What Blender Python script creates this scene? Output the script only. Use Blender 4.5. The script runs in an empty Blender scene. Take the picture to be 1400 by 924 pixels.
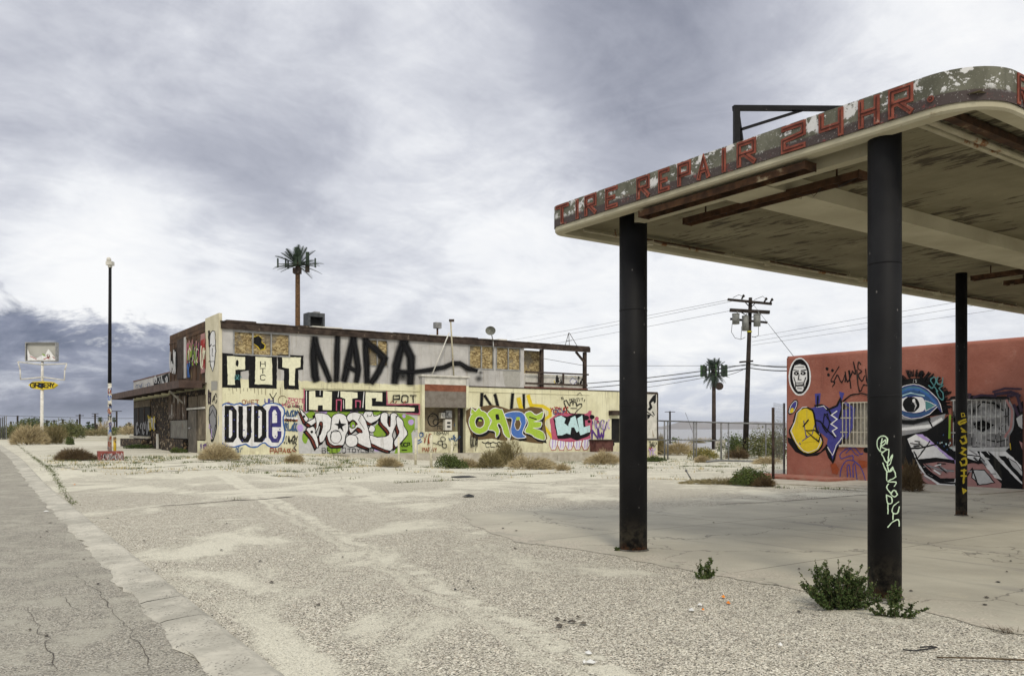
import bpy, bmesh, math, random
from mathutils import Vector, Matrix, noise as mnoise
from mathutils.geometry import tessellate_polygon
C = bpy.context; COL = C.scene.collection
F, CX, HY, HC = 1150.0, 700.0, 586.0, 1.6        # focal length in photo pixels, horizon row, eye height
def clamp(v, a=0.0, b=1.0): return max(a, min(b, v))
def sst(v, a, b):
    t = clamp((v-a)/(b-a)); return t*t*(3-2*t)

# ------------------------------------------------------------------ camera
cam = bpy.data.objects.new('camera', bpy.data.cameras.new('camera')); COL.objects.link(cam)
cam.location = (0, 0, HC); cam.rotation_euler = (math.pi/2, 0, 0)
cam.data.sensor_width = 36; cam.data.lens = F/1400*36
cam.data.shift_y = (HY-462)/1400; cam.data.clip_start = 0.1; cam.data.clip_end = 20000
C.scene.camera = cam

# ------------------------------------------------------------------ node helpers
class S:
    def __init__(s, nt, k): s.nt, s.k = nt, k
    def _m(s, op, *a, cl=False):
        n = s.nt.nodes.new('ShaderNodeMath'); n.operation = op; n.use_clamp = cl
        for i, v in enumerate((s,)+a):
            if isinstance(v, S): s.nt.links.new(v.k, n.inputs[i])
            else: n.inputs[i].default_value = v
        return S(s.nt, n.outputs[0])
    def __add__(s, o): return s._m('ADD', o)
    def __radd__(s, o): return s._m('ADD', o)
    def __sub__(s, o): return s._m('SUBTRACT', o)
    def __rsub__(s, o): return (s*-1.0)._m('ADD', o)
    def __mul__(s, o): return s._m('MULTIPLY', o)
    def __rmul__(s, o): return s._m('MULTIPLY', o)
    def __truediv__(s, o): return s._m('DIVIDE', o)
    def clip(s): return s._m('ADD', 0.0, cl=True)
    def abs(s): return s._m('ABSOLUTE')
    def sq(s): return s._m('MULTIPLY', s)
    def pw(s, e): return s._m('POWER', e)
    def mx(s, o): return s._m('MAXIMUM', o)
    def gt(s, o): return s._m('GREATER_THAN', o)
    def ss(s, a, b):
        n = s.nt.nodes.new('ShaderNodeMapRange'); n.interpolation_type = 'SMOOTHSTEP'
        s.nt.links.new(s.k, n.inputs[0]); n.inputs[1].default_value = a; n.inputs[2].default_value = b
        if a > b:
            n.inputs[1].default_value = b; n.inputs[2].default_value = a; n.inputs[3].default_value = 1; n.inputs[4].default_value = 0
        return S(s.nt, n.outputs[0])
class NT:
    def __init__(s, nt): s.nt = nt
    def new(s, t, **kw):
        n = s.nt.nodes.new(t)
        for k, v in kw.items(): setattr(n, k, v)
        return n
    def link(s, a, b): s.nt.links.new(a.k if isinstance(a, S) else a, b)
    def pos(s): return S(s.nt, s.new('ShaderNodeNewGeometry').outputs['Position'])
    def obj(s): return S(s.nt, s.new('ShaderNodeTexCoord').outputs['Object'])
    def sep(s, v):
        n = s.new('ShaderNodeSeparateXYZ'); s.link(v, n.inputs[0]); return [S(s.nt, o) for o in n.outputs]
    def comb(s, x, y, z):
        n = s.new('ShaderNodeCombineXYZ')
        for i, v in enumerate((x, y, z)):
            if isinstance(v, S): s.link(v, n.inputs[i])
            else: n.inputs[i].default_value = v
        return S(s.nt, n.outputs[0])
    def scl(s, v, sc):
        n = s.new('ShaderNodeVectorMath', operation='MULTIPLY'); s.link(v, n.inputs[0]); n.inputs[1].default_value = sc if hasattr(sc, '__len__') else (sc,)*3
        return S(s.nt, n.outputs[0])
    def vadd(s, v, w):
        n = s.new('ShaderNodeVectorMath', operation='ADD'); s.link(v, n.inputs[0])
        if isinstance(w, S): s.link(w, n.inputs[1])
        else: n.inputs[1].default_value = w
        return S(s.nt, n.outputs[0])
    def dot(s, v, w):
        n = s.new('ShaderNodeVectorMath', operation='DOT_PRODUCT'); s.link(v, n.inputs[0]); n.inputs[1].default_value = w
        return S(s.nt, n.outputs[1])
    def noise(s, v, sc, det=3, rough=.55, dist=0.0, col=False):
        n = s.new('ShaderNodeTexNoise'); s.link(v, n.inputs['Vector'])
        n.inputs['Scale'].default_value = sc; n.inputs['Detail'].default_value = det
        n.inputs['Roughness'].default_value = rough; n.inputs['Distortion'].default_value = dist
        return S(s.nt, n.outputs['Color' if col else 'Fac'])
    def vor(s, v, sc, out='Distance', feat='F1'):
        n = s.new('ShaderNodeTexVoronoi', feature=feat); s.link(v, n.inputs['Vector']); n.inputs['Scale'].default_value = sc
        return S(s.nt, n.outputs[out])
    def mix(s, f, a, b):
        n = s.new('ShaderNodeMix', data_type='RGBA'); n.clamp_factor = True
        if isinstance(f, S): s.link(f, n.inputs[0])
        else: n.inputs[0].default_value = f
        for v, i in ((a, 6), (b, 7)):
            if isinstance(v, S): s.link(v, n.inputs[i])
            else: n.inputs[i].default_value = (*v[:3], 1)
        return S(s.nt, n.outputs[2])
    def ramp(s, f, stops):
        n = s.new('ShaderNodeValToRGB'); s.link(f, n.inputs[0]); e = n.color_ramp.elements
        while len(e) < len(stops): e.new(0.5)
        for i, (p, c) in enumerate(stops): e[i].position = p; e[i].color = (*c[:3], 1)
        return S(s.nt, n.outputs[0])
def material(name, fn, rough=.9, metal=0.0, spec=.3):
    m = bpy.data.materials.new(name); m.use_nodes = True; nt = m.node_tree
    b = nt.nodes['Principled BSDF']; b.inputs['Roughness'].default_value = rough; b.inputs['Metallic'].default_value = metal
    b.inputs['Specular IOR Level'].default_value = spec
    t = NT(nt); r = fn(t)
    if not isinstance(r, dict): r = {'c': r}
    t.link(r['c'], b.inputs['Base Color'])
    if 'r' in r: t.link(r['r'], b.inputs['Roughness'])
    if 'h' in r:
        bu = t.new('ShaderNodeBump'); bu.inputs['Strength'].default_value = r.get('bs', .5); bu.inputs['Distance'].default_value = r.get('bd', .02)
        t.link(r['h'], bu.inputs['Height']); nt.links.new(bu.outputs[0], b.inputs['Normal'])
    if 'a' in r: t.link(r['a'], b.inputs['Alpha'])
    return m
def weathered(name, c1, c2, sc=3.0, rough=.85, metal=0.0, bump=.3, c3=None, c3t=(.62, .68), c3s=1.3, local=False, streak=False, bd=.01, spec=.3):
    def fn(t):
        v = t.obj() if local else t.pos()
        n = t.noise(v, sc, 5, .6)
        c = t.mix(n.ss(.35, .65), c1, c2)
        if c3:
            w = t.scl(v, (1, 1, .25) if streak else 1.0)
            c = t.mix(t.noise(w, c3s, 6, .65).ss(*c3t), c, c3)
        f = t.noise(v, sc*14, 3, .6)
        c = t.mix((f-.5).abs()*.5, c, tuple(x*.5 for x in c1))
        return {'c': c, 'h': f, 'bs': bump, 'bd': bd}
    return material(name, fn, rough, metal, spec)

# ------------------------------------------------------------------ world: real sky texture under an overcast of procedural clouds
def pdir(px, py): return Vector(((px-CX)/F, 1, (HY-py)/F)).normalized()
SUN_EL, SUN_AZ = 44.0, 172.0      # azimuth clockwise from +Y: veiled sun high behind the camera
sc = C.scene
w = bpy.data.worlds.new('World'); sc.world = w; w.use_nodes = True
t = NT(w.node_tree); bg = w.node_tree.nodes['Background']
sky = t.new('ShaderNodeTexSky', sky_type='NISHITA'); sky.sun_disc = False
sky.sun_elevation = math.radians(SUN_EL); sky.sun_rotation = math.radians(SUN_AZ)
D = S(w.node_tree, t.new('ShaderNodeTexCoord').outputs['Generated'])
dx, dy, dz = t.sep(D)
zz = dz.mx(0.0) + .22
cl = t.comb(dx/zz, dy/zz, 0.0)
cl = t.scl(cl, (.8, 1.0, 1))
nA = t.noise(cl, 1.1, 7, .55, .6)
nB = t.noise(t.comb(dx/zz*.8+dy/zz*.5, dy/zz*.6-dx/zz*.4, 3.0), 3.2, 8, .62, .8)
nF = t.noise(t.comb(dx/zz*.9+dy/zz*.6, (dy/zz-dx/zz)*1.1, 6.0), 4.2, 10, .68, .3)
def blob(px, py, r, wt):
    return (t.dot(D, pdir(px, py))).ss(math.cos(r*1.25/F), math.cos(r*.15/F))*wt
dark = (nA-.5)*.8 + (nB-.5)*.9 + (nF-.5)*.65 + .225
for b in ((120, 250, 420, .36), (430, 300, 260, .14), (0, 0, 380, .08), (830, 90, 230, .46), (1010, 90, 220, .40), (700, 0, 260, .16), (560, 330, 300, .14), (1250, 180, 260, .05),
          (640, 190, 170, -.26), (560, 90, 190, -.18), (1150, 60, 150, -.14), (210, 405, 150, -.50), (420, 400, 150, -.22), (90, 375, 120, -.35), (900, 400, 300, -.12), (1330, 70, 140, -.10), (700, 440, 200, -.08), (300, 20, 150, -.08)):
    dark = dark + blob(*b)
hi = t.ramp((dark*.72+.04).clip(), [(0, (1.0, 1.0, 1.0)), (.20, (.90, .91, .935)), (.38, (.70, .715, .77)), (.60, (.49, .505, .575)), (.80, (.38, .395, .465)), (1, (.27, .285, .35))])
# low storm bank towards the left horizon
azm = dx/dy.mx(.05); elv = dz/dy.mx(.05)
nS = t.noise(t.comb(azm*1.0, elv*2.2, 1.0), 7.0, 8, .62, .4)
top = .150 - (azm+.61).mx(0.0)*.13 + (nS-.5)*.20
stm = (top - elv).ss(-.006, .022)*azm.ss(-.22, -.36)*dy.ss(0.0, .3)
nS2 = t.noise(t.comb(azm*1.0, elv*3.0, 7.0), 6.0, 7, .6, .3)
stc = t.ramp((nS2 + (elv-.07).abs()*1.2).clip(), [(.36, (.10, .12, .19)), (.48, (.15, .17, .25)), (.58, (.27, .29, .385)), (.70, (.66, .68, .74))])
stc = t.mix(elv.ss(.03, .0), stc, (.30, .325, .43))
c = t.mix(stm, hi, stc)
# pale blue haze and small puffs at the right horizon
puff = t.noise(t.comb(azm, elv*3.0, 2.0), 12.0, 7, .6, .3)
lowr = elv.ss(.14, .02)*azm.ss(.05, .16)*dy.ss(0.0, .3)
c = t.mix(lowr*puff.ss(.62, .38)*.75, c, (.50, .545, .67))
c = t.mix(elv.ss(.03, .0)*(1-stm)*.5, c, (.58, .61, .70))
c = t.mix(dz.ss(0.0, -.05), c, (.30, .28, .25))
skyv = t.scl(S(w.node_tree, sky.outputs[0]), .08)
c = t.mix(.93, skyv, c)
t.link(c, bg.inputs['Color']); bg.inputs['Strength'].default_value = 1.0
sd = bpy.data.lights.new('sun', 'SUN'); sd.energy = 1.9; sd.angle = math.radians(14); sd.color = (1, .92, .77)
sun = bpy.data.objects.new('sun', sd); COL.objects.link(sun)
a, e = math.radians(SUN_AZ), math.radians(SUN_EL)
sun.rotation_euler = Vector((math.sin(a)*math.cos(e), math.cos(a)*math.cos(e), math.sin(e))).to_track_quat('Z', 'Y').to_euler()
vs = sc.view_settings; vs.view_transform = 'Standard'; vs.look = 'None'; vs.gamma = 1; vs.exposure = 0.05; vs.use_curve_mapping = False
sc.render.engine = 'CYCLES'; sc.cycles.transparent_max_bounces = 24

# ------------------------------------------------------------------ geometry helpers
def G(x, y):                     # height of the ground
    z = .30*sst(-x, 0, 15)*sst(y, 20, 40) - .37*sst(x, -12, 2)*sst(y, 30, 50)
    z -= 2.1*sst(y, 66, 170)*sst(x, -70, -5)
    return z
def W(px, py, Y): return Vector(((px-CX)/F*Y, Y, HC+(HY-py)/F*Y))
def gp(px, py):                  # where the view ray through a photo pixel meets the ground
    Y = HC*F/(py-HY)
    for _ in range(30): Y = .5*Y + .5*(HC-G((px-CX)/F*Y, Y))*F/(py-HY)
    return Vector(((px-CX)/F*Y, Y, G((px-CX)/F*Y, Y)))
class Plane:                     # vertical wall through o running along r; at() gives the wall point seen at a photo pixel
    def __init__(s, o, r):
        s.o = Vector((o[0], o[1], 0)); s.r = Vector((r[0], r[1], 0)).normalized()
        n = Vector((s.r.y, -s.r.x, 0)); s.n = n if n.dot(s.o) < 0 else -n      # towards the camera
    def t(s, px):
        k = (px-CX)/F; return (k*s.o.y - s.o.x)/(s.r.x - k*s.r.y)
    def at(s, px, py, off=0.0):
        t_ = s.t(px); p = s.o + s.r*t_; z = HC+(HY-py)/F*p.y
        return Vector((p.x, p.y, z)) + s.n*off
    def z(s, px, py): return s.at(px, py).z
    def p(s, t_, z, w_=0.0): return s.o + s.r*t_ - s.n*w_ + Vector((0, 0, z))
class MB:
    def __init__(s): s.v, s.f, s.m, s.a, s.sm = [], [], [], [], []
    def face(s, pts, m=0, a=None, smooth=False):
        i = len(s.v); s.v += [Vector(p) for p in pts]; s.f.append(tuple(range(i, i+len(pts)))); s.m.append(m); s.sm.append(smooth)
        s.a += list(a) if a else [1.0]*len(pts)
    def hexa(s, o, x, y, z, m=0):
        o, x, y, z = Vector(o), Vector(x), Vector(y), Vector(z)
        c = [o, o+x, o+x+y, o+y, o+z, o+x+z, o+x+y+z, o+y+z]
        i = len(s.v); s.v += c; s.a += [1.0]*8
        for q in ((0, 3, 2, 1), (4, 5, 6, 7), (0, 1, 5, 4), (1, 2, 6, 5), (2, 3, 7, 6), (3, 0, 4, 7)):
            s.f.append(tuple(i+k for k in q)); s.m.append(m); s.sm.append(False)
        return s
    def box(s, a, b, m=0):
        return s.hexa(a, (b[0]-a[0], 0, 0), (0, b[1]-a[1], 0), (0, 0, b[2]-a[2]), m)
    def cbox(s, c, dx, dy, dz, m=0, rz=0.0):      # centred in plan, c at the bottom
        c = Vector(c); X = Vector((math.cos(rz), math.sin(rz), 0))*dx; Y = Vector((-math.sin(rz), math.cos(rz), 0))*dy
        return s.hexa(c-X/2-Y/2, X, Y, (0, 0, dz), m)
    def tube(s, pts, r, n=8, m=0, r2=None, cap=True):
        pts = [Vector(p) for p in pts]; L = len(pts); i0 = len(s.v); up = None
        for k, p in enumerate(pts):
            d = (pts[min(k+1, L-1)]-pts[max(k-1, 0)]).normalized()
            if up is None:
                up = d.orthogonal().normalized()
            up = (up-d*up.dot(d)).normalized(); q = d.cross(up)
            rr = r if r2 is None else r+(r2-r)*k/(L-1)
            if hasattr(r, '__len__'): rr = r[k]
            for j in range(n):
                an = 2*math.pi*j/n; s.v.append(p+(up*math.cos(an)+q*math.sin(an))*rr); s.a.append(1.0)
        for k in range(L-1):
            for j in range(n):
                a_, b_ = i0+k*n+j, i0+k*n+(j+1) % n
                s.f.append((a_, b_, b_+n, a_+n)); s.m.append(m); s.sm.append(n > 5)
        if cap:
            s.f.append(tuple(i0+j for j in reversed(range(n)))); s.m.append(m); s.sm.append(False)
            s.f.append(tuple(i0+(L-1)*n+j for j in range(n))); s.m.append(m); s.sm.append(False)
        return s
    def bar(s, a, b, wd, ht, m=0):
        a, b = Vector(a), Vector(b); d = (b-a); side = d.cross(Vector((0, 0, 1)))
        side = side.normalized() if side.length > 1e-5 else Vector((1, 0, 0)); up = side.cross(d).normalized()
        return s.hexa(a-side*wd/2-up*ht/2, d, side*wd, up*ht, m)
    def prism(s, pts, h, m=0):    # outline in plan (list of vectors) extruded by vector h
        h = Vector(h); n = len(pts); pts = [Vector(p) for p in pts]
        s.face(pts, m); s.face([p+h for p in reversed(pts)], m)
        for i in range(n): s.face([pts[i], pts[i]+h, pts[(i+1) % n]+h, pts[(i+1) % n]], m)
        return s
    def sphere(s, c, rx, ry, rz, m=0, n=10, k=6):
        c = Vector(c); i0 = len(s.v)
        for a_ in range(k+1):
            ph = math.pi*a_/k
            for b_ in range(n):
                th = 2*math.pi*b_/n
                s.v.append(c+Vector((rx*math.sin(ph)*math.cos(th), ry*math.sin(ph)*math.sin(th), rz*math.cos(ph)))); s.a.append(1.0)
        for a_ in range(k):
            for b_ in range(n):
                q = i0+a_*n+b_; q2 = i0+a_*n+(b_+1) % n
                s.f.append((q, q+n, q2+n, q2)); s.m.append(m); s.sm.append(True)
        return s
    def build(s, name, mats, parent=None, base=None):
        if not isinstance(mats, (list, tuple)): mats = [mats]
        me = bpy.data.meshes.new(name)
        b = WL[parent.name] if parent else Vector(base or (0, 0, 0))
        me.from_pydata([tuple(p-b) for p in s.v], [], s.f)
        for mm in mats: me.materials.append(mm)
        me.polygons.foreach_set('material_index', s.m); me.polygons.foreach_set('use_smooth', s.sm)
        if any(x != 1.0 for x in s.a):
            at = me.attributes.new('soft', 'FLOAT', 'POINT'); at.data.foreach_set('value', s.a)
        me.update()
        o = bpy.data.objects.new(name, me); COL.objects.link(o)
        if parent: o.parent = parent
        else: o.location = b
        WL[o.name] = Vector(b)
        return o
WL = {}
def thing(name, label, cat, loc, group=None):
    o = bpy.data.objects.new(name, None); COL.objects.link(o); o.location = loc; o.empty_display_size = .3
    o['label'] = label; o['category'] = cat
    if group: o['group'] = group
    WL[o.name] = Vector(loc); return o
def tag(o, label, cat, group=None):
    o['label'] = label; o['category'] = cat
    if group: o['group'] = group
    return o
def kind(o, k): o['kind'] = k; return o
def copy_tree(o, loc, rz=0, scale=1, label=None):
    r = o.copy(); COL.objects.link(r); r.location = loc; r.rotation_euler = (0, 0, rz)
    r.scale = scale if hasattr(scale, '__len__') else (scale,)*3
    if label: r['label'] = label
    for ch in list(o.children):
        k = ch.copy(); COL.objects.link(k); k.parent = r
        for g in list(ch.children):
            q = g.copy(); COL.objects.link(q); q.parent = k
    return r
def smooth(pts, closed=True, k=4):      # Catmull-Rom through the given points
    pts = [Vector((p[0], p[1])) for p in pts]; n = len(pts); out = []
    for i in range(n if closed else n-1):
        g_ = (lambda j: pts[j % n]) if closed else (lambda j: pts[min(max(j, 0), n-1)])
        a_, b_, c_, d_ = g_(i-1), g_(i), g_(i+1), g_(i+2)
        for q in range(k):
            u = q/k; out.append(.5*((2*b_)+(c_-a_)*u+(2*a_-5*b_+4*c_-d_)*u*u+(3*b_-a_-3*c_+d_)*u**3))
    if not closed: out.append(pts[-1])
    return [(p.x, p.y) for p in out]
def arc(c, rx, ry, a0, a1, n=10):
    return [(c[0]+rx*math.cos(math.radians(a0+(a1-a0)*i/n)), c[1]+ry*math.sin(math.radians(a0+(a1-a0)*i/n))) for i in range(n+1)]

# ------------------------------------------------------------------ paint on walls (graffiti, lettering)
PM = {}
def paint(name, col, soft=False):
    key = name+('_soft' if soft else '')
    if key not in PM:
        def fn(t):
            v = t.pos(); n = t.noise(v, 7, 4, .6); g = t.noise(v, 60, 2, .6)
            c = t.mix(n.ss(.3, .7), tuple(x*.86 for x in col), col)
            c = t.mix(g.ss(.62, .8)*(.35 if max(col) > .1 else .08), c, (.45, .42, .34))
            if not soft:
                st_ = t.noise(t.scl(v, (3, 3, .25)), 1.7, 5, .65); c = t.mix(st_.ss(.55, .72)*(.4 if max(col) > .1 else .12), c, (.20, .18, .13))
                r = {'c': c, 'a': t.noise(v, 5.5, 7, .72).ss(.69, .665), 'h': g, 'bs': .3, 'bd': .02}
            else: r = {'c': c}
            if soft:
                at = t.new('ShaderNodeAttribute'); at.attribute_name = 'soft'
                a_ = S(t.nt, at.outputs['Fac'])
                sp = t.noise(v, 46, 3, .8)
                r['a'] = (a_*1.25 + (sp-.5)*.9*(1-(a_*1.2).clip()*.6) - .18).ss(0.0, .75)
            return r
        PM[key] = material('paint_'+key, fn, .8, 0, .1)
    return PM[key]
COLS = dict(black=(.010, .010, .011), white=(.72, .72, .72), cream=(.74, .73, .54), navy=(.045, .04, .17), blue=(.05, .13, .36), lime=(.36, .52, .06),
            green=(.22, .36, .04), brown=(.13, .085, .04), cobalt=(.07, .16, .46), pale=(.50, .70, .72), red=(.36, .04, .035), darkred=(.14, .03, .02), pink=(.45, .10, .17),
            lilac=(.46, .34, .66), yellow=(.68, .52, .03), purple=(.10, .04, .22), grey=(.26, .26, .27), lightgrey=(.50, .50, .50), rose=(.36, .19, .18), teal=(.08, .22, .23), gold=(.55, .42, .04),
            mint=(.52, .66, .48), ink=(.06, .06, .25), rust=(.28, .07, .03), plum=(.045, .03, .05), mid=(.04, .09, .20), patch=(.36, .35, .32))
FONT = {'A': [[(0, 0), (2, 6), (4, 0)], [(.8, 2), (3.2, 2)]], 'B': [[(0, 0), (0, 6), (3, 6), (3.6, 4.6), (3, 3.2), (0, 3.2)], [(3, 3.2), (4, 1.8), (3.4, 0), (0, 0)]],
        'C': [[(4, 5), (3, 6), (1, 6), (0, 5), (0, 1), (1, 0), (3, 0), (4, 1)]], 'D': [[(0, 0), (0, 6), (2.6, 6), (4, 4.6), (4, 1.4), (2.6, 0), (0, 0)]],
        'E': [[(4, 6), (0, 6), (0, 0), (4, 0)], [(0, 3), (3, 3)]], 'F': [[(4, 6), (0, 6), (0, 0)], [(0, 3), (3, 3)]], 'G': [[(4, 5), (3, 6), (1, 6), (0, 5), (0, 1), (1, 0), (3, 0), (4, 1), (4, 3), (2.4, 3)]],
        'H': [[(0, 0), (0, 6)], [(4, 0), (4, 6)], [(0, 3), (4, 3)]], 'I': [[(2, 0), (2, 6)]], 'K': [[(0, 0), (0, 6)], [(4, 6), (0, 2.6), (4, 0)]], 'L': [[(0, 6), (0, 0), (4, 0)]],
        'M': [[(0, 0), (0, 6), (2, 2.6), (4, 6), (4, 0)]], 'N': [[(0, 0), (0, 6), (4, 0), (4, 6)]], 'O': [[(1, 0), (0, 1), (0, 5), (1, 6), (3, 6), (4, 5), (4, 1), (3, 0), (1, 0)]],
        'P': [[(0, 0), (0, 6), (4, 6), (4, 2.8), (0, 2.8)]], 'R': [[(0, 0), (0, 6), (4, 6), (4, 2.8), (0, 2.8)], [(1.6, 2.8), (4, 0)]], 'S': [[(4, 5), (3, 6), (1, 6), (0, 5), (.6, 3.4), (3.4, 2.6), (4, 1), (3, 0), (1, 0), (0, 1)]],
        'T': [[(0, 6), (4, 6)], [(2, 6), (2, 0)]], 'U': [[(0, 6), (0, 1), (1, 0), (3, 0), (4, 1), (4, 6)]], 'V': [[(0, 6), (2, 0), (4, 6)]], 'W': [[(0, 6), (1, 0), (2, 4), (3, 0), (4, 6)]],
        'Y': [[(0, 6), (2, 3), (4, 6)], [(2, 3), (2, 0)]], 'Z': [[(0, 6), (4, 6), (0, 0), (4, 0)]], '2': [[(0, 6), (4, 6), (4, 3.3), (0, 2.7), (0, 0), (4, 0)]], '4': [[(0, 6), (0, 2.4), (4, 2.4)], [(4, 6), (4, 0)]], '.': [[(1.5, 0), (2.5, 0)]], ' ': []}
class Paint:
    def __init__(s, mapper, step=.0006, start=.004, sub=0):
        s.sub = sub; m0 = mapper
        mapper = lambda x, y, o: m0(x+mnoise.noise(Vector((x*.22, y*.22, 1)))*.75+mnoise.noise(Vector((x*.9, y*.9, 5)))*.3, y+mnoise.noise(Vector((x*.22, y*.22, 9)))*.75+mnoise.noise(Vector((x*.9, y*.9, 7)))*.3, o)
        s.mp, s.mb, s.mats, s.ix, s.off, s.step = mapper, MB(), [], {}, start, step
    def mi(s, col, soft=False):
        k = (col, soft)
        if k not in s.ix: s.ix[k] = len(s.mats); s.mats.append(paint(col, COLS[col], soft))
        return s.ix[k]
    def nxt(s): s.off += s.step; return s.off
    def poly(s, pts, col, outline=None, ow=1.0, jit=0.0):
        if jit: pts = [(x+random.uniform(-jit, jit), y+random.uniform(-jit, jit)) for x, y in pts]
        if len(pts) < 12:
            q = []
            for (x0, y0), (x1, y1) in zip(pts, list(pts[1:])+[pts[0]]):
                k = max(1, int(math.hypot(x1-x0, y1-y0)/4)); q += [(x0+(x1-x0)*i/k, y0+(y1-y0)*i/k) for i in range(k)]
            pts = q
        o = s.nxt(); m = s.mi(col); P = [s.mp(x, y, o) for x, y in pts]
        for tri in tessellate_polygon([[Vector((x, y, 0)) for x, y in pts]]): s.mb.face([P[i] for i in tri], m)
        if outline: s.line(list(pts)+[pts[0]], ow, outline)
        return s
    def ell(s, c, rx, ry, col, outline=None, ow=1.0, rot=0.0, n=16):
        a = math.radians(rot)
        return s.poly([(c[0]+rx*math.cos(q)*math.cos(a)-ry*math.sin(q)*math.sin(a), c[1]+rx*math.cos(q)*math.sin(a)+ry*math.sin(q)*math.cos(a)) for q in [2*math.pi*i/n for i in range(n)]], col, outline, ow)
    def line(s, pts, wd, col, soft=False, wob=0.0):
        pts = [Vector((p[0], p[1])) for p in pts]
        if len(pts) < 2: return s
        if wob:
            q = []
            for a_, b_ in zip(pts, pts[1:]):
                k = max(1, int((b_-a_).length/3)); q += [a_.lerp(b_, i/k)+Vector((random.uniform(-wob, wob), random.uniform(-wob, wob))) for i in range(k)]
            pts = q+[pts[-1]]
        closed = (pts[0]-pts[-1]).length < .01 and len(pts) > 3
        if not s.sub and not soft and len(pts) < 7 and wd > .95 and sum((b_-a_).length for a_, b_ in zip(pts, pts[1:])) > 12:
            q = []
            for a_, b_ in zip(pts, pts[1:]):
                k = max(1, int((b_-a_).length/4)); q += [a_.lerp(b_, i/k) for i in range(k)]
            pts = q+[pts[-1]]
        if s.sub:
            q = []
            for a_, b_ in zip(pts, pts[1:]):
                k = max(1, int((b_-a_).length/s.sub)); q += [a_.lerp(b_, i/k) for i in range(k)]
            pts = q+[pts[-1]]
        o = s.nxt(); m = s.mi(col, soft); L = len(pts); off = []
        for k in range(L):
            if closed and k in (0, L-1): a_, b_, c_ = pts[-2], pts[0], pts[1]
            else: a_, b_, c_ = pts[max(k-1, 0)], pts[k], pts[min(k+1, L-1)]
            d1, d2 = (b_-a_), (c_-b_)
            d1 = d1.normalized() if d1.length > 1e-6 else d2.normalized(); d2 = d2.normalized() if d2.length > 1e-6 else d1
            n1, n2 = Vector((-d1.y, d1.x)), Vector((-d2.y, d2.x)); nn = n1+n2
            nn = n1 if nn.length < .3 else nn.normalized(); off.append(nn*(wd/2)/max(.55, nn.dot(n1)))
        if not closed:
            e = wd*.32 if not soft else 0
            pts[0] = pts[0]-(pts[1]-pts[0]).normalized()*e; pts[-1] = pts[-1]+(pts[-1]-pts[-2]).normalized()*e
        for k in range(L-1):
            A, B, C_, D_ = pts[k]+off[k], pts[k]-off[k], pts[k+1]-off[k+1], pts[k+1]+off[k+1]
            if soft:
                M1, M2 = pts[k], pts[k+1]
                f = [s.mp(p.x, p.y, o) for p in (A, M1, B, C_, M2, D_)]
                e0 = 0.8 if (k == 0) else 1; e1 = .8 if k == L-2 else 1
                s.mb.face([f[0], f[1], f[4], f[5]], m, [0, e0, e1, 0]); s.mb.face([f[1], f[2], f[3], f[4]], m, [e0, 0, 0, e1])
            else: s.mb.face([s.mp(p.x, p.y, o) for p in (A, B, C_, D_)], m)
        return s
    def spray(s, c, rx, ry, col, n=14, rot=0):
        o = s.nxt(); m = s.mi(col, True); a = math.radians(rot); cc = s.mp(c[0], c[1], o)
        R = [s.mp(c[0]+rx*math.cos(q)*math.cos(a)-ry*math.sin(q)*math.sin(a), c[1]+rx*math.cos(q)*math.sin(a)+ry*math.sin(q)*math.cos(a), o) for q in [2*math.pi*i/n for i in range(n)]]
        for i in range(n): s.mb.face([cc, R[i], R[(i+1) % n]], m, [.62, 0, 0])
        return s
    def text(s, st, x, y, w_, h, col, lw, gap=.35, slant=0, wob=0.0, rise=0.0):   # x,y = lower left, w_ = width of one letter
        for i, ch in enumerate(st):
            for pl in FONT.get(ch, []):
                s.line([(x+i*w_*(1+gap)+u/4*w_+slant*v/6*h, y-v/6*h-rise*i) for u, v in pl], lw, col, wob=wob)
        return s
    def scrib(s, x0, y0, x1, y1, col, n, lw, seed):
        r = random.Random(seed); x = x0; st = (x1-x0)/n
        for i in range(n):
            pts = [(x+r.uniform(0, st*1.1), r.uniform(y0, y1)) for _ in range(r.randint(3, 5))]
            if r.random() < .4: pts = [(p[0], p[1]) for p in arc((x+st/2, (y0+y1)/2+r.uniform(-1, 1)), st*.45, (y1-y0)*.42, r.uniform(0, 90), r.uniform(250, 420), 7)]
            s.line(pts, lw, col); x += st
        return s
    def done(s, name, parent, label=None):
        o = s.mb.build(name, s.mats, parent)
        if label: o['label'] = label
        return o
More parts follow.
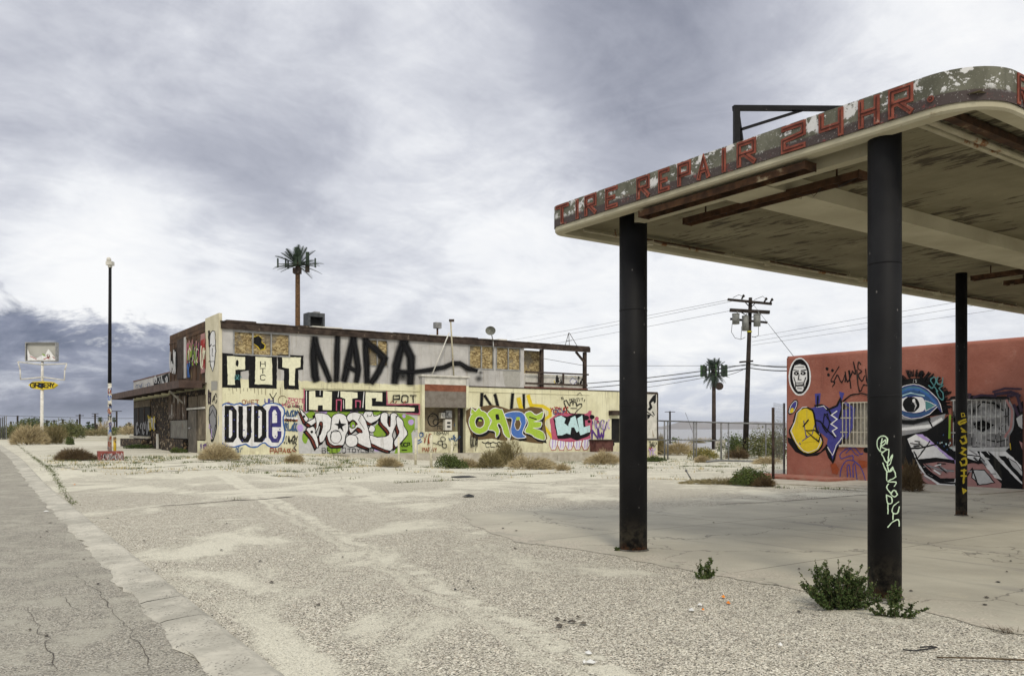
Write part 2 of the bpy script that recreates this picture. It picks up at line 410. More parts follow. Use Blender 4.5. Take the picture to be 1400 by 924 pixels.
# ------------------------------------------------------------------ ground, road, gutter, slab, water, hills
random.seed(7)
def ground_mat(name, tint, road=False):
    def fn(t):
        p = t.pos(); x, y, z = t.sep(p); p2 = t.comb(x, y, 0.0)
        wv = t.vadd(p2, t.scl(t.noise(p2, 30, 2, .6, col=True), .02))
        cell = t.sep(t.vor(wv, 100, 'Color'))[0]; cell2 = t.sep(t.vor(wv, 150, 'Color'))[1]
        peb = t.ramp(cell*.92+cell2*.08, [(.0, (.015, .014, .013)), (.16, (.06, .055, .048)), (.28, (.24, .222, .18)), (.52, (.44, .41, .33)), (.74, (.62, .585, .48)), (.90, (.90, .87, .76)), (1, (.40, .24, .13))])
        sandn = t.noise(p2, 45, 3, .6)
        sand = t.mix(sandn.ss(.3, .7), (.53, .505, .405), (.66, .64, .535))
        patch = t.noise(t.scl(p2, (1, .7, 1)), .42, 7, .62, .5)
        far = y.ss(13.0, 30.0)
        ln = lambda x0, y0, k, wd, n0: ((x-x0+(y-y0)*k+(t.noise(p2, .8, 5, .65)-.5)*n0).abs()).ss(wd, wd*.25)
        st1 = ln(.62, 5.59, .449, .26, .5)*t.noise(p2, 3.5, 5, .7).ss(.30, .62); st2 = ln(-1.75, 6.26, .47, .42, 1.1); st3 = ln(-.75, 8.0, .45, .16, .8)
        dust = patch.ss(.46, .66)
        if not road: dust = dust.mx(st1*.95).mx(st2*y.ss(10.0, 6.0)*.85).mx(st3*.6)
        if road: dust = dust*.35
        dust = (dust + far*(.62 if not road else .2) + (cell2-.5)*.5 + (t.noise(p2, 9.0, 5, .7)-.5)*.9).ss(.28, .82)
        dark = t.noise(p2, 5.0, 4, .6)
        peb = t.mix(dark.ss(.35, .75)*.3, peb, (.19, .17, .15))
        c = t.mix(dust*.86, peb, sand)
        c = t.mix(cell2.ss(.90, .94)*dust*(1-far)*.75, c, (.09, .08, .07)); c = t.mix(cell2.ss(.10, .06)*dust*(1-far)*.5, c, (.85, .83, .76))
        big = t.noise(p2, .13, 4, .6, .3)
        c = t.mix(big.ss(.52, .8)*.3*(1-far), c, (.30, .275, .235))
        # long worn streaks across the far lot
        s2 = t.noise(t.comb(x*.16+y*.10, y*.75-x*.35, 0.0), 1.1, 5, .65)
        c = t.mix(s2.ss(.50, .74)*far*.62, c, (.27, .245, .20))
        s3 = t.noise(t.comb(x*.5+y*.25, y*2.6-x*1.2, 0.0), 1.0, 5, .75, .3); c = t.mix(s3.ss(.60, .70)*far*.6, c, (.13, .115, .085))
        mo = t.noise(t.scl(p2, (1, .6, 1)), 4.5, 7, .8); c = t.mix(mo.ss(.50, .66)*far*.42, c, (.30, .27, .21)); c = t.mix(mo.ss(.44, .30)*far*.4, c, (.80, .77, .64))
        olive = t.noise(p2, .05, 3, .5)
        c = t.mix(y.ss(70.0, 120.0)*olive.ss(.35, .6)*.6, c, (.22, .19, .10))
        chip = t.vor(p2, 7.0).ss(.07, .045)*(1-far)
        c = t.mix(chip*.8, c, (.06, .05, .045))
        c = t.mix(1.0, c, t.mix(.0, c, c))
        if road:
            gd = (x*.8434+y*.5373+1.66); c = t.mix(gd.ss(-1.9, -.2)*t.noise(p2, 1.6, 6, .75).ss(.46, .62)*.7, c, sand); c = t.mix(.5, c, (.17, .162, .145)); c = t.mix(t.noise(t.scl(p2, (1, .4, 1)), .9, 4, .6).ss(.55, .8)*.35, c, (.13, .125, .11))
        h = cell*.8 + sandn*.2
        return {'c': c, 'h': h*(1-dust*.7), 'bs': .55, 'bd': .006}
    return material(name, fn, .95, 0, .15)
M_ground = ground_mat('gravelly_asphalt', 1)
M_road = ground_mat('road_asphalt', 1, True)
def axis(lo, hi, a, b, st):
    v = []; x = a
    while x > lo: v.append(x); x -= st*(1+abs(x-a)*.12)
    v.append(lo); v = v[::-1]; x = a+st
    while x < b: v.append(x); x += st
    while x < hi: v.append(x); x += st*(1+abs(x-b)*.12)
    return v+[hi]
xs = axis(-7000, 7000, -70, 40, 2.0); ys = axis(-300, 7000, -4, 180, 2.0)
g = MB(); nx = len(xs)
for yy in ys:
    for xx in xs: g.v.append(Vector((xx, yy, G(xx, yy)))); g.a.append(1.0)
for j in range(len(ys)-1):
    for i in range(nx-1):
        q = j*nx+i; g.f.append((q, q+1, q+nx+1, q+nx)); g.m.append(0); g.sm.append(True)
ground = kind(g.build('ground', M_ground), 'structure')

GD = Vector((-.5373, .8434, 0)); GN = Vector((.8434, .5373, 0)); G0 = Vector((-1.50, 5.44, 0))   # gutter direction, right normal, right edge
def gline(s, o): p = G0+GD*s+GN*o; return Vector((p.x, p.y, G(p.x, p.y)))
def nz(a, b=0.0, c=0.0): return mnoise.noise(Vector((a, b, c)))
m = MB(); S_ = [-10+.5*i for i in range(330)]
for a_, b_ in zip(S_, S_[1:]):
    for o1, o2 in ((-9.5, -5), (-5, -2), (-2, -.38)):
        q = [gline(a_, o1), gline(a_, o2), gline(b_, o2), gline(b_, o1)]
        m.face([p+Vector((0, 0, .004)) for p in q], 0, smooth=True)
kind(m.build('road', M_road), 'structure')
def conc(t):
    p = t.pos(); x, y, z = t.sep(p)
    n = t.noise(p, 1.3, 6, .65); f = t.noise(p, 22, 4, .6); sp = t.vor(p, 60)
    c = t.mix(n.ss(.35, .65), (.35, .335, .285), (.53, .505, .43)); c = t.mix(f.ss(.45, .8)*.5, c, (.30, .28, .24)); c = t.mix(t.noise(p, 4.5, 6, .7).ss(.5, .7)*.6, c, (.33, .31, .26)); c = t.mix(t.sep(t.vor(p, 70, 'Color'))[0].ss(.86, .92)*t.noise(p, 2.2, 5, .7).ss(.42, .6)*.8, c, (.07, .065, .06))
    c = t.mix(sp.ss(.2, .1)*f.ss(.48, .6)*.7, c, (.12, .11, .10))
    return {'c': c, 'h': f, 'bs': .4, 'bd': .008}
M_gut = material('gutter_concrete', conc, .9, 0, .2)
m = MB(); prof = [(-.42, .002), (-.36, .020), (-.20, .030), (-.05, .040), (.0, .022), (.03, -.005)]
s = -9.0; js = []
while s < 150:
    Ls = random.choice((1.1, 1.5, 2.4, 3.0)) if s > 3 else random.choice((.9, 1.4)); e = s+Ls-.006; k = 8; tilt = random.uniform(-.003, .003)
    rows = []
    for i in range(k+1):
        q = s+(e-s)*i/k; row = []
        for j, (o_, h_) in enumerate(prof):
            wob = (nz(q*1.1, j*.3)*.10+nz(q*4.3, j*.7)*.06+nz(q*13, j)*.02) if j in (0, 1) else nz(q*3, j+5)*.018+(nz(q*9, j)*.02 if j > 3 else 0)
            pnt = gline(q, o_+wob); row.append(pnt+Vector((0, 0, h_+tilt*o_*4+nz(q*1.2, o_*4)*.006)))
        rows.append(row)
    for i in range(k):
        for j in range(len(prof)-1): m.face([rows[i][j], rows[i][j+1], rows[i+1][j+1], rows[i+1][j]], 0, smooth=False)
    s += Ls
kind(m.build('gutter', M_gut), 'structure')

U_, V_ = Vector((.5773, -.8165, 0)), Vector((.8165, .5773, 0))     # canopy frame: u towards the near end, v away under the roof
def UV(u, v, z=0.0): return U_*u+V_*v+Vector((0, 0, z))
def slabmat(t):
    p = t.pos(); x, y, z = t.sep(p)
    u = x*.5773-y*.8165; v = x*.8165+y*.5773
    n = t.noise(p, .7, 6, .6); f = t.noise(p, 30, 4, .6)
    c = t.mix(n.ss(.3, .72), (.34, .318, .255), (.46, .435, .35))
    c = t.mix(t.noise(p, 2.4, 5, .7).ss(.55, .8)*.55, c, (.50, .45, .33))
    st = t.noise(t.comb(u*.22, v*2.4, 4.0), 1.0, 5, .6, .4)
    c = t.mix(st.ss(.56, .72)*.55, c, (.16, .155, .15))
    c = t.mix(f.ss(.5, .85)*.35, c, (.24, .22, .19))
    ju = (t.noise(p, 3, 3)-.5)*.02
    j1 = ((v+ju-11.3).abs()).ss(.014, .006); j2 = ((u+ju+6.2).abs()).ss(.014, .006); j3 = ((v+ju-15.4).abs()).ss(.016, .006); j4 = ((u+ju+9.6).abs()).ss(.014, .006)
    cr = t.vor(t.vadd(t.scl(p, .33), t.scl(t.noise(p, 1.2, 4, .6, col=True), .35)), 1.0, 'Distance', 'DISTANCE_TO_EDGE').ss(.006, .002)
    c = t.mix(j1.mx(j2).mx(j3).mx(j4).mx(cr*.8)*.8, c, (.09, .08, .07))
    ed = (v-7.15).ss(1.1, 0.0)*t.noise(p, 2.0, 5, .7).ss(.42, .56)
    c = t.mix(ed*.8, c, t.mix(t.vor(p, 60, 'Color'), (.25, .22, .18), (.60, .55, .45)))
    return {'c': c, 'h': f, 'bs': .3, 'bd': .004, 'r': n*.3+.6}
M_slab = material('canopy_slab_concrete', slabmat, .8, 0, .3)
edge = [(0, 7.15), (-2, 7.2), (-4, 7.1), (-5.5, 7.12), (-7, 7.05), (-8.3, 7.15), (-9.8, 7.0), (-11, 7.3), (-12.5, 7.9), (-13.6, 8.3), (-13.0, 10), (-12.2, 12), (-11.6, 14), (-11.7, 18), (-11.8, 23.4), (0, 23.4)]
pts = []
for (a_, b_), (c_, d_) in zip(edge, edge[1:]+edge[:1]):
    k = max(2, int(math.hypot(c_-a_, d_-b_)/.12))
    for i in range(k):
        uu, vv = a_+(c_-a_)*i/k, b_+(d_-b_)*i/k
        if vv < 23 and uu < -.3: uu += nz(uu*1.3, vv*1.3)*.16; vv += nz(uu*1.1+9, vv)*.26+nz(uu*6, vv*6)*.07
        pts.append(UV(uu, vv, .005))
m = MB(); P_ = pts
for tri in tessellate_polygon([[Vector((p.x, p.y, 0)) for p in P_]]): m.face([P_[i] for i in tri])
slab = kind(m.build('canopy_slab', M_slab), 'structure')

def watermat(t):
    p = t.pos(); n = t.noise(t.scl(p, (.02, .25, 1)), 1.0, 4, .6)
    return {'c': t.mix(n, (.22, .22, .235), (.30, .295, .30)), 'h': n, 'bs': .3, 'bd': .2}
m = MB(); m.face([(-60, 110, -1.55), (7000, 110, -1.55), (7000, 6900, -1.55), (-60, 6900, -1.55)])
kind(m.build('water', material('lake_water', watermat, .35, 0, .4)), 'structure')
hm = weathered('hill_brown', (.16, .13, .11), (.22, .18, .15), .004, .95, bump=0, bd=1)  # natural brown of the hills; the air volume does the fading
m = MB(); N = 60
for dist, pxa, pxb, hh, sd_ in ((5200, 800, 1500, 9.0, 1), (4600, 1080, 1700, 6.0, 5)):
    prev = None
    for i in range(N+1):
        px = pxa+(pxb-pxa)*i/N; h = hh*(.35+.65*sst(px, 906, 935)) if sd_ == 1 else hh*sst(px, 1085, 1200)
        h = h*(1+.25*nz(px*.02, sd_)+.15*nz(px*.09, sd_)); a_ = W(px, HY-h, dist); b_ = W(px, HY+2, dist-400); c_ = W(px, HY+2, dist+500)
        a_.z = max(a_.z, 2); b_.z = c_.z = -3
        if prev: m.face([prev[1], b_, a_, prev[0]], smooth=True); m.face([prev[0], a_, c_, prev[2]], smooth=True)
        prev = (a_, b_, c_)
kind(m.build('hills', hm), 'structure')

HX = MB(); HX.box((-7200, -320, -6), (7200, 7200, 60))
hz_ = bpy.data.materials.new('air_haze'); hz_.use_nodes = True; hn = hz_.node_tree; hn.nodes.clear()
ho, hv = hn.nodes.new('ShaderNodeOutputMaterial'), hn.nodes.new('ShaderNodeVolumePrincipled')
hv.inputs['Color'].default_value = (.80, .86, .96, 1); hv.inputs['Density'].default_value = .00011; hn.links.new(hv.outputs[0], ho.inputs['Volume'])
haze = kind(HX.build('haze', hz_), 'stuff'); haze['label'] = 'thin pale air haze over the lake and far hills'; haze['category'] = 'haze'

# cracks in the lot (children of the ground) and weeds along them
M_crack = weathered('crack_dirt', (.045, .04, .035), (.11, .095, .075), 9)
def gstrip(pts, wd, zo=.008, jag=.03):
    m = MB(); q = []
    for a_, b_ in zip(pts, pts[1:]):
        k = max(2, int((b_-a_).length/.12)); q += [a_.lerp(b_, i/k) for i in range(k)]
    q.append(pts[-1]); q = [Vector((p.x+nz(p.x*4, p.y*4)*jag*2+random.uniform(-jag, jag)*.4, p.y+nz(p.x*4+7, p.y*4)*jag*2, 0)) for p in q]
    prev = None
    for i, p in enumerate(q):
        d = (q[min(i+1, len(q)-1)]-q[max(i-1, 0)]).normalized(); n = Vector((-d.y, d.x, 0)); ww = wd*(.35+.65*abs(nz(p.x*2, p.y*2, 3))*1.8)*(0.2 if i in (0, len(q)-1) else 1)
        A, B = p+n*ww/2, p-n*ww/2; A.z = G(A.x, A.y)+zo; B.z = G(B.x, B.y)+zo
        if prev: m.face([prev[0], prev[1], B, A])
        prev = (A, B)
    return m
crk = [[(216, 692), (262, 689), (320, 684), (350, 683), (402, 679)], [(140, 640), (185, 641), (255, 636)], [(100, 631), (240, 633), (330, 630)], [(180, 647), (330, 640), (420, 646)],
       [(300, 628), (470, 633), (560, 634)], [(430, 641), (520, 637), (640, 640), (760, 636)], [(600, 645), (700, 649), (830, 644)], [(880, 640), (960, 637), (1060, 641)], [(900, 655), (1000, 657), (1080, 668)],
       [(540, 660), (650, 655), (760, 662)], [(370, 650), (415, 652)], [(980, 690), (1090, 684), (1187, 676)], [(1085, 665), (1130, 668), (1190, 672)], [(60, 636), (110, 642), (150, 641)], [(640, 632), (760, 632), (838, 630)],
       [(105, 787), (140, 815), (175, 860), (204, 912)], [(40, 830), (60, 870), (75, 924)], [(80, 812), (95, 830), (120, 840)], [(20, 605), (45, 625), (72, 645), (100, 690)]]
for i, c_ in enumerate(crk):
    pp = [gp(*q) for q in c_]; wd = .03+.0026*pp[0].y if i < 15 else .008
    if i in (10, 1, 0): wd *= 1.6
    gstrip(pp, wd, .011 if i in (14, 15, 16, 17) else .009).build('crack', M_crack, ground)
bl = MB(); random.seed(3)
def blade(p, h, lean, wd, m=0, mb=None):
    a_ = random.uniform(0, 6.283); d = Vector((math.cos(a_), math.sin(a_), 0)); s_ = Vector((-d.y, d.x, 0))*wd
    mid = p+d*lean*.4+Vector((0, 0, h*.6)); tip = p+d*lean+Vector((0, 0, h)); mb = mb or bl
    mb.face([p-s_, p+s_, mid+s_*.7, mid-s_*.7], m); mb.face([mid-s_*.7, mid+s_*.7, tip], m)
M_weed = [weathered('weed_green', (.06, .085, .02), (.12, .14, .04), 3), weathered('weed_straw', (.38, .30, .14), (.52, .43, .22), 3)]
for i, c_ in enumerate(crk[:15]+crk[18:]):
    if i == 11: continue
    pp = [gp(*q) for q in c_]; tot = sum((b_-a_).length for a_, b_ in zip(pp, pp[1:]))
    for k in range(int(tot*(3 if i == 15 else 8 if i else 1.2))):
        u_ = random.random()*(len(pp)-1); a_ = pp[int(u_)].lerp(pp[int(u_)+1], u_ % 1)
        if i != 15 and nz(a_.x*.5, a_.y*.5, 9) < .0: continue
        mt = 0 if nz(a_.x*.3, a_.y*.3, 5) > -.1 else 1
        a_ = a_+Vector((random.gauss(0, .12), random.gauss(0, .12), 0))
        for _ in range(9):
            if i == 15: mt = 0; a_ = gp(*crk[18][int(u_)]).lerp(gp(*crk[18][int(u_)+1]), u_ % 1)+GD*random.uniform(-.5, .5)
            q = a_+Vector((random.gauss(0, .04 if i == 15 else .09), random.gauss(0, .09), 0)); q.z = G(q.x, q.y)
            blade(q, random.uniform(.01, .04 if i == 15 else .10), random.uniform(.02, .05 if i == 15 else .09), .007, mt)
for k in range(1500):
    px, py = random.uniform(60, 1070), 623+abs(random.gauss(0, 11)); p = gp(px, py)
    if nz(p.x*.35, p.y*.35, 2) < -.05 or p.y > 60: continue
    mt = 0 if random.random() < .75 else 1; sz = random.uniform(.05, .16)
    for _ in range(12):
        q = p+Vector((random.gauss(0, sz*1.6), random.gauss(0, sz), 0)); q.z = G(q.x, q.y); blade(q, random.uniform(.03, .11), random.uniform(.02, .10), .009, mt)
o = kind(bl.build('weeds', M_weed), 'stuff'); o['label'] = 'low green and straw weeds growing along the cracks of the lot'; o['category'] = 'weeds'

# ------------------------------------------------------------------ service station canopy
LZ, DZ, FZ0, FZ1 = 4.33, 4.46, 4.40, 4.69
def fasciamat(t):
    p = t.pos(); x, y, z = t.sep(p)
    n = t.noise(p, 4, 5, .6)
    c = t.mix(n.ss(.3, .7), (.085, .085, .062), (.15, .15, .115))
    band = z.ss(4.505, 4.49); c = t.mix(band, c, t.mix(n, (.07, .045, .043), (.055, .052, .05)))
    c = t.mix(t.noise(p, 7, 5, .7).ss(.58, .68)*z.ss(4.54, 4.50)*.8, c, (.20, .05, .045))
    d = t.noise(t.scl(p, (1, 1, 1.3)), 6.2, 9, .70, .25)
    c = t.mix(d.ss(.54, .555)*z.ss(4.47, 4.55), c, (.62, .62, .62))
    c = t.mix(t.noise(p, 55, 3, .7).ss(.64, .68), c, (.45, .44, .42))
    drip = t.noise(t.scl(p, (9, 9, .7)), 1.6, 4, .6).ss(.60, .72)*.5; c = t.mix(drip, c, (.05, .048, .04))
    return {'c': c, 'h': d.ss(.55, .58)+n*.5, 'bs': .3, 'bd': .01}
M_fas = material('peeling_fascia_paint', fasciamat, .8, 0, .3)
def soffit(board):
    def fn(t):
        p = t.pos(); x, y, z = t.sep(p); u = x*.5773-y*.8165; v = x*.8165+y*.5773
        n = t.noise(p, 1.2, 6, .6)
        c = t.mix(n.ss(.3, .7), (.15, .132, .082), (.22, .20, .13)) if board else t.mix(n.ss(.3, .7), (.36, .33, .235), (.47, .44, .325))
        if board:
            q = t.comb(u*.6, v*2.6, 0.0); sp = t.noise(q, 3.0, 8, .72, .4); zone = t.noise(p, .8, 4, .6)
            c = t.mix((sp+(zone-.5)*.7).ss(.55, .64)*.9, c, (.045, .035, .022))
            # board joints of the formwork
            w_ = t.new('ShaderNodeMath', operation='PINGPONG'); t.link(v, w_.inputs[0]); w_.inputs[1].default_value = .31
            j = S(t.nt, w_.outputs[0]).ss(.012, .003); c = t.mix(j*.5, c, (.14, .11, .07))
            chips = t.noise(q, 9, 5, .7).ss(.66, .70); c = t.mix(chips*.7, c, (.45, .42, .31))
        else:
            sp = t.noise(p, 5, 7, .7, .4); c = t.mix(sp.ss(.62, .72)*.6, c, (.25, .20, .12))
            c = t.mix(t.noise(t.scl(p, (1, 1, 2)), 3.0, 5, .7).ss(.68, .76)*.8, c, (.20, .09, .03))
        return {'c': c, 'h': sp, 'bs': .4, 'bd': .01}
    return fn
M_deck = material('board_marked_soffit', soffit(True), .9, 0, .2); M_lip = material('cream_soffit_paint', soffit(False), .85, 0, .25)
M_roof = weathered('canopy_roof', (.30, .28, .25), (.38, .36, .32), 1)
M_rust = weathered('rusty_steel', (.03, .014, .006), (.085, .040, .017), 6, .9, 0, .5, (.30, .25, .16), (.60, .70), 3.0)
M_shaded_rust = weathered('shaded_rust', (.008, .006, .004), (.05, .022, .010), 5, .9)  # rust darkened to stand for shade inside the open lamp troughs
M_rustc = weathered('cream_pipe_paint', (.36, .33, .23), (.46, .42, .31), 5, .7, 0, .3, (.20, .09, .035), (.58, .66), 4.0)
def blackcol(t):
    p = t.pos(); x, y, z = t.sep(p); n = t.noise(p, 2.5, 5, .6)
    c = t.mix(n.ss(.3, .7), (.006, .006, .007), (.012, .012, .013)); c = t.mix(t.noise(t.scl(p, (1, 1, .5)), 11, 6, .72).ss(.66, .70), c, (.05, .048, .045))
    c = t.mix(z.ss(.55, 0.0)*t.noise(p, 7, 6, .7).ss(.40, .62)*.8, c, (.10, .085, .062)); c = t.mix(z.ss(.14, 0.0)*t.noise(p, 16, 4, .7).ss(.45, .55), c, (.13, .06, .03))
    c = t.mix(t.vor(t.scl(p, (1, 1, .6)), 9.0).ss(.075, .05)*.7, c, (.16, .15, .14)); return {'c': c, 'h': n+t.noise(p, 40, 3)*.2, 'bs': .35, 'bd': .01, 'r': n*.3+.45}
M_black = material('black_column_paint', blackcol, .6, 0, .14)
M_black_old = weathered('black_steel', (.006, .006, .007), (.011, .011, .012), 2.5, .62, 0, .35, (.035, .034, .033), (.66, .72), 9, spec=.12)
M_wire = weathered('black_cable', (.02, .02, .02), (.035, .035, .035), 9, .7)
U0, U1, V0, V1 = -9.38, -3.42, 7.23, 22.9
def outline(ins, r1=.26, r2=.52):
    a0, a1, b0, b1 = U0+ins, U1-ins, V0+ins, V1-ins; r1 = max(r1-ins, .02); r2 = max(r2-ins, .02); q = []
    def cor(cu, cv, r, s0):
        for i in range(13):
            a_ = math.radians(s0+90*i/12); q.append((cu+r*math.cos(a_), cv+r*math.sin(a_)))
    cor(a0+r1, b0+r1, r1, 180); cor(a1-r2, b0+r2, r2, 270); cor(a1-r2, b1-r2, r2, 0); cor(a0+r1, b1-r1, r1, 90)
    return q
can = thing('canopy', 'flat concrete filling station canopy with rounded corners and peeling TIRE REPAIR 24 HR. lettering', 'canopy', UV(-6.4, 15, 0))
m = MB(); O1 = outline(0)
for a_, b_ in zip(O1, O1[1:]+O1[:1]):
    m.face([UV(*a_, FZ0), UV(*b_, FZ0), UV(*b_, FZ1), UV(*a_, FZ1)], 0, smooth=True)
m.build('fascia', M_fas, can)
m = MB(); Oi = outline(.012)
for a_, b_ in zip(Oi, Oi[1:]+Oi[:1]): m.face([UV(*a_, LZ+.02), UV(*b_, LZ+.02), UV(*b_, FZ0+.002), UV(*a_, FZ0+.002)], 0, smooth=True)
Oj = outline(.03)
for (a_, b_), (c_, d_) in zip(zip(Oi, Oi[1:]+Oi[:1]), zip(Oj, Oj[1:]+Oj[:1])): m.face([UV(*a_, LZ+.02), UV(*b_, LZ+.02), UV(*d_, LZ), UV(*c_, LZ)], 0, smooth=True)
lipw = .17; In = [(U0+lipw+.08, V0+lipw), (U1-lipw-.25, V0+lipw), (U1-lipw, V0+lipw+.25), (U1-lipw, V1-lipw), (U0+lipw, V1-lipw), (U0+lipw, V0+lipw+.2)]
ring = Oj; inn = []
for (cu, cv), n_ in zip([0]*0, []): pass
def nearest(p):     # inner edge follows the outline, with a chamfer at the corners
    u, v = clamp(p[0], U0+lipw, U1-lipw), clamp(p[1], V0+lipw, V1-lipw)
    cu = .40
    if u < U0+lipw+.001+.0 and v < V0+lipw+.3: v = max(v, V0+lipw+.22)
    return (u, v)
Ok = []
for p in Oj:
    u, v = clamp(p[0], U0+lipw, U1-lipw), clamp(p[1], V0+lipw, V1-lipw)
    Ok.append((u, v))
for (a_, b_), (c_, d_) in zip(zip(Oj, Oj[1:]+Oj[:1]), zip(Ok, Ok[1:]+Ok[:1])):
    m.face([UV(*a_, LZ), UV(*b_, LZ), UV(*d_, LZ), UV(*c_, LZ)], 0)
for c_, d_ in zip(Ok, Ok[1:]+Ok[:1]):
    if (Vector(c_)-Vector(d_)).length > .01: m.face([UV(*c_, LZ), UV(*d_, LZ), UV(*d_, DZ), UV(*c_, DZ)], 0)
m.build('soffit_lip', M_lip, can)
m = MB(); m.face([UV(U0+.1, V0+.1, DZ), UV(U1-.1, V0+.1, DZ), UV(U1-.1, V1-.1, DZ), UV(U0+.1, V1-.1, DZ)])
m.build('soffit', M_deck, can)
m = MB(); Or = outline(.0); m.face([UV(*p, FZ1) for p in Or]); m.build('roof', M_roof, can)
def ubox(mb, u0, u1, v0, v1, z0, z1, m_=0): return mb.hexa(UV(u0, v0, z0), U_*(u1-u0), V_*(v1-v0), (0, 0, z1-z0), m_)
m = MB(); ubox(m, -6.58, -5.95, 7.62, V1-.2, 4.27, DZ+.01); m.build('beam', M_lip, can)
for a_, b_ in ((-8.2, -6.6), (-5.93, -4.45)): m = MB(); ubox(m, a_, b_, 7.60, 7.74, 4.275, DZ+.01); m.build('beam', M_lip, can)
m = MB(); m.tube([UV(-9.02, 7.6, 4.37), UV(-9.02, 22.6, 4.37)], .022, 8)
v = 8.2
while v < 22: m.tube([UV(-9.02, v, 4.37), UV(-9.02, v, DZ)], .012, 6); v += random.uniform(.9, 1.5)
m.build('pipe', M_rustc, can)
v = 8.3
while v < 22:
    m = MB(); ubox(m, -9.07, -8.97, v, v+2.2, 4.385, 4.40); v += 3.3; m.build('pipe_channel', M_rust, can)
for du, zz_ in ((-4.02, 4.37), (-4.10, 4.365)): m = MB(); m.tube([UV(du, 7.42, zz_), UV(du, 22.6, zz_)], .03, 8); m.build('pipe', M_rustc, can)
m = MB(); ubox(m, -3.93, -3.84, 7.5, 22.6, 4.37, 4.44); m.build('pipe_channel', M_rust, can)
# small junction boxes and dangling wires in the soffit
for k in range(5):
    m = MB(); v = 8.9+k*2.7; m.cbox(UV(-9.02, v, 4.33), .08, .08, .07); m.build('junction_box', M_rustc, can)
# raised lettering
M_let = weathered('rusty_red_letters', (.17, .045, .030), (.28, .08, .052), 9, .8, 0, .4, (.36, .22, .18), (.60, .68), 8); M_letd = weathered('rusty_dark_tube', (.035, .014, .012), (.07, .025, .018), 12, .8)
FP = Plane(UV(0, V0), U_)
def fletter(ch, s0, s1, mapper):
    mb = MB()
    def rib(pts, wd, off, m_):
        pts = [Vector(p) for p in pts]; L = len(pts); closed = (pts[0]-pts[-1]).length < 1e-4; offs = []
        for k in range(L):
            a_ = pts[max(k-1, 0)] if not (closed and k == 0) else pts[-2]; b_ = pts[k]; c_ = pts[min(k+1, L-1)] if not (closed and k == L-1) else pts[1]
            d1 = (b_-a_).normalized() if (b_-a_).length > 1e-6 else (c_-b_).normalized(); d2 = (c_-b_).normalized() if (c_-b_).length > 1e-6 else d1
            n1 = Vector((-d1.y, d1.x)); nn = (n1+Vector((-d2.y, d2.x))).normalized(); offs.append(nn*wd/2/max(.6, nn.dot(n1)))
        if not closed:
            e0, e1 = (pts[1]-pts[0]).normalized()*wd*.42, (pts[-1]-pts[-2]).normalized()*wd*.42; pts = [pts[0]-e0]+pts[1:-1]+[pts[-1]+e1]
        for k in range(L-1):
            q = [pts[k]+offs[k], pts[k]-offs[k], pts[k+1]-offs[k+1], pts[k+1]+offs[k+1]]
            T = [mapper(p.x, p.y, off) for p in q]; B = [mapper(p.x, p.y, .002) for p in q]
            mb.face(T, m_)
            for i in range(4): mb.face([T[i], B[i], B[(i+1) % 4], T[(i+1) % 4]], m_)
    h = .262; wd = .054; lw = (s1-s0)
    for i, pl in enumerate(FONT[ch]):
        P_ = [(s0+wd/2+u/4*(lw-wd), 4.405+wd/2+v/6*(h-wd+.012)) for u, v in pl]
        rib(P_, wd, .012+.002*i, 0); rib(P_, .006, .020+.002*i, 1)
    return mb
def mp_front(s_, z, off): return UV(s_, V0-off, z)
lets = [('T', 760, 778), ('I', 786.5, 792.5), ('R', 799.7, 815.7), ('E', 828, 845), ('R', 871, 888.5), ('E', 900.6, 916), ('P', 926.7, 944.8), ('A', 953.5, 971), ('I', 986.3, 994), ('R', 1008, 1034),
        ('2', 1068.6, 1102), ('4', 1120, 1153.5), ('H', 1174, 1203), ('R', 1215, 1249)]
tU = lambda px: (lambda p: p.dot(U_))(FP.at(px, 300) - Vector((0, 0, FP.at(px, 300).z)))
for ch, a_, b_ in lets:
    fletter(ch, tU(a_), tU(b_), mp_front).build('letter', [M_let, M_letd], can)
# the full stop sits at the start of the rounded corner; the next word starts on the other side
m = MB(); cpt = UV(U1-.52+.52*math.sin(math.radians(6)), V0+.52-.52*math.cos(math.radians(6)), 4.475); nn = (U_*math.sin(math.radians(6))-V_*math.cos(math.radians(6))); sx = Vector((0, 0, 1)).cross(nn).normalized()
for r_, of, mm_ in ((.03, .014, 0), (.017, .020, 1), (.008, .024, 0)):
    m.face([cpt+nn*of+(sx*math.cos(q)+Vector((0, 0, 1))*math.sin(q))*r_ for q in [2*math.pi*i/14 for i in range(14)]], mm_)
m.build('letter', [M_let, M_letd], can)
def mp_side(s_, z, off): return UV(U1+off, s_, z)
for ch, s0 in (('R', 7.765), ('E', 8.03), ('P', 8.29)):
    fletter(ch, s0, s0+.19, mp_side).build('letter', [M_let, M_letd], can)
